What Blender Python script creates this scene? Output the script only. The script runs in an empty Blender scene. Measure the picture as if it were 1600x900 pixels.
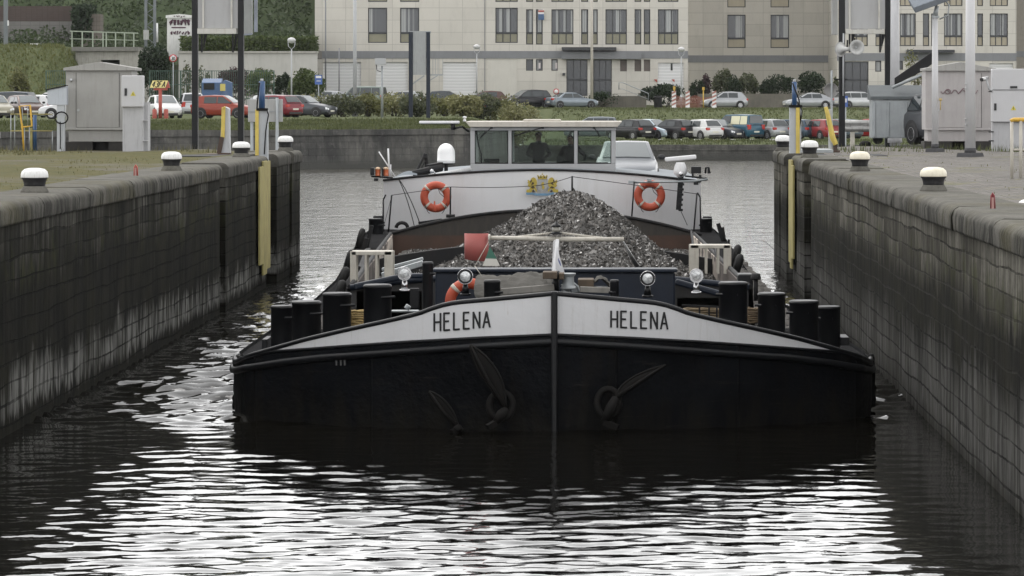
import bpy, bmesh, math, random
import numpy as np
from mathutils import Vector, Matrix
R = math.radians
C = bpy.context.scene.collection
SC = bpy.context.scene
random.seed(7)
rng = np.random.default_rng(11)

# ------------------------------------------------------------------ camera, sky, sun, exposure
F, VX, VY, H = 5730.0, 942.0, 150.0, 4.36      # focal length in photo pixels, vanishing point, eye height over the water
cam = bpy.data.cameras.new('camera'); camo = bpy.data.objects.new('camera', cam); C.objects.link(camo)
camo.location = (0, 0, H); camo.rotation_euler = (R(90), 0, 0)
cam.sensor_width = 36; cam.lens = 36 * F / 1600
cam.shift_x = (800 - VX) / 1600; cam.shift_y = (VY - 450) / 1600
cam.clip_start = 1; cam.clip_end = 3000
SC.camera = camo
SUN_EL, SUN_AZ = 58, -35                       # degrees; azimuth from straight ahead, minus is left
w = bpy.data.worlds.new('World'); SC.world = w; w.use_nodes = True
nt = w.node_tree
sky = nt.nodes.new('ShaderNodeTexSky'); sky.sky_type = 'NISHITA'; sky.sun_disc = False
sky.sun_elevation = R(SUN_EL); sky.sun_rotation = R(SUN_AZ); sky.dust_density = 6; sky.air_density = 1.0; sky.ozone_density = 1
hs = nt.nodes.new('ShaderNodeHueSaturation'); hs.inputs['Saturation'].default_value = 0.12
nt.links.new(sky.outputs[0], hs.inputs['Color'])
bg = nt.nodes['Background']; bg.inputs[1].default_value = 0.15
cn = nt.nodes.new('ShaderNodeTexNoise'); cn.inputs['Scale'].default_value = 2.2; cn.inputs['Detail'].default_value = 5     # a closed cloud deck under the clear sky
cr = nt.nodes.new('ShaderNodeMapRange'); cr.inputs[1].default_value = .3; cr.inputs[2].default_value = .7; cr.inputs[3].default_value = 5.2; cr.inputs[4].default_value = 7.0
cm = nt.nodes.new('ShaderNodeCombineXYZ'); mxs = nt.nodes.new('ShaderNodeMix'); mxs.data_type = 'RGBA'; mxs.inputs[0].default_value = .85
tc = nt.nodes.new('ShaderNodeTexCoord'); nt.links.new(tc.outputs['Generated'], cn.inputs['Vector']); nt.links.new(cn.outputs['Fac'], cr.inputs[0])
sz = nt.nodes.new('ShaderNodeSeparateXYZ'); nt.links.new(tc.outputs['Generated'], sz.inputs[0])     # the deck is brightest low down, under its far edge
gr_ = nt.nodes.new('ShaderNodeMapRange'); gr_.interpolation_type = 'SMOOTHSTEP'; gr_.inputs[1].default_value = .11; gr_.inputs[2].default_value = .37; gr_.inputs[3].default_value = 1.36; gr_.inputs[4].default_value = .62; nt.links.new(sz.outputs[2], gr_.inputs[0])
gm = nt.nodes.new('ShaderNodeMath'); gm.operation = 'MULTIPLY'; nt.links.new(cr.outputs[0], gm.inputs[0]); nt.links.new(gr_.outputs[0], gm.inputs[1])
for k in range(3): nt.links.new(gm.outputs[0], cm.inputs[k])
nt.links.new(hs.outputs[0], mxs.inputs[6]); nt.links.new(cm.outputs[0], mxs.inputs[7]); nt.links.new(mxs.outputs[2], bg.inputs[0])
sl = bpy.data.lights.new('sun', 'SUN'); sl.energy = 0.5; sl.angle = R(30); sl.color = (1, 0.97, 0.93)
so = bpy.data.objects.new('sun', sl); C.objects.link(so)
sdir = Vector((math.sin(R(SUN_AZ)) * math.cos(R(SUN_EL)), math.cos(R(SUN_AZ)) * math.cos(R(SUN_EL)), math.sin(R(SUN_EL))))
so.rotation_euler = sdir.to_track_quat('Z', 'Y').to_euler()
SC.view_settings.view_transform = 'Standard'; SC.view_settings.look = 'None'
SC.view_settings.exposure = 1.22; SC.view_settings.gamma = 1; SC.view_settings.use_curve_mapping = False
SC.cycles.max_bounces = 8; SC.cycles.transparent_max_bounces = 24; SC.cycles.volume_bounces = 0

# ------------------------------------------------------------------ helpers
def P(px, py, d): return Vector(((px - VX) * d / F, d, H - (py - VY) * d / F))
def X(px, d): return (px - VX) * d / F
def Z(py, d): return H - (py - VY) * d / F
V = Vector
LOC = {}

class MB:
    """collects shapes; build() links them as one mesh object"""
    def __init__(s): s.v = []; s.f = []; s.m = []; s.sm = []; s.mi = 0; s.smooth = False
    def add(s, vs, fs, smooth=None):
        b = len(s.v); s.v += [tuple(p) for p in vs]
        for f in fs: s.f.append(tuple(i + b for i in f)); s.m.append(s.mi); s.sm.append(s.smooth if smooth is None else smooth)
        return s
    def mat(s, i): s.mi = i; return s
    def box(s, a, b, M=None):
        x0, y0, z0 = a; x1, y1, z1 = b
        vs = [V((x, y, z)) for z in (z0, z1) for y in (y0, y1) for x in (x0, x1)]
        if M: vs = [M @ p for p in vs]
        return s.add(vs, [(0, 2, 3, 1), (4, 5, 7, 6), (0, 1, 5, 4), (2, 6, 7, 3), (0, 4, 6, 2), (1, 3, 7, 5)], False)
    def cbox(s, c, sz, M=None):
        c = V(c); h = V(sz) / 2
        if M is None: return s.box(c - h, c + h)
        return s.box(-h, h, Matrix.Translation(c) @ M.to_4x4())
    def bar(s, p0, p1, wd, ht, up=V((0, 0, 1))):
        p0 = V(p0); p1 = V(p1); t = (p1 - p0); L = t.length; t.normalize()
        sd = t.cross(V(up)); 
        if sd.length < 1e-4: sd = t.cross(V((0, 1, 0)))
        sd.normalize(); u = sd.cross(t)
        M = Matrix((sd, t, u)).transposed().to_4x4(); M.translation = (p0 + p1) / 2
        return s.box((-wd / 2, -L / 2, -ht / 2), (wd / 2, L / 2, ht / 2), M)
    def cyl(s, p0, p1, r0, r1=None, n=12, caps=True):
        return s.tube([p0, p1], [r0, r0 if r1 is None else r1], n, caps)
    def tube(s, pts, r, n=8, caps=True, closed=False):
        pts = [V(p) for p in pts]; k = len(pts); rs = r if isinstance(r, (list, tuple)) else [r] * k
        vs = []; prev = None
        for i, p in enumerate(pts):
            if closed: t = pts[(i + 1) % k] - pts[i - 1]
            else: t = (pts[min(i + 1, k - 1)] - pts[max(i - 1, 0)])
            t.normalize()
            if prev is None:
                a = t.cross(V((0, 0, 1)));
                if a.length < 1e-3: a = t.cross(V((0, 1, 0)))
            else: a = prev - t * prev.dot(t)
            a.normalize(); prev = a; b = t.cross(a)
            for j in range(n):
                an = 2 * math.pi * j / n; vs.append(p + (a * math.cos(an) + b * math.sin(an)) * rs[i])
        fs = []; kk = k if closed else k - 1
        for i in range(kk):
            for j in range(n):
                i2 = (i + 1) % k; fs.append((i * n + j, i * n + (j + 1) % n, i2 * n + (j + 1) % n, i2 * n + j))
        s.add(vs, fs, True)
        if caps and not closed:
            b = len(s.v) - k * n
            s.f.append(tuple(b + j for j in reversed(range(n)))); s.m.append(s.mi); s.sm.append(False)
            s.f.append(tuple(b + (k - 1) * n + j for j in range(n))); s.m.append(s.mi); s.sm.append(False)
        return s
    def lathe(s, prof, c, n=20, axis='z', sm=True):
        c = V(c); vs = []; k = len(prof)
        for (r, h) in prof:
            for j in range(n):
                a = 2 * math.pi * j / n; q = (r * math.cos(a), r * math.sin(a), h)
                if axis == 'y': q = (q[0], q[2], q[1])
                if axis == 'x': q = (q[2], q[0], q[1])
                vs.append(c + V(q))
        fs = [(i * n + j, i * n + (j + 1) % n, (i + 1) * n + (j + 1) % n, (i + 1) * n + j) for i in range(k - 1) for j in range(n)]
        if axis == 'y': fs = [tuple(reversed(f)) for f in fs]
        s.add(vs, fs, sm); b = len(s.v) - k * n
        for rg in (list(reversed(range(n))), [(k - 1) * n + j for j in range(n)]):
            if axis == 'y': rg = rg[::-1]
            s.f.append(tuple(b + j for j in rg)); s.m.append(s.mi); s.sm.append(False)
        return s
    def prism(s, poly, off, sm=False):
        poly = [V(p) for p in poly]; off = V(off); n = len(poly)
        nrm = V((0, 0, 0))
        for i in range(n): nrm += poly[i].cross(poly[(i + 1) % n])
        if nrm.dot(off) > 0: poly = poly[::-1]
        vs = poly + [p + off for p in poly]
        fs = [tuple(range(n)), tuple(reversed(range(n, 2 * n)))] + [(i, i + n, (i + 1) % n + n, (i + 1) % n)[::1] for i in range(n)]
        return s.add(vs, fs, sm)
    def grid(s, rows, sm=True, closed=False):
        nr = len(rows); nc = len(rows[0]); vs = [p for r in rows for p in r]; fs = []
        for i in range(nr - 1):
            for j in range(nc if closed else nc - 1):
                j2 = (j + 1) % nc; fs.append((i * nc + j, i * nc + j2, (i + 1) * nc + j2, (i + 1) * nc + j))
        return s.add(vs, fs, sm)
    def ball(s, c, r, n=12, m=8, sc=(1, 1, 1)):
        c = V(c); rows = []
        for i in range(m + 1):
            t = math.pi * i / m; rr = max(math.sin(t), 1e-3)
            rows.append([c + V((r * rr * math.cos(2 * math.pi * j / n) * sc[0], r * rr * math.sin(2 * math.pi * j / n) * sc[1], -r * math.cos(t) * sc[2])) for j in range(n)])
        return s.grid(rows, True, True)
    def build(s, name, mats, parent=None, bevel=0, seg=2, local=False, fix=False):
        me = bpy.data.meshes.new(name)
        vs = s.v
        if parent is not None and not local:
            o = LOC.get(parent, (0, 0, 0)); vs = [(a - o[0], b - o[1], c - o[2]) for a, b, c in vs]
        base = None
        if parent is None and not local and vs:
            xs = [p[0] for p in vs]; ys = [p[1] for p in vs]; zs = [p[2] for p in vs]
            base = ((min(xs) + max(xs)) / 2, (min(ys) + max(ys)) / 2, min(zs))
            vs = [(a - base[0], b - base[1], c - base[2]) for a, b, c in vs]
        me.from_pydata(vs, [], s.f)
        if not isinstance(mats, (list, tuple)): mats = [mats]
        for m in mats: me.materials.append(m)
        me.polygons.foreach_set('material_index', s.m); me.polygons.foreach_set('use_smooth', s.sm)
        if fix:
            bm = bmesh.new(); bm.from_mesh(me); bmesh.ops.remove_doubles(bm, verts=bm.verts, dist=1e-5)
            bmesh.ops.recalc_face_normals(bm, faces=bm.faces); bm.to_mesh(me); bm.free()
        me.update()
        ob = bpy.data.objects.new(name, me); C.objects.link(ob)
        if base: ob.location = base
        if parent is not None: ob.parent = parent; LOC[ob] = LOC.get(parent, (0, 0, 0))
        if bevel:
            b = ob.modifiers.new('bevel', 'BEVEL'); b.width = bevel; b.segments = seg; b.limit_method = 'ANGLE'; b.angle_limit = R(40); b.harden_normals = False
        return ob

def tag(o, label=None, cat=None, group=None, kind=None):
    if label: o['label'] = label
    if cat: o['category'] = cat
    if group: o['group'] = group
    if kind: o['kind'] = kind
    return o
def thing(name, label, cat, loc=(0, 0, 0), group=None):
    o = bpy.data.objects.new(name, None); C.objects.link(o); o.location = loc; o.empty_display_size = 0.2
    LOC[o] = tuple(loc); return tag(o, label, cat, group)
def copy_tree(o, parent=None):
    c = o.copy(); C.objects.link(c); c.parent = parent
    for ch in list(o.children): copy_tree(ch, c)
    return c

# ------------------------------------------------------------------ materials
class NT:
    def __init__(s, name):
        s.m = bpy.data.materials.new(name); s.m.use_nodes = True; s.t = s.m.node_tree
        s.b = s.t.nodes['Principled BSDF']; s.out = s.t.nodes['Material Output']
    def n(s, ty, ins=None, **props):
        nd = s.t.nodes.new('ShaderNode' + ty)
        for k, v in props.items(): setattr(nd, k, v)
        for k, v in (ins or {}).items(): s.set(nd.inputs[k], v)
        return nd
    def set(s, sock, v):
        if isinstance(v, bpy.types.NodeSocket): s.t.links.new(v, sock)
        elif isinstance(v, (tuple, list)) and len(v) == 3 and sock.type == 'RGBA': sock.default_value = (*v, 1)
        else: sock.default_value = v
    def coord(s, kind='Object'): return s.n('TexCoord').outputs[kind]
    def pos(s): return s.n('NewGeometry').outputs['Position']
    def scale(s, vec, sc): return s.n('VectorMath', {0: vec, 1: sc}, operation='MULTIPLY').outputs[0]
    def noise(s, vec, scale, detail=4, rough=.6): return s.n('TexNoise', {'Vector': vec, 'Scale': scale, 'Detail': detail, 'Roughness': rough}).outputs['Fac']
    def ramp(s, fac, a, b, lo=0, hi=1): return s.n('MapRange', {'Value': fac, 'From Min': a, 'From Max': b, 'To Min': lo, 'To Max': hi}, clamp=True).outputs[0]
    def math(s, op, a, b=0.0): return s.n('Math', {0: a, 1: b}, operation=op).outputs[0]
    def mix(s, fac, a, b, bt='MIX'):
        nd = s.n('Mix', data_type='RGBA', blend_type=bt); s.set(nd.inputs[0], fac); s.set(nd.inputs[6], a); s.set(nd.inputs[7], b); return nd.outputs[2]
    def sep(s, vec): return s.n('SeparateXYZ', {0: vec}).outputs
    def comb(s, x, y, z): return s.n('CombineXYZ', {0: x, 1: y, 2: z}).outputs[0]
    def bump(s, h, st=.5, dist=.02): s.set(s.b.inputs['Normal'], s.n('Bump', {'Height': h, 'Strength': st, 'Distance': dist}).outputs[0])
    def P(s, **k):
        for a, v in k.items(): s.set(s.b.inputs[a.replace('_', ' ')], v)
        return s

def mul(c, k): return tuple(min(1, x * k) for x in c)
def paint(name, col, rough=.5, var=.18, dirt=(.05, .045, .04), da=.35, sc=3, metal=0, bump=.15, streak=True, spec=.5):
    """painted or cast surface with mottling, run-down dirt streaks and slight unevenness"""
    m = NT(name); co = m.coord()
    n1 = m.noise(co, sc, 5); n2 = m.noise(m.scale(co, (sc * 2.2, sc * 2.2, sc * .22) if streak else (sc, sc, sc)), 2.0, 5, .7)
    base = m.mix(m.ramp(n1, .3, .7), mul(col, 1 - var), mul(col, 1 + var))
    c = m.mix(m.ramp(n2, .5, .78, 0, da), base, dirt)
    m.P(Base_Color=c, Metallic=metal, Roughness=m.ramp(n1, .2, .8, max(.05, rough - .1), min(1, rough + .12)))
    m.b.inputs['Specular IOR Level'].default_value = spec
    if bump: m.bump(m.noise(co, sc * 6, 3), bump, .01)
    return m.m
def plain(name, col, rough=.5, metal=0, emit=0):
    m = NT(name); m.P(Base_Color=col, Roughness=rough, Metallic=metal); return m.m
def leafmat(name, a, b, dark=None):
    m = NT(name); r = m.n('NewGeometry').outputs['Random Per Island']
    n = m.noise(m.pos(), .35, 3)
    c = m.mix(r, a, b); c = m.mix(m.ramp(n, .35, .65, 0, .55), c, dark or mul(a, .5))
    m.P(Base_Color=c, Roughness=.6); m.b.inputs['Specular IOR Level'].default_value = .25
    t = m.n('BsdfTranslucent', {'Color': c}); mx = m.n('MixShader', {0: .25}); m.t.links.new(m.b.outputs[0], mx.inputs[1]); m.t.links.new(t.outputs[0], mx.inputs[2])
    m.t.links.new(mx.outputs[0], m.out.inputs[0]); return m.m

BLACK = paint('black paint', (.006, .0065, .008), .42, .3, (.03, .026, .022), .25, spec=.3)
DARK = paint('dark steel', (.012, .012, .013), .7, .3, (.045, .03, .02), .3, spec=.3)
NAVY = paint('navy paint', (.010, .015, .026), .45, .25, (.03, .028, .026), .3, spec=.3)
WHITE = paint('white paint', (.68, .68, .69), .45, .04, (.35, .32, .28), .35, 2)
OFFW = paint('old white paint', (.46, .435, .38), .55, .12, (.22, .15, .10), .5, 5)
GREYM = paint('grey cabinet paint', (.31, .305, .29), .55, .08, (.16, .15, .13), .35, 2.2)
LGREY = paint('light grey paint', (.40, .41, .42), .5, .05, (.3, .28, .25), .25, 2)
GALV = paint('galvanised steel', (.30, .32, .33), .45, .14, (.16, .16, .15), .35, 3, .35)
CONC = paint('concrete', (.33, .32, .29), .85, .16, (.10, .095, .08), .5, 2, bump=.4)
RUST = paint('rusty steel', (.065, .042, .032), .75, .35, (.02, .017, .015), .6, 2.5, bump=.4)
YELL = paint('yellow paint', (.55, .42, .09), .55, .15, (.16, .10, .05), .5, 4)
PALEY = paint('pale yellow boards', (.33, .29, .125), .8, .2, (.05, .045, .025), .6, 3, spec=.2)
BLUE = paint('blue paint', (.035, .085, .19), .4, .12, (.03, .04, .06), .25)
RED = paint('red paint', (.34, .065, .045), .5, .12, (.15, .06, .05), .35)
ORANGE = paint('orange lifebuoy', (.42, .068, .03), .55, .12, (.2, .06, .03), .4, 6)
ALU = paint('grey aluminium', (.33, .33, .335), .42, .05, (.2, .2, .2), .2, 2, .2)
RUBBER = paint('rubber', (.009, .009, .009), .8, .2, (.025, .022, .02), .4, spec=.2)
GLASSD = plain('dark car glass', (.035, .042, .045), .08)
CHROME = plain('chrome', (.5, .5, .51), .2, .9)
WOOD = paint('weathered wood', (.085, .062, .042), .8, .3, (.04, .03, .02), .5, 6)
# ------------------------------------------------------------------ the setting
QZ = 3.0; LX = -7.65; RX = 4.35; END = 92.6
def grassmat(name, g1, g2, earth, amt, gray=None):
    m = NT(name); p = m.pos()
    n1 = m.noise(p, .22, 6, .65); n2 = m.noise(p, 2.6, 5, .7); n3 = m.noise(p, 14, 3)
    g = m.mix(m.ramp(n2, .35, .65), g1, g2)
    e = m.mix(m.ramp(n3, .3, .7), mul(earth, .7), mul(earth, 1.25))
    f = m.ramp(m.math('ADD', n1, m.math('MULTIPLY', n2, .45)), amt - .08, amt + .08)
    m.P(Base_Color=m.mix(f, e, g), Roughness=.95); m.b.inputs['Specular IOR Level'].default_value = .15
    m.bump(m.math('ADD', n2, n3), .6, .05); return m.m

def wallmat(name, side):
    m = NT(name); p = m.pos(); x, y, z = m.sep(p)
    uv = m.comb(m.math('ADD', y, m.math('MULTIPLY', m.noise(p, 1.1, 3), .35)), m.math('ADD', z, m.math('ADD', m.math('MULTIPLY', m.noise(m.comb(m.math('MULTIPLY', y, .25), m.math('MULTIPLY', z, 1.6), 2.0), 1.0, 2), .22), m.math('MULTIPLY', m.noise(p, 5, 3), .035))), 0.0)
    br = m.n('TexBrick', {'Vector': uv, 'Color1': (.15, .15, .15), 'Color2': (.85, .85, .85), 'Mortar': (.5, .5, .5), 'Scale': 1.0, 'Mortar Size': .016, 'Mortar Smooth': .25,
                          'Bias': 0.0, 'Brick Width': 1.9, 'Row Height': .262}, offset=.5)
    tone = br.outputs['Color']; mort = m.math('MULTIPLY', br.outputs['Fac'], m.ramp(m.noise(p, .8, 5, .7), .36, .58, .12, 1))
    wob = m.noise(p, .6, 4); fine = m.noise(p, 7, 5, .7)
    streak = m.noise(m.comb(m.math('MULTIPLY', y, 2.2), m.math('MULTIPLY', z, .22), m.math('MULTIPLY', x, 2.0)), 1.6, 6, .72)
    streak2 = m.noise(m.comb(m.math('MULTIPLY', y, 3.5), m.math('MULTIPLY', z, .5), 3.3), 1.3, 5, .7)
    zz = m.math('ADD', z, m.math('MULTIPLY', m.math('SUBTRACT', streak, .5), 1.5))
    zz = m.math('ADD', zz, m.math('MULTIPLY', m.math('SUBTRACT', wob, .5), .9))
    yz = m.comb(m.math('MULTIPLY', y, 3.2), m.math('MULTIPLY', z, .32), m.math('MULTIPLY', x, 2.0))
    drip = m.ramp(m.noise(yz, 1.5, 5, .75), .44, .56); drip2 = m.ramp(m.noise(m.comb(m.math('MULTIPLY', y, 1.1), m.math('MULTIPLY', z, .25), 9.0), 1.5, 5, .7), .42, .58)
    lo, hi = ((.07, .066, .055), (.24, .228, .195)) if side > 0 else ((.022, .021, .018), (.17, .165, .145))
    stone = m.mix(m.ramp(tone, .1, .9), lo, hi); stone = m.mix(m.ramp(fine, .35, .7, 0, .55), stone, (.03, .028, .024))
    algae = m.mix(m.ramp(m.noise(p, .9, 4), .4, .65), (.0045, .0045, .0035), (.014, .0135, .008))
    algae = m.mix(m.math('MULTIPLY', drip, .5), algae, (.022, .021, .018))
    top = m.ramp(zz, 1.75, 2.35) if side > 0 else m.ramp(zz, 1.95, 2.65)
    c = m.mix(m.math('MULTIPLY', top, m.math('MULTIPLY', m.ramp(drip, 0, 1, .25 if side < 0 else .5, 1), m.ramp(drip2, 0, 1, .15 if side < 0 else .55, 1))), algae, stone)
    moss = m.math('MULTIPLY', m.ramp(m.math('ABSOLUTE', m.math('SUBTRACT', zz, 2.15)), .4, .0), m.ramp(m.noise(p, 1.3, 5), .5, .66))
    c = m.mix(m.math('MULTIPLY', moss, .55), c, (.04, .045, .014))
    lime = m.math('MULTIPLY', m.ramp(zz, .85 if side < 0 else 1.25, .55 if side < 0 else .7), m.ramp(m.math('ADD', z, m.math('MULTIPLY', m.math('SUBTRACT', streak2, .5), .9)), .18 if side < 0 else -.1, .30 if side < 0 else .2))
    lime = m.math('MULTIPLY', lime, m.ramp(drip, 0, 1, .10 if side < 0 else .35, 1))
    lime = m.math('MULTIPLY', lime, m.ramp(m.noise(p, .16, 2), .36, .52, .12 if side < 0 else .5, 1))
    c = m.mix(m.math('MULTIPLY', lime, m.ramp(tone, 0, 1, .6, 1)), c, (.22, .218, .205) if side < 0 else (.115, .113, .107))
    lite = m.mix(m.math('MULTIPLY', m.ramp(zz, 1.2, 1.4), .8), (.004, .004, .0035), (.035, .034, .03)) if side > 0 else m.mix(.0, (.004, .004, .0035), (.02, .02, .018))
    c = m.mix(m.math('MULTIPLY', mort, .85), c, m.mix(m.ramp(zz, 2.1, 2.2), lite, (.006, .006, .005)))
    m.P(Base_Color=c, Roughness=.95); m.b.inputs['Specular IOR Level'].default_value = .05
    m.bump(m.math('SUBTRACT', m.math('MULTIPLY', fine, .35), mort), .8, .03); return m.m
def copemat(name):
    m = NT(name); p = m.pos(); x, y, z = m.sep(p)
    n = m.noise(p, 1.2, 6, .7); f = m.noise(p, 9, 4, .7)
    st = m.noise(m.comb(m.math('MULTIPLY', y, 3), m.math('MULTIPLY', z, .3), 0), 1.7, 5, .72)
    c = m.mix(m.ramp(n, .3, .7), (.085, .082, .072), (.165, .158, .14))
    c = m.mix(m.ramp(f, .4, .75, 0, .5), c, (.04, .038, .032))
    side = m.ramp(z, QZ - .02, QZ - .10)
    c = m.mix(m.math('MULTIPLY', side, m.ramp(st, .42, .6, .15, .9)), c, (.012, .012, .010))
    ms = m.math('MULTIPLY', m.ramp(m.noise(p, .32, 4), .52, .62), m.ramp(f, .3, .6, .3, 1))
    c = m.mix(m.math('MULTIPLY', ms, .35), c, (.085, .075, .028))
    m.P(Base_Color=c, Roughness=.95); m.b.inputs['Specular IOR Level'].default_value = .1; m.bump(m.math('ADD', n, f), .6, .03); return m.m

GRASS_Q = grassmat('quay turf', (.055, .06, .02), (.10, .085, .03), (.115, .105, .085), .68)
def cobblemat():
    m = NT('quay cobbles'); p = m.pos(); x, y, z = m.sep(p)
    br = m.n('TexBrick', {'Vector': m.comb(x, y, 0.0), 'Color1': (.055, .052, .047), 'Color2': (.165, .155, .14), 'Mortar': (.035, .032, .028), 'Scale': 1.0, 'Mortar Size': .018, 'Mortar Smooth': .3, 'Bias': 0.0, 'Brick Width': .26, 'Row Height': .17})
    n1 = m.noise(p, .35, 6, .65); n2 = m.noise(p, 3, 5, .7)
    c = m.mix(m.ramp(n2, .3, .75, 0, .55), br.outputs[0], (.11, .09, .07))
    g = m.ramp(m.math('ADD', n1, m.math('MULTIPLY', n2, .4)), .76, .84)
    c = m.mix(g, c, m.mix(m.ramp(n2, .4, .6), (.06, .065, .025), (.11, .10, .04)))
    m.P(Base_Color=c, Roughness=.9); m.bump(m.math('SUBTRACT', m.math('MULTIPLY', n2, .4), br.outputs['Fac']), .7, .03); return m.m
COBBLE = cobblemat()
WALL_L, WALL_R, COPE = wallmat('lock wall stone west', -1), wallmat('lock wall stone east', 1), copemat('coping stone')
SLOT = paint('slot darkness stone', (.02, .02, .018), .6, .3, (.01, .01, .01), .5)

def lock_side(sx, x0, segs, slots, mat, label, groundmat):
    """segs: wall face runs (y0, y1, offset of the face behind x0); sx=+1 when the quay lies on the +x side"""
    root = thing('lock_wall', label, 'wall', (x0, 60, -1))
    def bx(mb, xa, xb, y0, y1, z0, z1): mb.box((min(xa, xb), y0, z0), (max(xa, xb), y1, z1))
    wf = MB()
    for y0, y1, off in segs: bx(wf, x0 + sx * off, x0 + sx * 2.2, y0, y1, -2, QZ - .30)
    wf.build('wall_face', mat, root)
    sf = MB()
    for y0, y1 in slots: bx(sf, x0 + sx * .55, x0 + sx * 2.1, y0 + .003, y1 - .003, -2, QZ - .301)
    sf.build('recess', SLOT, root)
    # coping stones with a rounded nose
    cp = MB(); r = .13
    for y0, y1, off in segs:
        y = y0
        while y < y1 - .05:
            y2 = min(y + 4.7, y1)
            if y1 - y2 < 1.2: y2 = y1
            jx = random.uniform(-.012, .012); jz = random.uniform(-.008, .008)
            prof = [(.9, -.30), (-.035, -.30), (-.05, -.27), (-.05, -r)] + [(-.05 + r - r * math.cos(a), -r + r * math.sin(a)) for a in (R(22), R(45), R(68), R(90))] + [(.35, .0), (.9, .004)]
            ny = max(2, int((y2 - y) / .8)); rows = []
            for i in range(ny + 1):
                yy = y + .012 + (y2 - y - .024) * i / ny
                wob = [random.uniform(-.012, .012) for _ in prof]
                rows.append([V((x0 + sx * (off + a + jx + (wb if k in (2, 3, 4, 5, 6) else 0)), yy, QZ + b + jz * (k > 3) + (wb * .6 if 3 < k < 8 else 0))) for k, ((a, b), wb) in enumerate(zip(prof, wob))])
            if sx < 0: rows = rows[::-1]
            cp.grid(rows, True)
            for rr, fl in ((rows[0], 0), (rows[-1], 1)): cp.add(rr, [tuple(range(len(rr)))[::(1 if fl else -1)]], False)
            y = y2
    cp.build('coping', COPE, root)
    return root
left_segs = [(-30, 73.2, 0), (74.35, 80.9, 0), (80.9, 83.5, .02), (86.0, 89.5, 0), (89.5, 90.2, .12), (90.2, END, 0)]
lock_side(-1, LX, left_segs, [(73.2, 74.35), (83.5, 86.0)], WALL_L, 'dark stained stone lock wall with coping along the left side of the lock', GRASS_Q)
right_segs = [(-30, 76.6, 0), (79.2, 82.3, 0), (82.3, 84.3, .02), (86.9, 89.8, 0), (89.8, 90.4, .12), (90.4, END + .6, 0)]
lock_side(1, RX, right_segs, [(76.6, 79.2), (84.3, 86.9)], WALL_R, 'stone lock wall with pale upper courses along the right side of the lock', COBBLE)
# vertical expansion joints: narrow dark strips let into the wall faces
# quay ground behind the coping, with the end of each lock head
def sheet(name, pts, z, mat, n=1):
    mb = MB(); mb.add([V((x, y, z)) for x, y in pts], [tuple(range(len(pts)))]); return tag(mb.build(name, mat), kind='structure')
def quay(name, xa, xb, y0, y1, mat, seed):
    nx = 60; ny = 150; rr = np.random.default_rng(seed); mb = MB(); rows = []
    for j in range(ny + 1):
        y = y0 + (y1 - y0) * j / ny
        rows.append([V((xa + (xb - xa) * (i / nx) ** 1.6, y, QZ - .012 + (0 if i == 0 else .02 * math.sin(i * .9 + j * .37) * math.sin(j * .23 + i * .31) + rr.uniform(-.008, .008)))) for i in range(nx + 1)])
    if xb < xa: rows = [r[::-1] for r in rows]
    mb.grid(rows, True); return tag(mb.build(name, mat), kind='structure')
quay('quay', LX - .88, LX - 60, -30, END + .3, GRASS_Q, 3)
quay('quay', RX + .88, RX + 60, -30, END + 6, COBBLE, 4)
# the lock heads' outer faces towards the river
for nm, xa, xb, ye in (('lock_head', LX - .9, LX - 60, END + .3), ('lock_head', RX + .9, RX + 60, END + 6)):
    mb = MB(); mb.box((min(xa, xb), ye - .5, -2), (max(xa, xb), ye + .02, QZ - .03)); tag(mb.build(nm, WALL_L), 'rough stone end wall of the %s lock head towards the river' % ('left' if xa < 0 else 'right'), 'wall')
mb = MB(); mb.box((LX - 2.2, 83.5, 2.2), (LX - .56, 86, QZ - .01)); tag(mb.build('gate_pit_cover', DARK), 'dark steel cover over the gate recess of the left lock wall', 'cover')
mb = MB(); mb.box((RX + .56, 84.3, 2.2), (RX + 2.2, 86.9, QZ - .01)); tag(mb.build('gate_pit_cover', DARK), 'dark steel cover over the gate recess of the right lock wall', 'cover')

# ------------------------------------------------------------------ river bed, far bank and hill
def lerp(a, b, t): return a + (b - a) * max(0., min(1., t))
def sst(t): t = max(0., min(1., t)); return t * t * (3 - 2 * t)
EDGE = [(-260, 190), (-34, 206), (-8.2, 226), (-6.0, 250), (13, 250), (260, 253)]
def edge_y(x):
    for (x0, y0), (x1, y1) in zip(EDGE, EDGE[1:]):
        if x <= x1: return y0 + (y1 - y0) * (x - x0) / (x1 - x0)
    return EDGE[-1][1]
def bank_z(x, y):
    e = edge_y(x); t = y - e
    zl = 2.33 + .62 * sst(t / 13) + .4 * sst((y - 255) / 50)
    zr = 1.0 + .22 * sst(t / 3) + 2.05 * sst((y - 274) / 18)
    k = sst((x + 8.5) / 3.0)
    z = zl + (zr - zl) * k
    if x < -20: # railway embankment at the left
        em = 5.1 * sst((-40.6 - x) / 3.6)
        z += em * sst((y - 284) / 14) 
    z += .4 * sst((y - 335) / 20)
    return z
BANK = grassmat('bank grass', (.055, .070, .028), (.095, .105, .045), (.12, .10, .07), .50)
ASPH = paint('asphalt', (.075, .075, .075), .9, .15, (.04, .04, .04), .4, 1.5, bump=.3, streak=False)
xs = sorted(set([-260, -160, -110, -80] + [round(-70 + i * .9, 2) for i in range(134)] + [55, 65, 80, 110, 160, 260]))
rows = []
ts = [0, .5, 1, 1.6, 2.4, 3.4, 4.6, 6, 7.5, 9, 11, 13, 16] 
for i, tt in enumerate(list(range(40))):
    row = []
    for x in xs:
        e = edge_y(x); y = e + (ts[i] if i < len(ts) else 16 + (i - len(ts) + 1) * 4.5)
        z = bank_z(x, y) + (random.uniform(-.06, .06) if i > 1 else 0)
        row.append(V((x, y, z)))
    rows.append(row)
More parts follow.
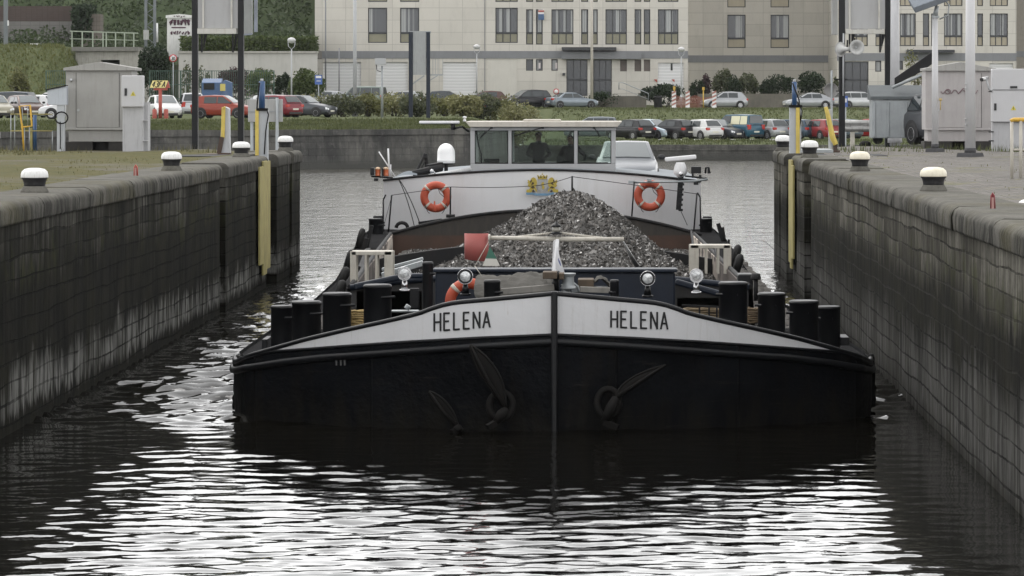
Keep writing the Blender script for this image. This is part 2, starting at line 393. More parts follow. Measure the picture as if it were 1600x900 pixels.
for yy in (420, 560, 1400): rows.append([V((x, yy, bank_z(x, 420) - .2)) for x in xs])
mb = MB(); mb.grid(rows); tag(mb.build('bank_ground', BANK), kind='structure')
# quay walls of the far bank
def qwmat():
    m = NT('old river wall'); p = m.pos(); n = m.noise(p, .35, 6, .7); f = m.noise(p, 2.5, 5, .7); x, y, z = m.sep(p)
    st = m.noise(m.comb(m.math('MULTIPLY', x, .8), y, m.math('MULTIPLY', z, .2)), 1, 5, .7)
    br = m.n('TexBrick', {'Vector': m.comb(x, z, 0.0), 'Color1': (.6, .6, .6), 'Color2': (1, 1, 1), 'Mortar': (.3, .3, .3), 'Scale': 1.0, 'Mortar Size': .02, 'Brick Width': .9, 'Row Height': .4})
    c = m.mix(m.ramp(n, .3, .7), (.055, .055, .052), (.15, .145, .13)); c = m.mix(m.ramp(st, .42, .62, 0, .85), c, (.028, .028, .028)); c = m.mix(m.ramp(f, .55, .75, 0, .4), c, (.22, .21, .2))
    c = m.mix(.45, c, br.outputs[0], 'MULTIPLY')
    c = m.mix(m.ramp(z, .7, .2), c, (.05, .05, .045)); m.P(Base_Color=c, Roughness=.9); m.bump(m.math('ADD', f, br.outputs[0]), .7, .08); return m.m
QW = qwmat()
def river_wall(pts, ztop, label):
    mb = MB()
    for (x0, y0), (x1, y1) in zip(pts, pts[1:]):
        t = V((x1 - x0, y1 - y0, 0)).normalized(); nn = V((t.y, -t.x, 0)); n = max(1, int((V((x1 - x0, y1 - y0, 0))).length / 3)); rows = []
        for k in range(n + 1):
            b = V((x0 + (x1 - x0) * k / n, y0 + (y1 - y0) * k / n, 0)); jj = random.uniform(-.03, .03)
            rows.append([b + nn * .35 + V((0, 0, -2)), b + nn * .16 + V((0, 0, ztop - .35 + jj)), b + nn * .26 + V((0, 0, ztop - .34)), b + nn * .26 + V((0, 0, ztop + .03 + jj)), b - nn * .35 + V((0, 0, ztop + .03 + jj))])
        mb.grid(rows, False)
    return tag(mb.build('river_wall', QW, fix=True), label, 'wall')
river_wall(EDGE[:4], 2.33, 'tall grey weathered river wall below the grassy far bank at left')
river_wall(EDGE[3:], 1.0, 'low dark stone river wall in front of the row of parked cars')

# hillside at the left, and lower hills that close the view behind the buildings
def hill_z(x, y):
    k = sst((-18 - x) / 14)
    z = lerp(6.9, 8.0, (y - 302) / 6) + 34 * sst((y - 326) / 120) * (0.35 + .65 * k)
    return z
HILL = grassmat('hill undergrowth', (.032, .048, .02), (.045, .062, .026), (.06, .05, .035), .45)
rows = []
hx = [-300, -220, -160, -120] + [-100 + 2.2 * i for i in range(35)] + [-23.7]
for y in [302.3, 305, 310, 318, 326] + [330 + 5 * i for i in range(30)] + [520, 620, 900]:
    lim = -.0785 * min(y, 352); rows.append([V((min(x, lim), y, hill_z(min(x, lim), y) + (random.uniform(-.8, .8) if y > 326 else 0))) for x in hx])
mb = MB(); mb.grid(rows); tag(mb.build('hillside', HILL), kind='structure')
mb = MB(); rows = []
for y, z in ((430, 3), (470, 9), (540, 17), (700, 22), (1400, 22)): rows.append([V((x, y, z + random.uniform(-1.5, 1.5))) for x in range(-20, 420, 12)])
mb.grid(rows); tag(mb.build('hills', HILL), kind='structure')

# ------------------------------------------------------------------ water
def waves(x, y, amp, dyy):
    z = np.zeros_like(x); r = np.random.default_rng(5)
    for i in range(80):
        lam = .15 * (5.6 ** r.random()); th = r.normal(0, .48) + (math.pi if r.random() < .3 else 0); k = 2 * math.pi / lam
        kx, ky = k * math.sin(th), k * math.cos(th)
        fade = np.clip((2 * math.pi / max(abs(ky), 1e-3) / dyy - 2.0) / 2.0, 0, 1)
        z += fade * (.0066 * (lam / .4) ** .12 / k) * np.sin(kx * x + ky * y + r.random() * 6.28)
    return z * amp
def watermat():
    m = NT('river water'); p = m.pos(); x, y, z = m.sep(p)
    n1 = m.noise(m.comb(x, m.math('MULTIPLY', y, 1.15), 0), 4.2, 3, .55)
    n2 = m.noise(m.comb(x, m.math('MULTIPLY', y, .6), 5), .9, 4, .6)
    far = m.ramp(y, 50, 88)
    h = m.math('ADD', m.math('MULTIPLY', n1, m.ramp(far, 0, 1, .006, .075)), m.math('MULTIPLY', n2, m.math('MULTIPLY', far, .26)))
    m.P(Base_Color=m.mix(m.ramp(y, 95, 180), (.004, .0036, .0026), (.085, .080, .066)), Roughness=.04, IOR=1.333)  # base paler with distance: silty tone raised to stand in for sky sheen
    m.bump(h, 1.0, .35); return m.m
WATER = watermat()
def water_patch(name, xs, ys):
    x, y = np.meshgrid(xs, ys); dyy = np.gradient(ys)[:, None] * np.ones_like(x)
    amp = np.ones_like(x)
    amp *= 1 - .45 * np.clip((x - 1.0) / 2.5, 0, 1) * np.clip((50 - y) / 6, 0, 1)
    amp *= 1 + .9 * np.clip((y - 46) / 4, 0, 1) * np.clip((100 - y) / 10, 0, 1)
    amp *= 1 + 3.6 * np.clip((y - 48.5) / 3, 0, 1) * np.clip((96 - y) / 14, 0, 1) * (np.clip((-4.7 - x) / .5, 0, 1) + 1.0 * np.clip((x - 2.9) / .4, 0, 1))
    hu = x + .631 + .0203 * (y - 47.6); hd = 47.6 + .12 * np.abs(hu) + .07 * hu ** 2 - y     # the bow's own ripples
    amp *= 1 + 2.2 * np.exp(-np.clip(hd, 0, 9) / .55) * (np.abs(hu) < 4.6) * (hd > -.3)
    amp *= np.where(y > 95, 1.2, 1)
    amp *= 1 + .25 * np.clip((46 - y) / 8, 0, 1)
    amp *= 1 + .35 * np.sin(.9 * x + .55 * y + 1.7 * np.sin(.31 * y + .4 * x)) * np.sin(.43 * y - .5 * x + .8)
    z = waves(x, y, amp, np.maximum(dyy, .03))
    n, k = x.shape; me = bpy.data.meshes.new(name)
    co = np.stack([x, y, z], -1).reshape(-1, 3).astype('f')
    i = (np.arange(n - 1)[:, None] * k + np.arange(k - 1)[None]).reshape(-1)
    quads = np.stack([i, i + 1, i + k + 1, i + k], 1).astype('i')
    me.vertices.add(len(co)); me.vertices.foreach_set('co', co.reshape(-1))
    me.loops.add(quads.size); me.loops.foreach_set('vertex_index', quads.reshape(-1))
    me.polygons.add(len(quads)); me.polygons.foreach_set('loop_start', np.arange(0, quads.size, 4)); me.polygons.foreach_set('use_smooth', np.ones(len(quads), bool))
    me.materials.append(WATER); me.update(); me.validate()
    o = bpy.data.objects.new(name, me); C.objects.link(o); return tag(o, kind='structure')
# rows follow the eye's resolution: fine near, coarse far
inv = np.linspace(1 / 29.0, 1 / 110.0, 620); ysn = 1 / inv
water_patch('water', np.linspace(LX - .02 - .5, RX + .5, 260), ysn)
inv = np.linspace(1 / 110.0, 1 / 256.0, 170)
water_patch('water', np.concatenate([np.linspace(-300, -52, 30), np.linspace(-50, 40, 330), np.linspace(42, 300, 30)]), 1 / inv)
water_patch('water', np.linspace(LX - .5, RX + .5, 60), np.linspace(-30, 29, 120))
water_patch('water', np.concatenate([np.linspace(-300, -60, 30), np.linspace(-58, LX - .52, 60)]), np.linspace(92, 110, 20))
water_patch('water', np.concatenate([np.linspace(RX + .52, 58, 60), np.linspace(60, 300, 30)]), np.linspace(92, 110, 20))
mb = MB(); mb.add([V((-320, -60, -2.2)), V((320, -60, -2.2)), V((320, 300, -2.2)), V((-320, 300, -2.2))], [(0, 1, 2, 3)]); tag(mb.build('river_bed', paint('mud', (.02, .018, .014), .9)), kind='structure')
# haze over the river
mb = MB(); mb.box((-340, -70, -3.4), (340, 1450, 60))
hz = mb.build('haze', []); hz.data.materials.clear()
hm = bpy.data.materials.new('haze'); hm.use_nodes = True; hm.node_tree.nodes.remove(hm.node_tree.nodes['Principled BSDF'])
pv = hm.node_tree.nodes.new('ShaderNodeVolumePrincipled'); pv.inputs['Color'].default_value = (.88, .9, .92, 1); pv.inputs['Density'].default_value = .00005; pv.inputs['Anisotropy'].default_value = .3
hm.node_tree.links.new(pv.outputs[0], hm.node_tree.nodes['Material Output'].inputs['Volume']); hz.data.materials.append(hm); tag(hz, kind='stuff')
# ------------------------------------------------------------------ the barge
D0 = 47.6
def axis(d): return -.631 - .0203 * (d - D0)
def S(u, s, z): return V((axis(D0 + s) + u, D0 + s, z))
def PS(px, py, d): return P(px, py, d)
barge = thing('barge', 'black and white river barge loaded with scrap metal coming through the lock', 'barge', (axis(D0), D0, 0))
# plan outline of the bow: s behind the stem against half breadth u
PLAN = [(u, .12 * u + .07 * u * u) for u in (0, .12, .4, .8, 1.2, 1.6, 2.0, 2.4, 2.8, 3.2, 3.6, 3.9)] + [(4.12, 1.72), (4.26, 2.1), (4.37, 2.6), (4.42, 3.3), (4.42, 4.2)]
def plan_s(u):
    u = abs(u)
    for (u0, s0), (u1, s1) in zip(PLAN, PLAN[1:]):
        if u <= u1 + 1e-9 and u1 > u0: return s0 + (s1 - s0) * (u - u0) / (u1 - u0)
    return 3.3
def hullpt(px, py):
    s = 0
    for _ in range(12):
        d = D0 + s; u = X(px, d) - axis(d); s = s * .5 + .5 * plan_s(min(abs(u), 4.42))
    return u, Z(py, D0 + s)
def curve(pts):
    q = sorted((abs(hullpt(a, b)[0]), hullpt(a, b)[1]) for a, b in pts)
    def f(u):
        u = abs(u)
        if u <= q[0][0]: return q[0][1]
        for (u0, z0), (u1, z1) in zip(q, q[1:]):
            if u <= u1: return z0 + (z1 - z0) * (u - u0) / max(1e-6, u1 - u0)
        return q[-1][1]
    return f
ZR = curve([(866, 459), (780, 467), (712, 473), (692, 477), (676, 482), (664, 487), (650, 491.5), (600, 503), (540, 516), (480, 530), (430, 544), (402, 552), (388, 556), (376, 561), (368, 565)])
ZW = curve([(866, 523), (750, 528), (640, 534), (540, 541), (417, 550), (385, 561), (368, 569)])
ZS = curve([(866, 534), (750, 541), (640, 549), (500, 559), (440, 566), (385, 575), (368, 579)])
# dense plan columns, left to right
us = []
for (u0, s0), (u1, s1) in zip(PLAN, PLAN[1:]):
    for k in range(3): us.append((u0 + (u1 - u0) * k / 3, s0 + (s1 - s0) * k / 3))
us.append(PLAN[-1])
cols = [(-u, s) for u, s in us[::-1]] + us[1:]
def hullmat():
    m = NT('hull black'); p = m.coord(); n = m.noise(p, .8, 6, .65); f = m.noise(m.scale(p, (2, 2, .35)), 2.2, 5, .7); x, y, z = m.sep(p)
    c = m.mix(m.ramp(n, .35, .7), (.0035, .004, .005), (.008, .009, .011)); c = m.mix(m.ramp(f, .52, .75, 0, .6), c, (.016, .013, .010))
    c = m.mix(m.math('MULTIPLY', m.ramp(z, .5, .12), m.ramp(f, .35, .6)), c, (.014, .013, .011))
    sc_ = m.noise(m.scale(p, (.7, .7, 9)), 1.6, 6, .75); c = m.mix(m.math('MULTIPLY', m.ramp(sc_, .60, .68), m.ramp(z, 1.3, .8, .1, .8)), c, (.028, .025, .022))
    m.b.inputs['Specular IOR Level'].default_value = .06
    m.P(Base_Color=c, Roughness=m.ramp(n, .3, .7, .4, .65)); seam = m.math('ABSOLUTE', m.math('SUBTRACT', m.math('FRACT', m.math('MULTIPLY', x, .62)), .5)); m.bump(m.math('ADD', m.math('ADD', m.math('MULTIPLY', n, 2.2), m.noise(p, 9, 3)), m.ramp(seam, .012, .0, 0, 1.2)), .6, .03); return m.m
HULL = hullmat()
def off(u, s, k):   # outward normal offset in plan
    a = plan_n(u); return (u + a[0] * k, s + a[1] * k)
def plan_n(u):
    sg = 1 if u >= 0 else -1; e = .02; a = abs(u)
    i = min(range(len(us)), key=lambda j: abs(us[j][0] - a)); p0 = us[max(0, i - 1)]; p1 = us[min(len(us) - 1, i + 1)]
    t = V((p1[0] - p0[0], p1[1] - p0[1], 0)).normalized(); return (sg * t.y, -t.x)
rows = []
for fz, k in ((lambda u: ZW(u), 0), (lambda u: ZS(u) + .05, .012), (lambda u: ZS(u) - .05, .0), (lambda u: (ZS(u)) * .55, .0), (lambda u: .12, -.01), (lambda u: -.6, -.08)):
    rows.append([S(*off(u, s, k), fz(u)) for u, s in cols])
# the straight sides run aft to the stern
mb = MB(); mb.grid([r for r in rows], True)
SHEER = [(4.2, .70), (12, .60), (20, .50), (28, .52), (33, .74), (38, .95), (46, 1.0), (67, 1.05)]
def side_z(s):
    for (a, za), (b, zb_) in zip(SHEER, SHEER[1:]):
        if s <= b: return za + (zb_ - za) * max(0, s - a) / (b - a)
    return SHEER[-1][1]
HB = lambda s: 4.42 - .12 * sst((s - 4) / 30) - .9 * sst((s - 52) / 14)
sst_ = sst
for sg in (-1, 1):
    rr = []
    for s in (4.2, 8, 12, 16, 20, 24, 28, 31, 33, 36, 38, 42, 46, 50, 54, 58, 62, 65, 67):
        z0 = side_z(s) + .05
        rr.append([S(sg * HB(s), s, z0), S(sg * (HB(s) - .02), s, .2), S(sg * (HB(s) - .08), s, -.6)])
    mb.grid(rr if sg > 0 else rr[::-1], True)
st = [S(u, 67 + .6 * (1 - (u / 3.4) ** 2), z) for z in (.8, -.6) for u in (-3.3, -2, 0, 2, 3.3)]
mb.add(st, [(i, i + 1, i + 6, i + 5) for i in range(4)])
hull = mb.build('hull', HULL, barge)
# white bulwark band, black at its ends, with an inner face
BW = NT('white bulwark paint'); bp = BW.coord(); b1_ = BW.noise(bp, 1.2, 5); b2_ = BW.noise(BW.scale(bp, (7, 7, .45)), 2.0, 5, .75); b3_ = BW.noise(BW.scale(bp, (16, 16, .8)), 1.4, 4, .7)
bc_ = BW.mix(BW.ramp(b1_, .3, .7), (.62, .62, .63), (.68, .68, .69)); bc_ = BW.mix(BW.ramp(b2_, .56, .76, 0, .38), bc_, (.36, .33, .29)); bc_ = BW.mix(BW.math('MULTIPLY', BW.ramp(b3_, .66, .74), BW.ramp(b1_, .45, .6)), bc_, (.24, .15, .09))
BW.P(Base_Color=bc_, Roughness=.5); BW.bump(BW.math('ADD', BW.noise(bp, 3, 3), BW.math('MULTIPLY', b1_, 1.5)), .25, .03); BW = BW.m
mb = MB(); T = .05
for j in range(len(cols) - 1):
    (u0, s0), (u1, s1) = cols[j], cols[j + 1]
    mb.mat(0 if min(abs(u0), abs(u1)) < 3.93 and max(abs(u0), abs(u1)) < 4.02 else 1)
    o0, o1 = off(u0, s0, .004), off(u1, s1, .004); i0, i1 = off(u0, s0, -T), off(u1, s1, -T)
    a = [S(*o0, ZR(u0) - .01), S(*o1, ZR(u1) - .01), S(*o1, ZW(u1)), S(*o0, ZW(u0))]
    mb.add(a, [(0, 3, 2, 1)], True)
    mb.mat(1); b = [S(*i0, ZR(u0) - .01), S(*i1, ZR(u1) - .01), S(*i1, ZW(u1) - .25), S(*i0, ZW(u0) - .25)]; mb.add(b, [(0, 1, 2, 3)], True)
mb.build('bulwark', [BW, BLACK], barge, fix=False)
mb = MB(); mb.tube([S(*off(u, s, -.015), ZR(u)) for u, s in cols[3:-3]], .036, 8); mb.build('bow_rail', BLACK, barge)
mb = MB(); mb.tube([S(*off(u, s, .01), ZS(u)) for u, s in cols[2:-2]], .05, 8); mb.tube([S(*off(u, s, .0), ZW(u)) for u, s in cols[2:-2]], .022, 6); mb.build('rubbing_strake', BLACK, barge)
mb = MB(); mb.bar(S(0, -.02, -.5), S(0, -.045, 1.83), .085, .09, V((0, 1, 0))); mb.build('stem_bar', BLACK, barge, bevel=.02)
# foredeck and side decks
def dz(u): return ZR(u) - .34 - .12 * (1 - min(1, abs(u) / 4))
mb = MB(); n = len(cols); half = n // 2; rows = []
for k in range(half + 1):
    l, r = cols[k], cols[n - 1 - k]; zz = dz(abs(l[0]))
    rows.append([S(l[0] * (1 - 2 * q / 8) * .985, l[1] + .05, zz + .04 * (1 - (1 - q / 4) ** 2)) for q in range(9)])
mb.grid(rows, True)
zd = dz(4.42)
rr = []
for s in (4.2, 7, 10.4): rr.append([S(-HB(s), s, side_z(s)), S(HB(s), s, side_z(s))])
mb.grid(rr[::-1], False); rr = []
for s in (41, 46, 52, 60, 67): rr.append([S(-HB(s), s, side_z(s)), S(HB(s), s, side_z(s))])
mb.grid(rr[::-1], False)
for sg in (-1, 1):
    rr = [[S(sg * HB(s), s, side_z(s)), S(sg * (3.2 + .5 * (s - 10.4) / 30.6), s, side_z(s) + .02)] for s in (10.4, 12, 16, 20, 24, 28, 31, 33, 36, 38, 41)]; mb.grid(rr if sg > 0 else rr[::-1], False)
mb.build('deck', paint('deck black', (.008, .008, .009), .95, .3, (.02, .017, .014), .4, spec=.05), barge)

# stroke lettering laid on the bulwark
GLY = {'H': [((0, 0), (0, 1)), ((.62, 0), (.62, 1)), ((0, .5), (.62, .5))], 'E': [((0, 0), (0, 1)), ((0, 1), (.52, 1)), ((0, .52), (.44, .52)), ((0, 0), (.55, 0))],
       'L': [((0, 0), (0, 1)), ((0, 0), (.55, 0))], 'N': [((0, 0), (0, 1)), ((0, 1), (.62, 0)), ((.62, 0), (.62, 1))], 'A': [((0, 0), (.33, 1)), ((.33, 1), (.66, 0)), ((.11, .33), (.55, .33))],
       '4': [((.45, 0), (.45, 1)), ((.45, 1), (0, .32)), ((0, .32), (.62, .32))], '3': [((0, .9), (.18, 1)), ((.18, 1), (.45, 1)), ((.45, 1), (.58, .85)), ((.58, .85), (.55, .62)), ((.55, .62), (.25, .52)), ((.25, .52), (.58, .4)), ((.58, .4), (.6, .15)), ((.6, .15), (.45, 0)), ((.45, 0), (.15, 0)), ((.15, 0), (0, .12))],
       'F': [((0, 0), (0, 1)), ((0, 1), (.55, 1)), ((0, .52), (.45, .52))], '0': [((0, .2), (0, .8)), ((0, .8), (.2, 1)), ((.2, 1), (.4, 1)), ((.4, 1), (.6, .8)), ((.6, .8), (.6, .2)), ((.6, .2), (.4, 0)), ((.4, 0), (.2, 0)), ((.2, 0), (0, .2))],
       'P': [((0, 0), (0, 1)), ((0, 1), (.5, 1)), ((.5, 1), (.5, .5)), ((.5, .5), (0, .5))]}
def strokes(text, adv=.98):
    x = 0; out = []
    for ch in text:
        for (a, b) in GLY.get(ch, []): out.append(((a[0] + x, a[1]), (b[0] + x, b[1])))
        x += adv
    return out, x - adv + .62
INK = plain('black lettering', (.012, .012, .013), .5)
def hull_text(px0, px1, ytop0, ybot0, ytop1, ybot1):
    st, wd = strokes('HELENA'); mb = MB(); th = .0122
    def at(q, k):   # q in text units -> point on the bulwark
        t = q[0] / wd; px = px0 + (px1 - px0) * t; py = (ybot0 + (ybot1 - ybot0) * t) * (1 - q[1]) + (ytop0 + (ytop1 - ytop0) * t) * q[1]
        u, z = hullpt(px, py); a = off(u, plan_s(u), .010 + k); return S(a[0], a[1], z)
    for a, b in st:
        for k in range(3):
            q0 = (a[0] + (b[0] - a[0]) * k / 3, a[1] + (b[1] - a[1]) * k / 3); q1 = (a[0] + (b[0] - a[0]) * (k + 1) / 3, a[1] + (b[1] - a[1]) * (k + 1) / 3)
            p0, p1 = at(q0, 0), at(q1, 0); nrm = (at(q0, .05) - p0).normalized(); t = (p1 - p0).normalized()
            mb.bar(p0 - t * th * .5, p1 + t * th * .5, th * 2, .008, nrm)
    return mb.build('lettering', INK, barge)
hull_text(679, 765, 490, 517, 487, 511)
hull_text(954.5, 1042, 486, 511, 488.5, 514)

# white draught marks on the left shoulder
for qx in (526, 533, 539):
    mb = MB(); uu, zz_ = hullpt(qx, 561); u2, z2 = hullpt(qx + .4, 571); a = off(uu, plan_s(uu), .012); b = off(u2, plan_s(u2), .012); mb.bar(S(a[0], a[1], zz_), S(b[0], b[1], z2), .022, .006, V((0, 1, 0))); mb.build('draught_mark', plain('worn white mark', (.09, .09, .09), .8), barge)
# anchors hanging at the bow
def anchor(name_pts, thick, ring, crown):
    mb = MB()
    # fluke: a pointed blade with a ridge
    tip, l, r, root = [P(*q) for q in name_pts]
    nrm = (l - tip).cross(root - tip).normalized(); nrm = nrm if nrm.y < 0 else -nrm
    mid = (tip * .45 + root * .55) + nrm * .05
    for side in (l, r):
        q = [tip * (1 - t) ** 2 + (side * 1.35 - (tip + root) * .175) * 2 * t * (1 - t) + root * t ** 2 for t in [i / 9 for i in range(10)]]
        mb.add(q + [mid], [(i, i + 1, 10) for i in range(9)], True); mb.add([p - nrm * thick for p in q], [tuple(range(10))], False)
        mb.tube(q, [.010] + [.016] * 8 + [.02], 6)
    mb.tube([tip, mid, root], [.012, .022, .03], 6)
    if crown:
        a, b, rr = crown; mb.tube([root, root * .6 + P(*a) * .4 + V((0, -.04, 0)), P(*a)], [.05, .075, .05], 8); mb.bar(P(*a), P(*b), .09, .07)
    if ring:
        c = P(*ring[:3]); rd = ring[3]; mb.tube([c + V((math.cos(t) * rd * ring[4], -.02 + .06 * math.sin(t), math.sin(t) * rd)) for t in [i * 2 * math.pi / 20 for i in range(20)]], .045, 8, closed=True)
    return mb.build('anchor', ANCH, barge, fix=True)
ANCH = paint('anchor iron', (.006, .0056, .0052), .75, .35, (.022, .015, .011), .45, 5, spec=.16)
anchor([(735, 538, 47.35), (740, 572, 47.35), (786, 580, 47.25), (790, 640, 47.2)], .03, (783, 634, 47.45, .17, .9), ((775, 660, 47.15), (762, 668, 47.1), 1))
anchor([(671, 611, 47.6), (676, 628, 47.6), (704, 630, 47.5), (716, 668, 47.45)], .03, None, ((716, 672, 47.45), (706, 676, 47.4), 1))
anchor([(1040, 570, 47.5), (975, 592, 47.35), (1000, 600, 47.4), (962, 622, 47.25)], .03, (950, 630, 47.45, .18, .8), ((944, 660, 47.15), (966, 668, 47.1), 1))
# hawse bulges
# rope fenders at the shoulders
def fender(px, ytop, ybot, d, wpx, lab):
    mb = MB(); n = 14; pts = []; rs = []
    for i in range(n + 1):
        t = i / n; pts.append(P(px - 6 * t * (1 if px < 900 else -.4) + random.uniform(-1.5, 1.5), ytop + (ybot - ytop) * t, d)); rs.append(wpx * d / F * (.85 + random.uniform(-.14, .14)) * (.75 if i in (0, n) else 1))
    mb.tube(pts, rs, 10); return tag(mb.build('fender', RUBBER), lab, 'fender', 'fenders hanging at the bow')
fender(374, 556, 640, 50.6, 7.5, 'shaggy black fender hanging at the shoulder of the bow nearest the left lock wall')
fender(1361, 553, 636, 50.6, 7, 'shaggy black fender hanging at the shoulder of the bow nearest the right lock wall')

# mooring bollards: steel drums in pairs on each shoulder
def deck_bollard(px0, px1, ytop, d, zb):
    c = P((px0 + px1) / 2, ytop, d); r = (px1 - px0) / 2 * d / F; mb = MB()
    zt = c.z; prof = [(r * 1.02, zb - zt), (r, zb - zt + .06), (r * .985, -.05), (r * 1.02, -.045), (r * 1.03, -.03), (r * 1.0, -.012), (r * .9, 0)]
    mb.lathe(prof, c, 28)
    mb.cyl(c + V((r * .3, -r * .9, -.17)), c + V((r * 1.25 if px0 < 800 else -r * 1.2, -r * .4, -.17)), .02, n=6)
    return mb.build('bollard', BLACK, barge)
for a in ((568, 612, 444, 49.7, 1.0), (504, 549, 457, 50.3, .9), (456, 502, 470, 50.9, .8), (423, 458, 477, 51.4, .75)): deck_bollard(*a)
for a in ((1123, 1168, 440, 49.7, 1.0), (1184, 1227, 457, 50.3, .9), (1233, 1279, 469, 50.9, .8), (1277, 1313, 478, 51.4, .75)): deck_bollard(*a)
for a in ((756, 782, 437, 49.6, 1.2), (953, 967, 437, 49.6, 1.2), (660, 677, 409, 53.0, 1.0)): deck_bollard(*a)
# low steel boxes outboard of the drums
mb = MB(); mb.box(P(409, 545, 51.2) + V((0, 0, -.1)), P(424, 525, 51.9)); mb.build('chock', BLACK, barge, bevel=.01); mb = MB(); mb.box(P(1313, 540, 51.2), P(1322, 522, 51.9)); mb.build('chock', BLACK, barge, bevel=.01)

# hatch coaming: navy front house, arched fore bulkhead, sides, cross beams, aft bulkhead
mb = MB(); a, b = P(680, 470, 54.6), P(1055, 420, 54.6)
mb.box((a.x, 54.6, .8), (b.x, 55.0, b.z - .05)); mb.build('fore_house', NAVY, barge, bevel=.03)
mb = MB(); mb.box((a.x - .04, 54.54, b.z - .05), (b.x + .03, 55.06, b.z)); mb.build('house_roof', NAVY, barge, bevel=.015)
def arch(ul, ur, s, zl, zc, y0off=0, th=.12, zb=.5, n=18):
    poly = [S(ul + (ur - ul) * i / n, s, zl + (zc - zl) * (1 - (2 * i / n - 1) ** 2)) for i in range(n + 1)] + [S(ur, s, zb), S(ul, s, zb)]
    return poly, V((0, th, 0))
COAM = paint('coaming steel', (.022, .021, .021), .55, .3, (.06, .045, .03), .4)
mb = MB(); mb.prism(*arch(-3.15, 3.15, 10.4, 1.32, 1.54)); mb.build('fore_bulkhead', COAM, barge, bevel=.01)
mb = MB(); mb.tube([S(-3.15 + 6.3 * i / 18, 10.38, 1.33 + .22 * (1 - (2 * i / 18 - 1) ** 2)) for i in range(19)], .05, 8); mb.build('bulkhead_capping', NAVY, barge)
PEEL = NT('peeling coaming paint'); pc = PEEL.coord(); n1 = PEEL.noise(PEEL.scale(pc, (1, .55, 1.6)), 1.1, 6, .65); yy = PEEL.sep(pc)[1]
PEEL.P(Base_Color=PEEL.mix(PEEL.math('MULTIPLY', PEEL.ramp(n1, .46, .53), PEEL.ramp(yy, 20, 28)), (.04, .028, .022), (.50, .44, .38)), Roughness=.8); PEEL.bump(n1, .4, .02); PEEL = PEEL.m
for sg in (-1, 1):
    mb = MB(); rr = []
    for i in range(15):
        s = 10.4 + 30.4 * i / 14; uu = 3.15 + .5 * i / 14; zt = lerp(1.32, 1.02, i / 14)
        rr.append([S(sg * (uu + .12), s, .4), S(sg * (uu + .06), s, zt), S(sg * uu, s, zt + .03), S(sg * (uu - .05), s, zt), S(sg * (uu - .05), s, -.2)])
    mb.grid(rr if sg < 0 else [r[::1] for r in rr[::-1]], False); mb.build('hatch_coaming', PEEL, barge)
    mb = MB(); mb.tube([S(sg * (3.16 + .5 * i / 14), 10.4 + 30.4 * i / 14, lerp(1.34, 1.04, i / 14)) for i in range(15)], .045, 6); mb.build('coaming_capping', DARK, barge)
mb = MB(); mb.prism(*arch(-3.55, 3.55, 26.0, 1.05, 1.42, th=.2, zb=.75)); mb.build('hatch_beam', DARK, barge, bevel=.02)
def holdmat():
    m = NT('hold end plating'); p = m.coord(); n = m.noise(p, .9, 6, .7); f = m.noise(m.scale(p, (3, 3, .5)), 2, 5, .7); x, y, z = m.sep(p)
    lo = m.mix(m.ramp(n, .35, .7), (.075, .038, .025), (.045, .028, .02)); hi = m.mix(m.ramp(f, .35, .7), (.026, .024, .022), (.05, .042, .034))
    c = m.mix(m.ramp(m.math('ADD', z, m.math('MULTIPLY', f, .1)), 1.02, 1.06), lo, hi); m.P(Base_Color=c, Roughness=.75); m.bump(n, .3, .03); return m.m
mb = MB(); mb.prism(*arch(-3.75, 3.85, 41.0, 1.0, 1.60, th=.15, zb=-.2, n=24)); mb.build('aft_bulkhead', holdmat(), barge)
mb = MB(); mb.tube([S(-3.75 + 7.6 * i / 24, 40.98, 1.0 + .6 * (1 - (2 * i / 24 - 1) ** 2)) for i in range(25)], .04, 8); mb.build('bulkhead_capping', DARK, barge)
mb = MB(); mb.bar(P(597, 430, 62), P(661, 411, 62), .25, .09); mb.build('hatch_plank', GALV, barge, bevel=.008); mb = MB(); mb.bar(P(597, 421, 66), P(661, 404, 66), .2, .05); mb.build('hatch_plank', GALV, barge, bevel=.008)
mb = MB(); mb.bar(P(553, 448, 57.7), P(634, 431, 57.7), .12, .10); mb.bar(P(634, 431, 57.7), P(662, 431, 57.7), .12, .08); mb.build('wing_capping', NAVY, barge, bevel=.03)
mb = MB(); mb.box(P(556, 505, 58), P(662, 452, 58.4)); mb.build('wing_plate', BLACK, barge, bevel=.01); mb = MB(); mb.box(P(640, 482, 57), P(655, 450, 57.1)); mb.build('wing_plate', BLACK, barge, bevel=.01)
mb = MB(); mb.bar(P(1055, 440, 57.7), P(1150, 466, 57.7), .12, .10); mb.build('wing_capping', NAVY, barge, bevel=.03)
mb = MB(); mb.box(P(1057, 500, 58), P(1140, 462, 58.4)); mb.build('wing_plate', BLACK, barge, bevel=.01)
mb = MB(); mb.box(P(1153, 470, 59), P(1175, 426, 59.5)); mb.build('tank', BLACK, barge, bevel=.03)
mb = MB(); c = P(1181, 470, 58); mb.cyl(c, P(1181, 430, 58), .035); mb.lathe([(.075, 0), (.085, .02), (.07, .09), (.04, .1)], P(1181, 437, 58), 12); mb.build('vent_pipe', DARK, barge)
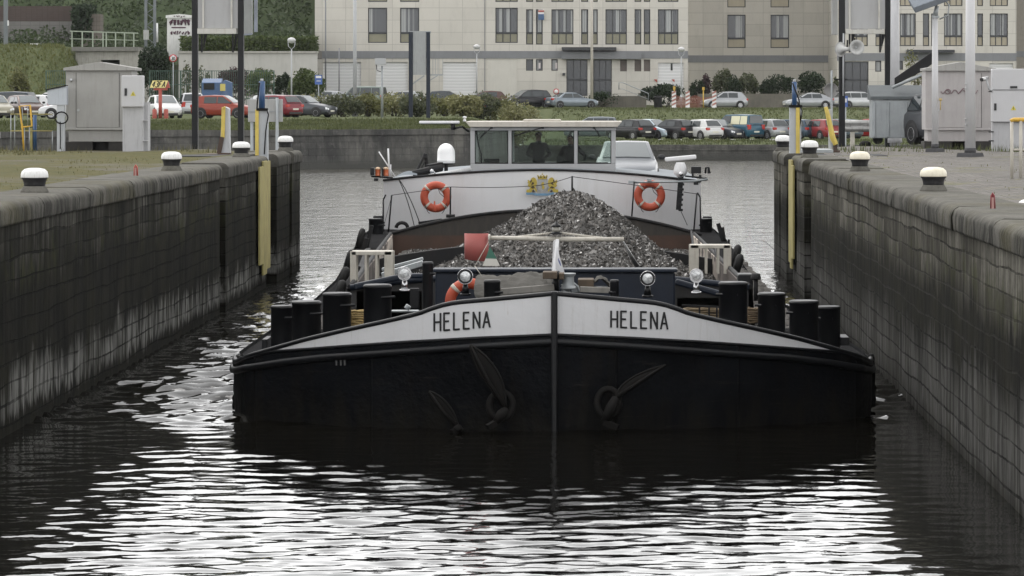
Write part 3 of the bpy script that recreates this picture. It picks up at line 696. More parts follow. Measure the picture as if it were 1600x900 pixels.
# white box frames over the side decks
def boxframe(px0, px1, py0, py1, d, posts):
    mb = MB(); a, b = P(px0, py1, d), P(px1, py0, d); t = .05; dep = .45
    for y in (d, d + dep):
        for x in (a.x + .03, b.x - .03): mb.box((x - .09 if x > (a.x + b.x) / 2 and y == d else x - t, y - .02, a.z), (x + (.12 if px0 > 900 and x < (a.x + b.x) / 2 else t), y + .02, b.z))
        mb.box((a.x, y - .02, b.z - .06), (b.x, y + .02, b.z))
        for f in posts: x = a.x + (b.x - a.x) * f; mb.box((x - .02, y - .018, a.z), (x + .02, y + .018, b.z - .05))
    mb.box((a.x, d + .021, b.z - .04), (b.x, d + dep - .021, b.z + .005)); return mb.build('gantry_frame', OFFW, barge, bevel=.008)
boxframe(549, 612, 393, 448, 60, (.36, .62))
boxframe(1079, 1141, 383, 428, 66, (.4, .7))
# clutter along the side decks: planks, fender irons
mb = MB()
for p0, p1, ww in (((572, 392, 84), (581, 352, 84), .09), ((566, 400, 82), (573, 372, 82), .10), ((545, 452, 66), (560, 415, 66), .1), ((530, 462, 63), (556, 428, 64), .12), ((560, 430, 72), (575, 390, 76), .12), ((1122, 349, 86), (1131, 380, 86), .10), ((1129, 355, 86), (1133, 380, 86), .07), ((1139, 374, 70), (1138, 420, 70), .04), ((1117, 386, 74), (1124, 424, 70), .04), ((1080, 362, 78), (1088, 420, 70), .04)): mb.bar(P(*p0), P(*p1), ww, .06, V((0, 1, 0)))
mb.build('deck_iron', DARK, barge, bevel=.008)
TYT = {536: 'left of the white box frame at its middle', 545: 'left of and above the left white box frame', 563: 'beside the left leaning planks', 530: 'lowest on the left below the white box frame', 1149: 'right of the right white box frame', 1152: 'right of the white box frame, the lower one'}
for px, py, d, r in ((536, 440, 66, .20), (545, 410, 72, .18), (563, 375, 84, .2), (530, 462, 62, .2), (1149, 402, 72, .18), (1152, 416, 68, .16)):
    mb = MB()
    c = P(px, py, d); mb = MB()
    mb.tube([c + V((.05 * math.sin(q), r * math.cos(q), r * math.sin(q))) for q in [i * 2 * math.pi / 16 for i in range(16)]], .075, 8, closed=True)
    o = mb.build('tyre', RUBBER); mb = MB(); tag(o, 'old black tyre hung on the barge ' + TYT[px], 'tyre', 'tyres hung along the barge')
for px, py, d in ((1125, 422, 66), (1127, 434, 64)):
    pass

# scrap heap in the hold
def scrap():
    r = np.random.default_rng(3)
    def hz(x, y):
        # long ridge along the hold, highest at d=76, with lower lobes forward
        cx = axis(y) + 1.0
        h = 0.0
        for (px, py, d, wx, wy, hh) in ((908, 293, 78, 1.35, 5.0, 1.55), (868, 335, 73, 1.5, 4.5, .88), (920, 350, 70, 1.4, 4.0, .95), (935, 385, 65, 1.3, 3.4, .8), (820, 360, 74, 1.5, 4, .45), (975, 375, 72, 1.1, 4, .45), (745, 390, 77, 1.3, 4, .5), (1000, 390, 75, 1.0, 4, .12), (870, 400, 64, 1.0, 3, .35), (895, 300, 79, 2.7, 7, .24)):
            x0 = X(px, d); h = np.maximum(h, 0) + hh * np.exp(-np.abs((x - x0) / wx) ** 1.85 - ((y - d) / wy) ** 2)
        return np.minimum(.62 + h * .68, 3)
    n = 85000; mbv = []; mbf = []
    y = r.uniform(58.6, 88, n); x = np.array([axis(q) for q in y]) + r.uniform(-3.2, 3.4, n); z = hz(x, y)
    gx = np.linspace(-4.8, 3.2, 90); gy = np.linspace(58.5, 88.3, 160); GX, GY = np.meshgrid(gx, gy); GZ = hz(GX, GY) + r.uniform(-.05, .05, GX.shape)
    vs = np.stack([GX, GY, GZ], -1).reshape(-1, 3); k = len(gx)
    ii = (np.arange(len(gy) - 1)[:, None] * k + np.arange(k - 1)[None]).reshape(-1)
    fs = np.stack([ii, ii + 1, ii + k + 1, ii + k], 1)
    s = r.uniform(.014, .043, n) * (1 + (r.random(n) < .05) * 1.2); A = r.normal(size=(n, 3)); A /= np.linalg.norm(A, axis=1)[:, None]; B = np.cross(A, r.normal(size=(n, 3))); B /= np.linalg.norm(B, axis=1)[:, None]; N = np.cross(A, B)
    c = np.stack([x, y, z + r.uniform(-.02, .07, n)], 1)
    asp = r.uniform(.35, 1.0, n)
    p = [c + A * s[:, None] + N * (s * r.uniform(-.3, .3, n))[:, None], c + B * (s * asp)[:, None], c - A * (s * r.uniform(.5, 1, n))[:, None] + N * (s * r.uniform(-.4, .4, n))[:, None], c - B * (s * asp)[:, None]]
    sv = np.stack(p, 1).reshape(-1, 3); sf = np.arange(n * 4).reshape(n, 4) + len(vs)
    me = bpy.data.meshes.new('scrap_heap'); me.from_pydata(np.concatenate([vs, sv]).tolist(), [], fs.tolist() + sf.tolist())
    m = NT('shredded scrap metal'); rd = m.n('NewGeometry').outputs['Random Per Island']; n1 = m.noise(m.pos(), 1.1, 4)
    cr = m.n('ValToRGB', {0: rd}); e = cr.color_ramp.elements; e[0].color = (.035, .033, .031, 1); e[1].color = (.45, .44, .43, 1); e[1].position = 1
    for pz, cc in ((.45, (.10, .096, .09, 1)), (.62, (.14, .125, .11, 1)), (.8, (.24, .235, .23, 1)), (.96, (.33, .32, .31, 1))): q = e.new(pz); q.color = cc
    cc = m.mix(m.ramp(n1, .4, .65, 0, .35), cr.outputs[0], (.045, .04, .035))
    m.P(Base_Color=cc, Roughness=m.ramp(rd, 0, 1, .75, .4), Metallic=m.ramp(rd, .5, .9, 0, .5)); me.materials.append(m.m); me.materials.append(plain('scrap fines', (.07, .064, .058), .9)); mi = np.zeros(len(me.polygons), 'i'); mi[:len(fs)] = 1; me.polygons.foreach_set('material_index', mi)
    o = bpy.data.objects.new('scrap_heap', me); C.objects.link(o)
    return tag(o, 'grey heap of shredded scrap metal piled up in the hold of the barge', 'scrap metal', kind='stuff')
scrap()

# aft cabin front: white, cambered top and bottom, slightly rounded in plan
CAB = paint('white cabin paint', (.64, .64, .65), .4, .025, (.45, .42, .38), .3, 1.2)
def cab_row(py_l, py_c, py_r, n=30, k=0):
    out = []
    for i in range(n + 1):
        t = i / n; px = 599 + (1095 - 599) * t; q = 2 * t - 1; py = py_c + ((py_l if q < 0 else py_r) - py_c) * abs(q) ** 1.8
        d = 91.6 + 1.1 * abs(q) ** 2.2; p = P(px, py, d); out.append(p)
    return out
mb = MB(); top = cab_row(282, 266, 284); bot = cab_row(372, 345, 372)
mb.grid([top, bot], True)
for e, sgn in ((0, 1), (-1, -1)):
    q = [top[e], bot[e], bot[e] + V((sgn * -.05, 8, -.4)), top[e] + V((sgn * .1, 8, 0))]; mb.add(q, [(0, 1, 2, 3) if sgn < 0 else (0, 3, 2, 1)], False)
cabin = mb.build('aft_cabin', CAB, barge)
mb = MB(); mb.grid([[p + V((0, 0, .0)) for p in top], [p + V((0, 14, -.05)) for p in top]], False); mb.build('cabin_roof', paint('cabin roof grey', (.16, .18, .20), .6, .1), barge)
mb = MB(); mb.tube([p + V((0, -.02, .01)) for p in top], .032, 6); mb.build('roof_edge', DARK, barge)
# low bollards beside the cabin
for px0, px1, yt, d in ((576, 599, 341, 90), (583, 599, 337, 92), (1094, 1113, 341, 91), (1098, 1112, 338, 92.4)): deck_bollard(px0, px1, yt, d, .8)
# stanchions and wires across the cabin front
mb = MB()
for a, b in (((612, 305, 90.2), (607, 362, 90.2)), ((704, 292, 89.6), (703.5, 337, 89.6)), ((894, 275, 89.4), (894, 302, 89.4)), ((991, 284, 89.6), (987, 340, 89.6)), ((1089, 302, 90), (1084, 362, 90)), ((599, 312, 90), (598.5, 362, 90)), ((599, 312, 90), (603, 304, 90)), ((1094, 308, 90.2), (1095, 362, 90.2)), ((1094, 308, 90.2), (1089.5, 301, 90.2))):
    mb = MB(); mb.tube([P(*a), P(*b)], .022, 6); mb.build('stanchion', BLACK, barge)
mb = MB()
def wire(a, b, sag=0, r=.008):
    a, b = P(*a), P(*b); mb.tube([a + (b - a) * t + V((0, 0, -sag * 4 * t * (1 - t))) for t in [i / 8 for i in range(9)]], r, 4)
wire((612, 305, 90.2), (704, 292, 89.6)); wire((704, 292, 89.6), (840, 290, 89.5), .03); wire((840, 290, 89.5), (894, 276, 89.4), .02); wire((894, 276, 89.4), (991, 289, 89.6)); wire((991, 289, 89.6), (1089, 303, 90)); wire((611, 310, 90.2), (600, 352, 90))
mb.build('guard_wire', DARK, barge)
mb = MB(); wire((623, 281, 91.2), (648, 356, 91.0), -.12, .012); wire((624, 281, 91.2), (657, 352, 91.0), -.10, .012); wire((1064, 330, 91), (1074, 352, 91), 0, .008); mb.build('cable', BLACK, barge)
mb = MB(); mb.bar(P(655, 349, 90.4), P(690, 344, 90.2), .1, .08); mb.build('deck_fitting', DARK, barge); mb = MB(); mb.tube([P(628 + 9 * math.cos(t), 356 - 8 * math.sin(t), 90.6) for t in [i * math.pi / 8 for i in range(9)]], .05, 6); mb.build('hose', DARK, barge); mb = MB(); mb.cyl(P(704, 340, 89.5), P(704, 335, 89.5), .11); mb.build('deck_fitting', DARK, barge)
# ------------------------------------------------------------------ wheelhouse
wh = MB(); d1, d2 = 95.0, 97.8
xl, xr = X(735, d1), X(962, d1); zb, zs, zt0 = Z(268.5, d1), Z(256, d1), Z(199, d1)
def tint():
    m = NT('tinted wheelhouse glass'); tr = m.n('BsdfTransparent', {'Color': (.85, .89, .87)}); gl = m.n('BsdfGlossy', {'Color': (1, 1, 1), 'Roughness': .02}); fr = m.n('Fresnel', {'IOR': 1.5})
    mx = m.n('MixShader', {0: m.math('MULTIPLY', fr.outputs[0], .10)}); m.t.links.new(tr.outputs[0], mx.inputs[1]); m.t.links.new(gl.outputs[0], mx.inputs[2]); m.t.links.new(mx.outputs[0], m.out.inputs[0]); return m.m
TINT = tint()
def wb(name, boxes, mat, parent=barge, bevel=.012):
    mb = MB()
    for a, b in boxes: mb.box(a, b)
    return mb.build(name, mat, parent, bevel=bevel)
posts = []
mx = [(735, 742), (794, 799.5), (897, 902.5), (955, 962)]
for y0 in (d1, d2 - .08):
    for p0, p1 in mx: posts.append(((X(p0, d1), y0, zs), (X(p1, d1), y0 + .08, zt0 - .08)))
    posts.append(((xl, y0 - .004, zt0 - .081), (xr, y0 + .084, zt0)))
posts.append(((xl, d1 + .084, zt0 - .08), (xl + .1, d2 - .084, zt0 - .001))); posts.append(((xr - .1, d1 + .084, zt0 - .08), (xr, d2 - .084, zt0 - .001)))
house = wb('wheelhouse_frame', posts, ALU)
wb('wheelhouse_wall', [((xl, d1 - .01, zb - .3), (xr, d1 + .09, zs)), ((xl, d2 - .08, zb - .3), (xr, d2, zs - .1)), ((xl, d1 + .091, zb - .3), (xl + .06, d2 - .081, zs - .05)), ((xr - .06, d1 + .091, zb - .3), (xr, d2 - .081, zs - .05))], ALU)
for y0, nm in ((d1 + .03, 0), (d2 - .05, 1)):
    for (p0, p1) in ((742, 794), (799.5, 897), (902.5, 955)):
        wb('window_pane', [((X(p0, d1), y0, zs), (X(p1, d1), y0 + .01, zt0 - .081))], TINT, bevel=0)
for x in (xl + .02, xr - .03): wb('window_pane', [((x, d1 + .09, zs - .05), (x + .01, d2 - .09, zt0 - .081))], TINT, bevel=0)
# dark rubber round each front pane
mb = MB()
for (p0, p1) in ((742, 794), (799.5, 897), (902.5, 955)):
    a, b = P(p0, 256, d1 - .004), P(p1, 204.2, d1 - .004); t = .018
    for q in (((a.x, a.z), (a.x + t, b.z)), ((b.x - t, a.z), (b.x, b.z)), ((a.x + t, b.z - t), (b.x - t, b.z)), ((a.x + t, a.z), (b.x - t, a.z + t))): mb.box((q[0][0], d1 + .005, q[0][1]), (q[1][0], d1 + .028, q[1][1]))
mb.build('window_seal', RUBBER, house)
CREAM = paint('cream roof paint', (.44, .41, .36), .6, .08, (.25, .2, .15), .4, 2)
mb = MB(); a, b = P(727, 198.5, d1 - .25), P(972, 190, d1 - .25)
mb.prism([V((a.x + .12, d1 - .25, a.z)), V((b.x - .12, d1 - .25, a.z)), V((b.x, d1 - .25, b.z)), V((a.x, d1 - .25, b.z))], (0, d2 - d1 + .5, 0)); roof = mb.build('wheelhouse_roof', CREAM, barge, bevel=.015)
wb('roof_hatch', [((X(818, 96), 95.6, b.z), (X(876, 96), 97, b.z + .05))], CREAM)
mb = MB(); c = P(726, 190, 95); mb.lathe([(.02, 0), (.045, .02), (.03, .06), (.015, .08), (.05, .09), (.05, .13), (.02, .14)], c, 10); mb.build('roof_lamp', WHITE, barge)
for a_, b_ in (((768, 199, 94.9), (750, 216, 94.93)), ((848, 199, 94.9), (803, 213, 94.93)), ((928, 199, 94.9), (938, 214, 94.93))):
    mb = MB(); mb.tube([P(*a_), P(*b_)], .012, 5); mb.bar(P(*b_) * .0 + P(b_[0], b_[1], 94.95), P(b_[0] + (a_[0] - b_[0]) * .55, b_[1] + (a_[1] - b_[1]) * .7, 94.95), .03, .02); mb.box(P(a_[0] - 2, a_[1] + 2, 94.9), P(a_[0] + 2, a_[1] - 1, 95)); mb.build('wiper', BLACK, house)
wb('console', [((xl + .2, d1 + .15, zb - .2), (xr - .2, d1 + .6, zs + .03)), ((xl + .35, d1 + .25, zs + .03), (xl + .75, d1 + .45, zs + .13)), ((X(870, 95.4), d1 + .3, zs + .03), (X(880, 95.4), d1 + .4, zs + .2))], DARK)
mb = MB(); mb.tube([P(744, 204, 95.2), P(748, 228, 95.2), P(752, 240, 95.3), P(752, 256, 95.3)], .022, 6); mb.build('curtain_cord', BLACK, barge)
wb('wheelhouse_floor', [((xl, d1 + .1, 1.3), (xr, d2 - .1, 1.37))], DARK)
# radar arm on the roof corner
mb = MB(); mb.box(P(655, 193, 95.6) + V((0, -.08, 0)), P(718, 189, 95.6) + V((0, .12, 0))); mb.build('radar_arm', WHITE, barge, bevel=.02)
mb = MB(); mb.box(P(658, 194.3, 95.6) + V((0, -.06, 0)), P(717, 193, 95.6) + V((0, .1, 0))); mb.cyl(P(708, 194, 95.6), P(708, 203, 95.6), .06, n=10); mb.tube([P(708, 201, 95.6), P(722, 198, 95.6), P(733, 206, 95.8)], .03, 6); mb.build('arm_bracket', BLACK, barge)
# people in the wheelhouse
def person(px_head, py_head, d, turn, lean, label, arm):
    """one continuous figure grown over a skeleton; stands behind the console"""
    top = P(px_head, py_head, d); x, z0 = top.x, top.z - 1.76
    J = {}; E = []
    def j(n, p, r, par=None):
        J[n] = (V(p), r)
        if par: E.append((par, n))
    q = lambda a, b, c: V((x + a, d + b, z0 + c))
    j('pelvis', q(0, .05, .95), (.16, .12)); j('waist', q(lean * .3, .04, 1.12), (.155, .115), 'pelvis'); j('chest', q(lean * .7, .02, 1.34), (.185, .13), 'waist'); j('neck0', q(lean, .01, 1.49), (.075, .075), 'chest'); j('neck', q(lean, -.01, 1.55), (.058, .062), 'neck0'); j('jaw', q(0, -.025, 1.60), (.07, .085), 'neck'); j('brow', q(0, -.015, 1.68), (.082, .10), 'jaw'); j('crown', q(0, .005, 1.74), (.062, .075), 'brow')
    j('nose', q(.02 * turn, -.125, 1.645), (.014, .016), 'jaw')
    for sg, nm in ((-1, 'l'), (1, 'r')):
        ex, ez, hx, hy, hz = arm[0 if sg < 0 else 1]
        j('sh' + nm, q(lean * .8 + sg * .19, .02, 1.43), (.075, .075), 'chest'); j('el' + nm, q(sg * ex, -.05, ez), (.052, .052), 'sh' + nm); j('wr' + nm, q(sg * hx, hy, hz), (.035, .03), 'el' + nm); j('pa' + nm, q(sg * (hx - .03), hy - .07, hz + .01), (.042, .022), 'wr' + nm)
        for k in range(4): j('f%d' % k + nm, q(sg * (hx - .065 + .022 * k), hy - .145 - .01 * (k in (1, 2)), hz - .01), (.0095, .0095), 'pa' + nm); j('g%d' % k + nm, q(sg * (hx - .065 + .022 * k), hy - .165 - .012 * (k in (1, 2)), hz - .04), (.008, .008), 'f%d' % k + nm)
        j('th' + nm, q(sg * (hx - .085), hy - .07, hz + .0), (.011, .011), 'wr' + nm)
        j('hip' + nm, q(sg * .1, .06, .88), (.105, .11), 'pelvis'); j('kn' + nm, q(sg * .11, .03, .5), (.065, .07), 'hip' + nm); j('an' + nm, q(sg * .11, .08, .09), (.045, .05), 'kn' + nm); j('to' + nm, q(sg * .13, -.1, .04), (.045, .035), 'an' + nm)
    names = list(J); me = bpy.data.meshes.new('body'); base = V((x, d, z0))
    me.from_pydata([J[n][0] - base for n in names], [(names.index(a), names.index(b)) for a, b in E], [])
    root = thing('person', label, 'person', base)
    o = bpy.data.objects.new('body', me); C.objects.link(o); o.parent = root; LOC[o] = tuple(base)
    sk = o.modifiers.new('skin', 'SKIN'); sk.use_smooth_shade = True
    for i, n in enumerate(names): me.skin_vertices[0].data[i].radius = J[n][1]; me.skin_vertices[0].data[i].use_root = (n == 'pelvis')
    sb = o.modifiers.new('sub', 'SUBSURF'); sb.levels = 2; sb.render_levels = 2
    # clothes by height, near black to paint in the silhouette; skin above the collar
    m = NT('clothed figure'); zc = m.sep(m.coord())[2]; n1 = m.noise(m.coord(), 9, 3)
    c = m.mix(m.ramp(zc, 1.535, 1.54), m.mix(m.ramp(n1, .3, .7), (.006, .006, .007), (.012, .012, .013)), (.16, .10, .075)); m.P(Base_Color=c, Roughness=.8); me.materials.append(m.m)
    hb = MB(); hb.ball((x, d + .018, z0 + 1.70), .098, 14, 10, (.92, 1.02, .80)); hb.build('hair', plain('dark hair', (.015, .013, .012), .7), root)
    eb = MB()
    for sg in (-1, 1): eb.ball((x + sg * .033, d - .098, z0 + 1.665), .012, 8, 6)
    eb.build('eyes', plain('eyes', (.05, .04, .035), .2), root)
    cb = MB(); cb.lathe([(.10, -.02), (.088, .0), (.075, .05), (.068, .05)], (x + lean * .6, d + .0, z0 + 1.49), 16); cb.build('collar', plain('jacket collar', (.025, .025, .028), .8), root)
    return root
person(841.5, 207, 96.3, 0, .0, 'person shown as a dark silhouette standing upright behind the middle window of the wheelhouse', ((.30, 1.18, .16, -.30, 1.10), (.30, 1.18, .16, -.30, 1.10)))
person(890.5, 212, 96.3, 1, .03, 'shorter person shown as a dark silhouette at the helm behind a wheelhouse window post', ((.28, 1.18, .15, -.25, 1.08), (.40, 1.22, .42, -.30, 1.14)))
# ------------------------------------------------------------------ gear on the cabin roof
mb = MB(); c = P(697, 255, 94.5); r = 14 * 94.5 / F
mb.lathe([(r * .93, 0), (r, .015), (r, .06), (r * 1.012, .065), (r * 1.012, .075), (r * .985, .08), (r * .98, .26)] + [(r * .98 * math.cos(a), .26 + r * 1.1 * math.sin(a)) for a in [i * math.pi / 2 / 7 for i in range(1, 8)]][:-1] + [(.01, .26 + r * 1.1)], c, 24); dome = mb.build('satellite_dome', plain('dome white', (.8, .8, .8), .3), barge)
mb = MB(); mb.cyl(P(697, 255, 94.5), P(697, 272, 94.5), .05); mb.box(P(686, 257, 94.4), P(708, 255.2, 94.6)); mb.box(P(703, 259, 94.4), P(712, 258, 94.6)); mb.build('dome_stand', DARK, barge)
mb = MB(); mb.tube([P(670, 275, 93.4), P(700, 270, 93.5), P(735, 264.5, 94)], .05, 8); mb.build('boom', paint('boom grey', (.5, .5, .5), .4), barge)
mb = MB(); mb.ball(P(675, 267.5, 93.2), .055, 10, 8); mb.cyl(P(678, 268, 93.2), P(680, 272, 93.2), .02); mb.build('roof_spotlight', CHROME, barge)
mb = MB(); mb.tube([P(651, 268, 93.8), P(664, 240, 94)], .035, 6); mb.tube([P(657, 266, 93.8), P(667, 246, 94)], .02, 6); mb.cyl(P(665, 240, 94), P(667, 262, 94), .055, n=8); mb.box(P(662, 248, 93.9), P(668, 240, 94.1)); mb.bar(P(668, 262, 93.7), P(690, 258, 93.9), .22, .16); mb.tube([P(645, 272, 93.6), P(670, 266, 93.6), P(690, 262, 93.8)], .10, 8); mb.build('deck_crane', DARK, barge, bevel=.01)
mb = MB(); rows = []
for i in range(9): rows.append([P(618 + 34 * i / 8, 277 - 9 * math.sin(math.pi * min(1, i / 8 * .75)) * (1 - abs(q - 2) / 3) - 1, 93 + q * .4) for q in range(5)])
mb.grid(rows); o = mb.build('tarpaulin', paint('blue grey cloth', (.10, .12, .14), .8, .2)); tag(o, 'small blue grey cloth bundled on the cabin roof beside the white antennas', 'tarpaulin')
mb = MB()
for a, b, r_ in (((592, 237, 92.4), (617, 276, 92.4), .018), ((606.5, 232, 92.2), (608.5, 279, 92.2), .024), ((610.5, 257, 92.3), (610.5, 279, 92.3), .014)): mb.tube([P(*a), P(*b)], r_, 6)
mb.build('antenna', WHITE, barge)
# navigation lanterns on outriggers
def outrigger(px_list, barp, lab):
    mb = MB(); mb.tube([P(*barp[0]), P(*barp[1])], .025, 6)
    for px, py, wd, hh in px_list: mb.box(P(px - wd, py + hh, 92.0), P(px + wd, py - hh, 92.25))
    return mb.build('lantern_outrigger', BLACK, barge, bevel=.01)
outrigger([(582, 268, 3.5, 6), (598, 269, 1.4, 7), (588, 280.5, 3.6, 2.6)], ((580, 275.5, 92.1), (614, 278, 92.1)), 1)
for px in (590.5, 603):
    mb = MB(); c = P(px, 275, 92.1); mb.lathe([(.065, 0), (.07, .015), (.066, .03), (.066, .16), (.07, .17), (.06, .2), (.02, .22)], c, 14); o = mb.build('lantern', paint('orange lantern glass', (.50, .13, .05), .3, .1), barge)
    mb = MB(); mb.lathe([(.068, .165), (.074, .17), (.06, .205), (.02, .225)], c, 14); mb.build('lantern_cap', paint('lantern cap', (.5, .35, .22), .5), o)
# radar mast at the right
mb = MB(); mb.bar(P(1064, 275, 91.0), P(1060, 328, 91.0), .13, .1, V((0, 1, 0))); mb.bar(P(1060, 328, 91), P(1067, 328, 91), .06, .06); 
for k in range(5): mb.box(P(1062 - k * .5, 290 + k * 8, 90.9), P(1069 - k * .6, 286 + k * 8, 91.02))
mb.build('radar_mast', BLACK, barge, bevel=.008)
mb = MB(); c = P(1063, 277, 91); mb.lathe([(.06, 0), (.10, .03), (.16, .09), (.165, .17), (.14, .28), (.12, .33), (.1, .37)], c, 16); mb.build('radar_pedestal', WHITE, barge)
mb = MB(); mb.bar(P(1039, 249.5, 91), P(1088, 245, 91), .12, .11); mb.build('radar_scanner', WHITE, barge, bevel=.03)
mb = MB(); mb.ball(P(1064, 272, 90.7), .065, 10, 8); mb.build('mast_spotlight', CHROME, barge)
mb = MB(); mb.tube([P(984, 285, 90.8), P(1050, 284, 90.8), P(1085, 283, 90.8), P(1106, 280, 90.8)], .03, 6); mb.box(P(982, 287, 90.7), P(992, 282, 90.9)); mb.box(P(1011, 283, 90.7), P(1018, 279, 90.9)); mb.build('lantern_bar', GALV, barge)
mb = MB(); mb.box(P(1080, 271, 90.8), P(1095, 260, 91.1)); mb.box(P(1081, 278, 90.85), P(1084, 271, 90.95)); mb.box(P(1092, 279, 90.85), P(1096, 273, 90.95)); mb.box(P(1098, 283, 90.8), P(1104, 277, 91)); mb.box(P(1084, 289, 90.8), P(1091, 283, 91)); mb.tube([P(1070, 275, 90.9), P(1098, 278, 90.9)], .025, 6)
mb.tube([P(1102, 271, 91), P(1103, 262, 91), P(1107, 261, 91), P(1109, 271, 91)], .03, 6); mb.box(P(1105.5, 271, 90.9), P(1109, 262, 91.1)); mb.build('floodlight', BLACK, barge, bevel=.01)
# lifebuoys
def lifebuoy(px, py, rpx, d, label, tilt=0, wpx=6.2, ang0=45, parent=None, ropes=True):
    c = P(px, py, d); k = d / F; Rr = (rpx - wpx) * k; rr = wpx * k; root = thing('lifebuoy', label, 'lifebuoy', c, 'orange lifebuoys on the barge')
    mb = MB(); mb.tube([c + V((Rr * math.cos(t), 0, Rr * math.sin(t))) for t in [i * 2 * math.pi / 36 for i in range(36)]], rr, 12, closed=True); mb.build('ring', ORANGE, root)
    for q in range(4):
        a = R(ang0 + 90 * q); mb = MB(); mb.tube([c + V((Rr * math.cos(a + t), 0, Rr * math.sin(a + t))) for t in (-.09, -.03, .03, .09)], rr * 1.05, 12); mb.build('band', OFFW, root)
    if ropes:
        mb = MB()
        for sgn in (-1, 1): mb.tube([c + V((sgn * (Rr * (.95 - .45 * t)), -rr, -Rr * (.55 + .85 * math.sin(t * math.pi * .5)))) for t in [i / 6 for i in range(7)]], .008, 5)
        mb.tube([c + V((.2 * Rr, -rr * .5, Rr * .75)), c + V((.35 * Rr, -rr * .5, .3 * Rr)), c + V((.75 * Rr, -rr * .5, -.05 * Rr))], .008, 5); mb.build('grab_line', DARK, root)
    return root
b1 = lifebuoy(681, 307.5, 24.5, 91.1, 'orange lifebuoy with a lamp tied on, hung left of the crest on the white cabin')
mb = MB(); mb.lathe([(.03, 0), (.045, .03), (.04, .14), (.025, .16), (.018, .26), (.0, .27)], P(679, 331, 90.9), 10); mb.build('buoy_lamp', ORANGE, b1)
lifebuoy(1015, 305.5, 24.5, 91.1, 'orange lifebuoy hung under the lamp bar at the right of the white cabin')
lifebuoy(733, 472, 38, 52.6, 'orange lifebuoy half hidden behind the bow rail beside a spotlight', wpx=8.5, ropes=False)
# crest on the cabin front, cut from sheet and painted: crown, shield, two lions, motto scroll
GOLD = paint('gold paint', (.43, .33, .05), .55, .15, (.12, .08, .02), .35, 20); BRN = plain('dark brown paint', (.05, .035, .015), .6); SHIELD = paint('shield grey', (.34, .34, .33), .5, .1); SCR = paint('scroll blue', (.12, .24, .36), .5, .2)
crest_off = P(847.5, 287, 91.45); kk = 91.45 / F
def crest_poly(mb, pts, lay, th=.012): mb.prism([crest_off + V(((a - 47.5) * kk, -.012 * lay, -(b - 27) * kk)) for a, b in pts], (0, -.01, 0))
crest = MB(); crest_poly(crest, [(40, 19), (55.5, 19), (56, 30), (53.5, 36), (47.8, 40), (42, 36), (39.5, 30)], 1); cr = crest.build('coat_of_arms', SHIELD, barge)
mb = MB(); crest_poly(mb, [(39.2, 14), (40.5, 13), (43, 16), (45, 13), (47.2, 15.5), (49.5, 13), (52, 16), (54.5, 13), (55.8, 14.5), (54, 20), (41, 20)], 2); crest_poly(mb, [(46.3, 13), (47.3, 9.5), (48.3, 13), (47.3, 14)], 2); mb.build('crown', GOLD, cr)
mb = MB(); crest_poly(mb, [(40.6, 15), (42.5, 16.6), (42, 18), (41.2, 18)], 3.3); crest_poly(mb, [(44.2, 15), (46.4, 16.5), (46, 18), (44.4, 18)], 3.3); crest_poly(mb, [(49.8, 15), (52, 16.5), (51, 18), (49.5, 18)], 3.3); crest_poly(mb, [(53, 16.6), (55, 15), (54.3, 18), (53.4, 18)], 3.3)
LION = [(38.6, 22), (36.8, 18.6), (33.5, 17), (31, 17.8), (29.5, 20), (28.4, 23), (26, 21), (24.2, 21.6), (25, 24), (24, 25.6), (26, 27), (24.6, 29.5), (26, 32), (29, 33.5), (26, 36), (23.4, 36), (22.4, 38), (23, 41), (30.5, 41), (32, 36.5), (35, 35.5), (37, 38.5), (39.5, 40.4), (38.6, 36), (36.5, 33), (38.4, 30), (39.2, 26)]
for mir in (0, 1):
    m2 = MB(); crest_poly(m2, [((95.2 - a) if mir else a, b) for a, b in LION], 2); m2.build('lion', GOLD, cr)
    for poly in ([(32, 24), (35, 26), (33, 28), (30, 29)], [(29, 33), (33, 30.5), (36, 33), (32, 34.5)], [(31, 38), (34, 36), (36.5, 40.4), (32, 40.6)], [(28.5, 22.5), (31, 20.5), (31, 23), (29, 26)]): crest_poly(mb, [((95.2 - a) if mir else a, b) for a, b in poly], 3.3)
mb.build('dark_detail', BRN, cr)
mb = MB(); crest_poly(mb, [(46.6, 25), (49, 24), (50.5, 26.5), (49.2, 29), (51, 33), (49, 36), (46.5, 34), (47.5, 30), (45, 29.5)], 2.4); mb.build('shield_lion', GOLD, cr)
mb = MB(); crest_poly(mb, [(22, 40.8), (32, 40.6), (38, 42), (57, 42), (63, 40.6), (73, 40.8), (72, 44.2), (62, 44.2), (57, 45.6), (38, 45.6), (32, 44.2), (22.4, 44.4)], 3.4); mb.build('motto_scroll', SCR, cr)
# ------------------------------------------------------------------ foredeck gear
mast = MB(); mast.tube([P(869, 462, 49.9), P(868.5, 424, 49.9)], .045, 8); mast.build('mast_foot', BLACK, barge)
mb = MB(); mb.bar(P(867, 424, 50.6), P(869.5, 372, 50.6), .085, .06, V((0, 1, 0))); mb.bar(P(865.5, 426, 50.3), P(871, 374, 50.5), .05, .03, V((0, 1, 0))); mb.build('fore_mast', WHITE, barge, bevel=.01)
mb = MB(); mb.tube([P(765, 371.5, 50.6), P(868, 373.5, 50.6)], [.028, .036], 8); mb.tube([P(868, 373.5, 50.6), P(975, 374, 50.6)], [.036, .03], 8); mb.build('mast_yard', OFFW, barge)
mb = MB(); mb.tube([P(800, 371, 50.62), P(866, 363.5, 50.62)], .016, 6); mb.tube([P(873, 363.5, 50.62), P(945, 372, 50.62)], .016, 6); mb.build('yard_stay', OFFW, barge)
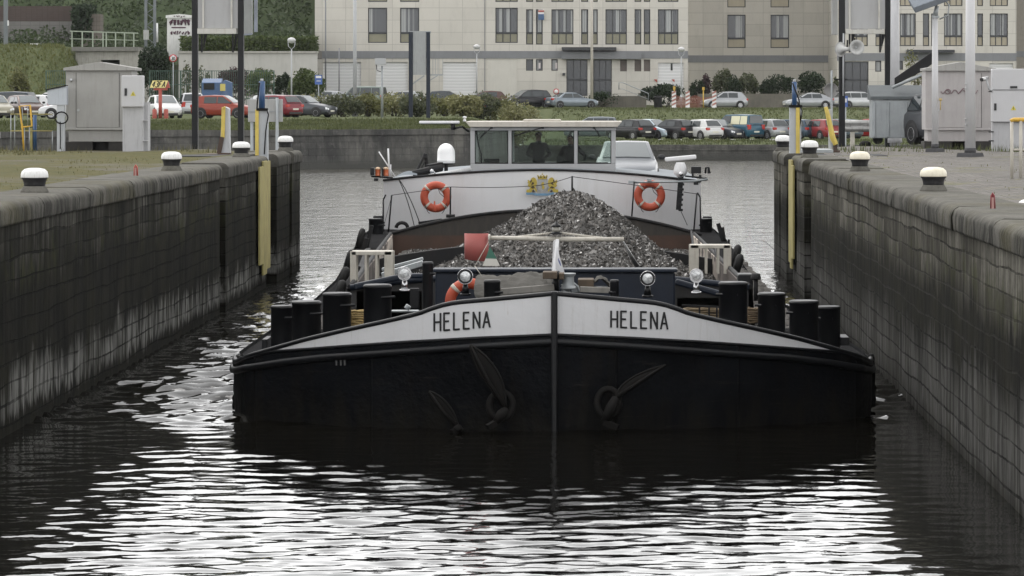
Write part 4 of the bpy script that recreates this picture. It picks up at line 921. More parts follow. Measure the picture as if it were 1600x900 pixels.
mb = MB(); c = P(869, 366, 50.6); mb.lathe([(.075, 0), (.08, .02), (.06, .025), (.058, .035)], c, 14); mb.lathe([(.058, .10), (.07, .105), (.06, .13), (.03, .14), (.02, .17)], c, 14); lan = mb.build('mast_lantern', BLACK, barge)
mb = MB(); mb.lathe([(.056, .036), (.058, .06), (.056, .099)], c, 14); mb.build('lantern_glass', plain('lantern glass', (.25, .24, .21), .1), lan)
# red curved signal board on the yard end
mb = MB(); rows = []
for i in range(13):
    a = R(-80 + 160 * i / 12); xx = 744 + 19.2 * math.sin(a); yy = 50.55 + .16 * (1 - math.cos(a)); rows.append([V((X(xx, 50.55), yy, Z(365, 50.55))), V((X(xx, 50.55), yy, Z(405 + 5 * (i / 12), 50.55)))])
mb.grid(rows, True); o = mb.build('signal_board', paint('faded red paint', (.33, .085, .075), .6, .08, (.2, .12, .1), .3, 5), barge); sm = o.modifiers.new('s', 'SOLIDIFY'); sm.thickness = .012
mb = MB(); mb.cyl(P(763, 371.5, 50.6), P(766, 371.5, 50.6), .05); mb.tube([P(765, 375, 50.6), P(742, 416, 50.4)], .006, 4); mb.tube([P(742, 416, 50.4), P(752, 430, 50.3)], .006, 4); mb.build('halyard', OFFW, barge)
FLG = NT('green and white flag cloth'); fx = FLG.sep(FLG.coord('Generated')); FLG.P(Base_Color=FLG.mix(FLG.ramp(FLG.math('ADD', fx[0], FLG.math('MULTIPLY', FLG.math('SUBTRACT', FLG.math('ABSOLUTE', FLG.math('SUBTRACT', fx[0], .45)), 0.0), 0)), .0, .01), (.6, .58, .52), FLG.mix(FLG.ramp(fx[2], .36, .42), (.62, .60, .55), (.05, .15, .11))), Roughness=.85)
mb = MB(); mb.grid([[P(765, 386, 50.5), P(766, 386.5, 50.46)], [P(760, 400, 50.5), P(774, 400, 50.38)], [P(754, 415.5, 50.5), P(781, 415.5, 50.4)]], True); tag(mb.build('pennant', FLG.m), 'folded green and white flag hanging beside the red signal board', 'flag')
FL2 = NT('white flag with blue device'); gx = FL2.coord('Generated'); dist = FL2.n('VectorMath', {0: gx, 1: (.42, .5, .50)}, operation='DISTANCE').outputs['Value']; FL2.P(Base_Color=FL2.mix(FL2.ramp(FL2.math('ADD', dist, FL2.math('MULTIPLY', FL2.noise(FL2.coord(), 30, 2), .12)), .24, .27), (.12, .14, .30), (.68, .68, .70)), Roughness=.85)
mb = MB(); mb.grid([[P(869.5, 387, 50.3), P(871, 387, 50.28)], [P(868, 404, 50.3), P(876, 406, 50.2)], [P(868, 420, 50.3), P(884, 431, 50.25)]], True); tag(mb.build('pennant', FL2.m), 'white pennant with a blue device hanging from the foremast', 'flag')
mb = MB(); mb.grid([[P(973, 377, 50.8), P(975, 377, 50.8)], [P(982, 397, 51.2), P(987, 396, 51.2)], [P(992, 416, 51.6), P(1000, 416, 51.6)]], True); o = mb.build('windscreen_plate', paint('steel plate', (.5, .5, .5), .4, .1), barge); o.modifiers.new('s', 'SOLIDIFY').thickness = .015
mb = MB(); a = P(862, 428, 49.8); mb.box(P(848, 436, 49.5), P(871, 423, 49.9)); mb.box(P(873, 437, 49.6), P(882, 425, 49.95)); tag(mb.build('wooden_block', WOOD, bevel=.01), 'weathered wooden block lying by the foot of the foremast', 'wood block')
# windlass fittings around the mast foot
mb = MB(); mb.lathe([(.10, 0), (.11, .02), (.08, .05), (.075, .17), (.10, .2), (.105, .22)], P(888, 452, 49.8), 14); mb.lathe([(.07, 0), (.05, .06), (.07, .12)], P(884, 458, 49.9), 12); mb.box(P(893, 458, 50.1), P(907, 446, 50.4)); mb.tube([P(893, 440, 50), P(903, 448, 50), P(905, 456, 50)], .02, 6); mb.box(P(906, 452, 50.4), P(952, 447, 50.6)); mb.build('windlass', GALV, barge, bevel=.008)
mb = MB(); mb.box(P(903, 455, 50), P(928, 434, 50.5)); tag(mb.build('wooden_crate', WOOD, bevel=.01), 'small brown crate on the foredeck between the windlass and the grey tent cover', 'crate')
TARP = paint('grey tarpaulin cloth', (.10, .096, .088), .95, .2, (.04, .037, .032), .5, 4, streak=False, spec=.1, bump=.5)
def cloth(rows, name, label, cat):
    mb = MB(); mb.grid(rows, True); o = mb.build(name, TARP); s = o.modifiers.new('sub', 'SUBSURF'); s.levels = 3; s.render_levels = 3; tx = bpy.data.textures.new('folds', 'CLOUDS'); tx.noise_scale = .16; tx.noise_depth = 3; dm = o.modifiers.new('folds', 'DISPLACE'); dm.texture = tx; dm.strength = .13; dm.mid_level = .5; dm.texture_coords = 'LOCAL'; return tag(o, label, cat)
R_ = random.Random(4)
rows = []
tops = [(744, 431), (765, 430), (790, 431), (815, 427), (840, 424), (858, 430), (862, 440)]
for i, (px, py) in enumerate(tops):
    fold = 5 * math.sin(i * 2.1); rows.append([P(px + 2, py + 1, 51.4), P(px, py, 51.0), P(px - 2 + fold * .3, py + 8 + fold * .5, 50.55 + .05 * math.sin(i * 3)), P(px - 4, py + 18 - fold * .4, 50.25), P(px - 3, py + 27 + fold * .2, 50.05), P(px - 3, 468, 50.0)])
cloth(rows, 'tarpaulin', 'grey tarpaulin draped over the winch left of the foremast', 'tarpaulin')
rows = [[P(744, 446, 49.95), P(742, 470, 49.95)], [P(778, 444, 49.9), P(778, 470, 49.9)], [P(850, 445, 49.9), P(850, 468, 49.9)]]
mb = MB(); mb.bar(P(783, 456, 49.85), P(866, 449, 49.85), .05, .09); mb.bar(P(906, 452, 49.9), P(955, 454, 49.9), .05, .08); mb.build('winch_beam', paint('beam grey', (.22, .21, .19), .7), barge, bevel=.01)
rows = [[P(920, 447, 50.1), P(921, 446, 50.4), P(922, 447, 50.8)], [P(931, 438, 50.1), P(934, 431, 50.4), P(935, 436, 50.8)], [P(936, 434, 50.05), P(939, 429.5, 50.4), P(940, 436, 50.8)], [P(944, 440, 50.1), P(946, 436, 50.4), P(947, 438, 50.8)], [P(954, 448, 50.1), P(955, 447, 50.4), P(956, 448, 50.8)]]
cloth(rows, 'tarpaulin', 'small grey tent shaped cover at the right of the foremast', 'tarpaulin')
# spotlights
def spot(px, py, d, rpx):
    c = P(px, py, d); r = rpx * d / F; mb = MB()
    mb.lathe([(r * .35, .17), (r * .8, .13), (r * .98, .05), (r * 1.0, 0), (r * 1.05, -.012), (r * 1.05, -.022), (r * .96, -.026)], c, 24, 'y')
    base = V((c.x, c.y + .05, c.z - r)); mb.cyl(base, base + V((0, 0, -.13)), .03, .055, 10); mb.cyl(base + V((0, 0, -.13)), base + V((0, 0, -.16)), .075, n=12); o = mb.build('spotlight', CHROME if px in (632, 1088) else BLACK, barge)
    mb = MB(); mb.lathe([(r * 1.05, -.012), (r * 1.05, -.03), (r * .98, -.034), (r * .97, -.02)], c, 24, 'y'); mb.build('bezel', CHROME, o)
    mb = MB(); mb.lathe([(r * .97, -.020), (r * .7, -.026), (r * .4, -.030), (r * .02, -.032)], c, 24, 'y'); mb.build('lens', LENS, o)
    return o
LENS = NT('lamp lens'); ln = LENS.noise(LENS.coord(), 24, 3); LENS.P(Base_Color=LENS.mix(LENS.ramp(ln, .35, .65), (.35, .36, .37), (.72, .73, .73)), Roughness=.12, Metallic=.35); LENS.bump(ln, .3, .02); LENS = LENS.m
for px, py, d, rp in ((632, 427.5, 52.5, 10.5), (727, 432, 50.2, 11.8), (1012, 435, 50.2, 11.5), (1088, 431, 52.5, 10.8)): spot(px, py, d, rp)
# ropes coiled on deck
def coil(px, py, d, r, n, label, col, spread=.03):
    mb = MB(); c = P(px, py, d); q = random.Random(px)
    for k in range(n):
        rr = r * (1 - .05 * k) ; mb.tube([c + V((rr * math.cos(t) + q.uniform(-.02, .02), rr * .7 * math.sin(t), k * spread + q.uniform(-.01, .01))) for t in [i * 2 * math.pi / 18 for i in range(18)]], .016, 6, closed=True)
    return tag(mb.build('rope_coil', paint('rope', col, .9, .25, (.05, .04, .03), .4, 20)), label, 'rope', 'rope coils on the foredeck')
coil(559, 507, 50.6, .17, 7, 'yellowish rope coiled between two black drums on the left of the bow', (.36, .26, .11))
coil(1098, 500, 50.9, .38, 6, 'brown rope coiled on deck left of the drums on the right of the bow', (.16, .12, .07))
coil(1176, 503, 50.7, .15, 7, 'brown rope coiled between the first two drums on the right of the bow', (.14, .10, .06))
mb = MB(); mb.box(P(611, 488, 50.6), P(655, 484, 50.8)); mb.cyl(P(635, 483, 50.6), P(639, 477, 50.6), .04); mb.build('deck_step', GALV, barge, bevel=.006)
mb = MB()
for px in (1093, 1108, 1120): mb.bar(P(px, 498, 50.6), P(px, 478, 50.6), .025, .02)
mb.bar(P(1066, 477, 50.6), P(1128, 480, 50.6), .025, .025); mb.build('deck_rack', DARK, barge)
# ------------------------------------------------------------------ cars
TYRE = plain('tyre rubber', (.015, .015, .016), .8); RIM = plain('alloy rim', (.42, .42, .43), .35, .6); HEADL = plain('headlight glass', (.62, .64, .66), .12, .2); TAILL = plain('tail light red', (.42, .03, .02), .2); PLATE = plain('number plate', (.62, .60, .52), .5); TRIM = plain('black trim', (.02, .02, .021), .6)
CARGLASS = NT('car window glass'); CARGLASS.P(Base_Color=(.03, .037, .04), Roughness=.06); CARGLASS.b.inputs['Specular IOR Level'].default_value = .7; CARGLASS = CARGLASS.m
CLEARW = NT('windscreen reflecting sky'); CLEARW.P(Base_Color=(.10, .115, .12), Roughness=.06); CLEARW.b.inputs['Specular IOR Level'].default_value = .9; CLEARW = CLEARW.m
def carpaint(name, col, metal=.25): 
    m = NT(name); n = m.noise(m.coord(), 2, 4); m.P(Base_Color=m.mix(m.ramp(n, .3, .7), mul(col, .92), mul(col, 1.06)), Roughness=.28, Metallic=metal); m.b.inputs['Specular IOR Level'].default_value = .35; m.b.inputs['Coat Weight'].default_value = .15; m.b.inputs['Coat Roughness'].default_value = .08; return m.m
KIND = {  # length, width, height, belt, hood front height, then x of: windscreen foot, roof front, roof rear, rear window foot (fractions of length from the middle), tail height
    'hatch': (3.95, 1.70, 1.47, .93, .74, .23, .03, -.36, -.47, .93), 'sedan': (4.5, 1.75, 1.42, .93, .74, .20, .03, -.20, -.35, .98),
    'estate': (4.55, 1.76, 1.47, .94, .74, .21, .05, -.40, -.475, .94), 'mpv': (4.2, 1.75, 1.62, 1.0, .85, .29, .07, -.38, -.475, 1.0),
    'van': (4.3, 1.80, 1.82, 1.08, .90, .26, .10, -.46, -.485, 1.08), 'suv': (4.5, 1.85, 1.72, 1.08, .98, .20, .05, -.42, -.48, 1.08), 'coupe': (4.2, 1.74, 1.38, .90, .70, .22, .02, -.22, -.44, .95)}
def build_car(kind, panels=False):
    L, W, Hh, belt, hood, fa, fb, fc, fd, tail = KIND[kind]; h = W / 2
    root = thing('parked_car', None, None, (0, 0, 0)); h2 = L / 2
    parts = []
    st = [(-h2, .36, tail * .80, .80), (-h2 + .06, .27, tail * .93, .91), (-h2 + .22, .22, tail, .97), (L * fd + .12, .20, belt + .0 if abs(tail - belt) < .04 else tail, .985), (L * fc, .19, belt, 1.0), (0, .18, belt, 1.0), (L * fa - .1, .18, belt, 1.0), (L * fa + .12, .18, belt - .02, 1.0), (h2 - .75, .19, hood + (belt - hood) * .55, .985), (h2 - .35, .20, hood + (belt - hood) * .2, .96), (h2 - .12, .22, hood - .03, .90), (h2 - .02, .28, hood - .14, .80), (h2, .36, hood - .24, .72)]
    st.sort(key=lambda q: q[0]); rows = []
    for x, zb, zt, ws in st:
        y = h * ws; zm = zb + (zt - zb) * .55
        half = [(0, zb), (y * .80, zb), (y * .95, zb + .07), (y, zm - .12), (y * 1.0, zm + .06), (y * .975, zt - .10), (y * .93, zt - .02), (y * .80, zt + .012), (0, zt + .03)]
        ring = half + [(-a, b) for a, b in half[-2:0:-1]]; rows.append([V((x, a, b)) for a, b in ring])
    mb = MB(); mb.grid(rows, True, True); mb.add(rows[0], [tuple(range(len(rows[0])))], True); mb.add(rows[-1], [tuple(reversed(range(len(rows[-1]))))], True)
    # cabin shell
    wb_, wr = h * .90, h * .70
    A = (L * fa, belt); B = (L * fb, Hh - .03); M_ = (L * (fb + fc) / 2, Hh); Cc = (L * fc, Hh - .05); D = (L * fd, tail)
    def ring(x0, z0, x1, z1): pass
    prof = [A, (A[0] * .55 + B[0] * .45, A[1] * .5 + B[1] * .5 + .02), B, M_, Cc, (Cc[0] * .45 + D[0] * .55, Cc[1] * .45 + D[1] * .55 + .03), D]
    def wid(z): t = max(0, min(1, (z - belt) / (Hh - belt))); return wb_ + (wr - wb_) * t
    rows = []
    for i, (x, z) in enumerate(prof):
        yy = wid(z); rows.append([V((x, -yy, z - .015)), V((x, -yy * .88, z + .004)), V((x, 0, z + .02)), V((x, yy * .88, z + .004)), V((x, yy, z - .015))])
    mb.grid(rows, True)
    for sg in (-1, 1):
        sd = [V((x, sg * wid(z), z - .015)) for x, z in prof] ; mb.add(sd + [V((D[0], sg * wb_, belt - .05)), V((A[0], sg * wb_, belt - .05))], [tuple(range(len(sd) + 2)) if sg < 0 else tuple(reversed(range(len(sd) + 2)))], False)
    body = mb.build('body', None, root, local=True, fix=True); body.data.materials.clear(); body.data.materials.append(None)
    bv = body.modifiers.new('bevel', 'BEVEL'); bv.width = .03; bv.segments = 2; bv.limit_method = 'ANGLE'; bv.angle_limit = R(35)
    # glass
    e = .013
    def side_pt(sg, x, z): return V((x, sg * (wid(z) + e), z))
    zt = Hh - .11; zl = belt + .03
    def xf(z): t = (z - A[1]) / (B[1] - A[1]); return A[0] + (B[0] - A[0]) * t
    def xr_(z): t = (z - D[1]) / (Cc[1] - D[1]); return D[0] + (Cc[0] - D[0]) * t
    xm = L * (-.05 if kind != 'mpv' else -.02); x2 = L * -.27
    for sg in (-1, 1):
        wins = [[(xf(zl) - .10, zl), (xf(zt) - .06, zt), (xm + .03, zt), (xm + .03, zl)], [(xm - .04, zl), (xm - .04, zt), (max(x2, xr_(zt) + .05), zt), (max(x2, xr_(zl) + .08) if kind != 'sedan' else x2 - .1, zl)]]
        if kind in ('estate', 'mpv', 'suv', 'van') : wins.append([(x2 - .06, zl), (x2 - .06, zt), (xr_(zt) + .12, zt), (xr_(zl) + .14, zl)])
        for k, wv in enumerate(wins):
            g = MB(); pts = [side_pt(sg, x, z) for x, z in wv]; g.add(pts, [(0, 1, 2, 3) if sg < 0 else (3, 2, 1, 0)]); g.build('side_window', PANELW if (panels and k) else CARGLASS, root, local=True)
    def band(a, b, t0, t1, inset, nm, out, mat):
        g = MB(); rws = []
        for t in (t0, (t0 + t1) / 2, t1):
            x = a[0] + (b[0] - a[0]) * t; z = a[1] + (b[1] - a[1]) * t + (.02 if t == (t0 + t1) / 2 else 0) ; yy = wid(z) - inset
            rws.append([V((x + out[0], -yy, z + out[1])), V((x + out[0], 0, z + out[1] + .018)), V((x + out[0], yy, z + out[1]))])
        g.grid(rws if nm == 'windscreen' else rws[::-1], True); g.build(nm, mat, root, local=True)
    band(A, B, .08, .94, .10, 'windscreen', (.022, .026), CLEARW); band(D, Cc, .12, .90, .10, 'rear_window', (-.03, .024), CARGLASS)
    # wheels
    for x in (h2 - .78, -h2 + .72):
        for sg in (-1, 1):
            g = MB(); r = .31 if kind not in ('suv', 'van') else .34
            g.lathe([(r * .6, -.1), (r * .95, -.1), (r, -.06), (r, .06), (r * .95, .1), (r * .62, .1), (r * .60, .075)], (x, sg * (h - .085), r), 20, 'y'); wq = g.build('wheel', TYRE, root, local=True)
            g = MB(); c0 = V((x, sg * (h + .008), r)); g.lathe([(r * .63, 0), (r * .58, sg * .012), (r * .5, sg * -.01), (r * .02, sg * -.005)], c0, 18, 'y')
            g.mat(1)
            for k in range(5):
                a = k * 2 * math.pi / 5 + .3; a2 = a + math.pi / 5; cc = c0 + V((math.cos(a) * r * .36, sg * .008, math.sin(a) * r * .36)); g.cbox(cc, (r * .17, .008, r * .17), Matrix.Rotation(-a, 3, 'Y'))
            g.build('rim', [RIM, TRIM], wq, local=True, fix=True)
            g = MB(); ra = r * 1.22; pts = [V((x + ra * math.cos(t), sg * (h + .004), r + .02 + ra * math.sin(t))) for t in [i * math.pi / 12 for i in range(13)]] + [V((x - ra, sg * (h + .004), .22)), V((x + ra, sg * (h + .004), .22))]
            g.prism(pts, (0, -sg * .12, 0)); g.build('wheel_arch', TRIM, root, local=True)
    for sg in (-1, 1):
        g = MB(); g.prism([V((h2 - .10, sg * h * .88, hood - .06)), V((h2 - .03, sg * h * .55, hood - .14)), V((h2 - .02, sg * h * .58, hood - .24)), V((h2 - .08, sg * h * .89, hood - .20))], (-.06, 0, 0)); q = g.build('headlight', HEADL, root, local=True, fix=True); q.location.x += .035
        g = MB(); zc = tail * .86 if kind not in ('mpv', 'van', 'suv') else tail * .86; hh = .10 if kind not in ('mpv', 'van') else .2
        g.box((-h2 - .005, sg * h * .60 if sg > 0 else -h * .93, zc - hh), (-h2 + .20, h * .93 if sg > 0 else -h * .60, zc + hh * .8)); q = g.build('tail_light', TAILL, root, local=True, bevel=.03); 
        g = MB(); g.ball((L * fa - .12, sg * (h + .09), belt + .07), .10, 8, 6, (.5, 1.1, .75)); g.build('mirror', TRIM, root, local=True)
    g = MB(); g.box((h2 - .03, -.26, hood - .36), (h2 + .012, .26, hood - .25)); g.build('number_plate', PLATE, root, local=True)
    g = MB(); g.box((-h2 - .012, -.26, .52), (-h2 + .03, .26, .63)); g.build('number_plate', PLATE, root, local=True)
    g = MB(); g.box((h2 - .10, -h * .62, hood - .52), (h2 + .004, h * .62, hood - .38)); g.build('bumper_grille', TRIM, root, local=True, bevel=.02)
    g = MB(); g.box((-h2 - .004, -h * .70, .26), (-h2 + .1, h * .70, .40)); g.build('bumper_trim', TRIM, root, local=True, bevel=.02)
    return root
PANELW = plain('cream window blind', (.62, .60, .42), .5)
PROTO = {}
def car(kind, px, py, d, th, colour, metal, label, cat='car', panels=False, name='parked_car', z=None, group=None, rigid=None):
    key = (kind, panels)
    if key not in PROTO: PROTO[key] = build_car(kind, panels); o = PROTO[key]; first = True
    else: o = copy_tree(PROTO[key])
    o.name = name; p = P(px, py, d); zz = p.z if z is None else z
    o.location = (p.x, d, zz - .01); o.rotation_euler = (0, 0, R(th)); tag(o, label, cat, group)
    if group is None and 'group' in o: del o['group']
    for c in o.children:
        if c.name.split('.')[0] == 'body': c.material_slots[0].link = 'OBJECT'; c.material_slots[0].material = carpaint('car paint', colour, metal)
    return o
LOWG, UPG, LEFTG = 'cars parked along the far quay', 'cars parked below the office building', 'cars parked beyond the left lock wall'
def zb(px, d): return bank_z(X(px, d), d)
def car2(kind, px, d, th, colour, metal, label, group, **k): return car(kind, px, 0, d, th, colour, metal, label, z=zb(px, d), group=group, **k)
BLK, SIL, WHT = (.012, .012, .014), (.34, .35, .365), (.60, .60, .60)
car2('mpv', 926, 270, 178, (.16, .18, .20), .3, 'grey people carrier whose roof shows above the wheelhouse roof', LOWG)
car2('hatch', 985, 264, 130, BLK, .1, 'black hatchback parked tail out at the left end of the quay row', LOWG)
car2('hatch', 1021, 265, -45, (.42, .50, .56), .3, 'pale blue hatchback parked nose out between two black hatchbacks', LOWG)
car2('hatch', 1050, 264, 132, BLK, .1, 'black hatchback parked tail out between the pale blue and the white hatchback', LOWG)
car2('hatch', 1091, 263.5, 128, WHT, .1, 'white hatchback with bright red tail lights left of the teal van', LOWG)
car2('hatch', 1122, 264.5, -42, (.03, .035, .045), .2, 'dark hatchback parked nose out in front of the teal van', LOWG)
car2('van', 1150, 265.5, 132, (.025, .085, .13), .1, 'teal blue van with cream panels in its side windows', LOWG, panels=True, name='parked_van')
car2('hatch', 1196, 266, 126, SIL, .4, 'silver hatchback parked right behind the teal van', LOWG)
car2('estate', 1232, 266, 140, (.05, .075, .105), .3, 'slate blue estate car parked left of the red hatchback', LOWG)
car2('hatch', 1280, 265, 122, (.22, .025, .028), .1, 'red hatchback parked tail out left of the black sign post', LOWG)
car2('estate', 1306, 268, 125, (.12, .15, .18), .3, 'grey estate car behind the yellow gate lever right of the red hatchback', LOWG)
car2('hatch', 1356, 270, 150, (.33, .03, .03), .1, 'red car almost hidden behind the steel container', LOWG)
car2('hatch', 1131, 316, 192, SIL, .4, 'silver hatchback standing beside the roadworks barrier', UPG)
car2('coupe', 1262, 318, 190, SIL, .4, 'silver coupe parked in front of the dark round bushes', UPG)
car2('estate', 1343, 318, 25, (.46, .47, .48), .3, 'silver estate car parked behind the right black sign post', UPG)
car2('mpv', 824, 318, 207, (.012, .012, .014), .1, 'black people carrier with a white headlight parked below the entrance', UPG)
car2('sedan', 893, 318, 27, (.20, .23, .26), .4, 'blue grey saloon parked right of the black people carrier', UPG)
car2('hatch', 756, 322, 190, (.10, .055, .05), .2, 'dull reddish hatchback parked behind the bushes by a street lamp', UPG)
car2('hatch', 700, 322, 5, (.06, .07, .08), .2, 'dark grey hatchback parked behind the bushes right of the sign frame', UPG)
car2('hatch', 628, 322, 170, (.44, .45, .46), .3, 'silver hatchback mostly hidden by the bushes left of the sign frame', UPG)
car2('van', 563, 300, 165, (.20, .24, .22), .2, 'grey green van standing behind the tall pole and the bushes', UPG, name='parked_van')
car2('hatch', 505, 298, 160, SIL, .4, 'silver hatchback standing behind the bushes below the blue sign', UPG)
car2('estate', 472, 243, -24, (.07, .075, .085), .3, 'dark grey car parked nose out right of the crimson hatchback', LEFTG)
car2('hatch', 427, 237, 142, (.17, .02, .03), .2, 'crimson hatchback parked tail out behind the grey board', LEFTG)
car2('estate', 440, 265, 20, (.30, .31, .32), .3, 'grey estate car standing behind the crimson hatchback', LEFTG)
car2('hatch', 350, 231, -14, (.25, .045, .028), .1, 'orange red hatchback seen from its side left of the second black post', LEFTG)
car2('mpv', 299, 252, 100, (.45, .46, .48), .3, 'silver people carrier seen from behind beside the blue container', LEFTG)
car2('hatch', 256, 230, -72, (.62, .62, .62), .1, 'white hatchback facing the river behind the yellow 43FA sign', LEFTG)
car2('hatch', 40, 235, -62, (.075, .04, .032), .2, 'dark brown hatchback facing the river behind the yellow railing', LEFTG)
car2('suv', 8, 256, 165, (.035, .045, .06), .2, 'dark blue off road car at the far left edge', LEFTG)
car2('hatch', 50, 262, 155, (.60, .60, .61), .1, 'white hatchback with its tailgate up behind the brown hatchback', LEFTG)
car2('mpv', 82, 268, 160, (.60, .60, .61), .1, 'large white people carrier behind the white hatchback', LEFTG)
car2('hatch', 112, 224, 185, (.60, .60, .61), .1, 'white car half hidden behind the meter box on its post', LEFTG)
car2('hatch', -9, 232, -65, (.30, .28, .22), .2, 'beige car cut off by the left edge of the view', LEFTG)
car2('hatch', 100, 272, 10, (.45, .46, .47), .3, 'silver car whose roof shows between the white cars and the grey cabinet', LEFTG)
car('estate', 1510, 0, 101.5, -66, (.07, .073, .08), .4, 'dark grey estate car parked behind the graffitied grey cabinet', z=QZ)
car('sedan', 979, 0, 102.4, -90, (.19, .20, .215), .1, 'silver car carried on the aft deck of the barge beside the wheelhouse', z=Z(221, 101.6) - 1.42)
# ------------------------------------------------------------------ office building beyond the far bank
def slabmat(name, col, bw, rh):
    m = NT(name); p = m.pos(); x, y, z = m.sep(p)
    br = m.n('TexBrick', {'Vector': m.comb(x, z, 0.0), 'Color1': mul(col, .93), 'Color2': mul(col, 1.05), 'Mortar': mul(col, .66), 'Scale': 1.0, 'Mortar Size': .022, 'Mortar Smooth': .1, 'Bias': 0.0, 'Brick Width': bw, 'Row Height': rh}, offset=0.0)
    n = m.noise(p, .25, 5); f = m.noise(m.comb(x, y, m.math('MULTIPLY', z, .25)), 1.2, 5, .7)
    c = m.mix(m.ramp(n, .3, .7, 0, .35), br.outputs[0], mul(col, .80)); c = m.mix(m.ramp(f, .5, .75, 0, .4), c, mul(col, .62))
    m.P(Base_Color=c, Roughness=.85); return m.m
SLAB = slabmat('pale stone slabs', (.55, .525, .475), 2.2, 1.15); SLAB2 = slabmat('pale stone slabs of the set back wing', (.50, .475, .43), 2.0, 1.15)
BAND = paint('grey band stone', (.20, .205, .215), .8, .08, (.12, .12, .12), .3, .6)
WFRAME = plain('dark window frame', (.028, .03, .034), .5); SPAND = paint('olive spandrel panel', (.22, .21, .15), .5, .1, (.1, .1, .08), .3, 1); SPAND2 = paint('tan spandrel panel', (.36, .32, .24), .5, .08, (.2, .18, .14), .3, 1)
def paneglass():
    m = NT('office window glass'); o = m.n('ObjectInfo').outputs['Random']; p = m.coord(); x, y, z = m.sep(p)
    fold = m.math('SINE', m.math('MULTIPLY', x, 34.0)); n = m.n('TexNoise', {'Vector': m.comb(m.math('ADD', m.math('MULTIPLY', x, 1.3), m.math('MULTIPLY', o, 50)), 0, 0), 'Scale': 1.1, 'Detail': 1}).outputs['Fac']
    cur = m.mix(m.ramp(fold, -1, 1), (.20, .21, .21), (.34, .35, .345)); c = m.mix(m.ramp(n, .50, .54), (.055, .06, .068), cur)
    m.P(Base_Color=c, Roughness=.12); m.b.inputs['Specular IOR Level'].default_value = .5; return m.m
OG = paneglass()
GARAGE = NT('white roller door'); gz = GARAGE.sep(GARAGE.pos())[2]; gs = GARAGE.math('SINE', GARAGE.math('MULTIPLY', gz, 22.0)); GARAGE.P(Base_Color=GARAGE.mix(GARAGE.ramp(gs, .75, 1), (.66, .66, .66), (.45, .45, .45)), Roughness=.5); GARAGE.bump(gs, .3, .02); GARAGE = GARAGE.m
def facade(root, px0, px1, d, depth, ztop, slab, openings, bandpx, side=True):
    """front wall built round its openings, so every window sits in a real reveal"""
    x0, x1 = X(px0, d), X(px1, d); zbot = 2.6
    xs_ = sorted(set([x0, x1] + [X(q, d) for o in openings for q in o[1:3]])); zs_ = sorted(set([zbot, ztop] + [Z(q, d) for o in openings for q in o[3:5]]))
    rects = [(X(o[1], d), X(o[2], d), Z(o[4], d), Z(o[3], d)) for o in openings]
    mb = MB(); dep = .45
    for xa, xb in zip(xs_, xs_[1:]):
        run = None
        for za, zb_ in list(zip(zs_, zs_[1:])) + [(None, None)]:
            hole = za is None or any(r[0] - 1e-6 <= xa and xb <= r[1] + 1e-6 and r[2] - 1e-6 <= za and zb_ <= r[3] + 1e-6 for r in rects)
            if hole:
                if run: mb.box((xa, d, run[0]), (xb, d + dep, run[1])); run = None
            else: run = (run[0], zb_) if run else (za, zb_)
    mb.box((x0, d + dep + .6, zbot), (x1, d + depth, ztop)); mb.box((x0, d + dep, zbot), (x0 + .3, d + dep + .6, ztop)); mb.box((x1 - .3, d + dep, zbot), (x1, d + dep + .6, ztop))
    mb.build('wall', slab, root)
    mb = MB(); a, b = bandpx; mb.box((x0, d - .06, Z(b, d)), (x1, d - .005, Z(a, d))); mb.build('stone_band', BAND, root)
    mb = MB(); mb.box((x0 - .2, d - .3, ztop), (x1 + .2, d + depth, ztop + .5)); mb.build('roof', BAND, root)
    for o in openings:
        ty, pa, pb, ya, yb = o[:5]; xa, xb, za, zb_ = X(pa, d), X(pb, d), Z(yb, d), Z(ya, d); f = MB(); t = .09; y = d + .22
        if ty == 'garage':
            f.box((xa, y, za), (xb, y + .1, zb_)); f.build('garage_door', GARAGE, root); continue
        if ty == 'panel':
            f.box((xa, d + .05, za), (xb, d + .2, zb_)); f.build('blank_panel', PANELP, root); continue
        if ty == 'brown':
            f.box((xa, y, za), (xb, y + .1, zb_)); f.build('shutter', BROWNW, root); continue
        nmul = o[5] if len(o) > 5 else 1; sp = o[6] if len(o) > 6 else None; spm = o[7] if len(o) > 7 else SPAND
        f.box((xa, y, za), (xa + t, y + .1, zb_)); f.box((xb - t, y, za), (xb, y + .1, zb_)); f.box((xa + t, y, zb_ - t), (xb - t, y + .1, zb_)); f.box((xa + t, y, za), (xb - t, y + .1, za + t))
        for k in range(1, nmul): xm = xa + (xb - xa) * k / nmul; f.box((xm - t * .45, y + .002, za + t), (xm + t * .45, y + .098, zb_ - t))
        zsp = za + t
        if sp: zsp = Z(sp, d); f.box((xa + t, y - .003, zsp - t), (xb - t, y + .103, zsp + t))
        fr = f.build('door' if ty == 'door' else 'window', WFRAME, root)
        g = MB(); g.box((xa + t, y + .05, zsp), (xb - t, y + .07, zb_ - t)); g.build('pane', OG if ty != 'door' else DOORG, fr)
        if sp: g = MB(); g.box((xa + t, y + .04, za + t), (xb - t, y + .08, zsp - t)); g.build('spandrel', spm, fr)
PANELP = paint('plain cream panel', (.55, .53, .48), .7, .04, (.4, .38, .33), .3, 1); BROWNW = paint('brown shutter', (.13, .11, .10), .7, .1); DOORG = plain('dark door glass', (.03, .034, .04), .1)
d = 345
A = thing('office_building', 'pale stone office building with curtained windows and a dark canopied entrance', 'building', (X(785, d), d, 3.3))
ops = []
W1 = (12, 67); W0 = (-66, 3); SP1, SP0 = 49.5, -14
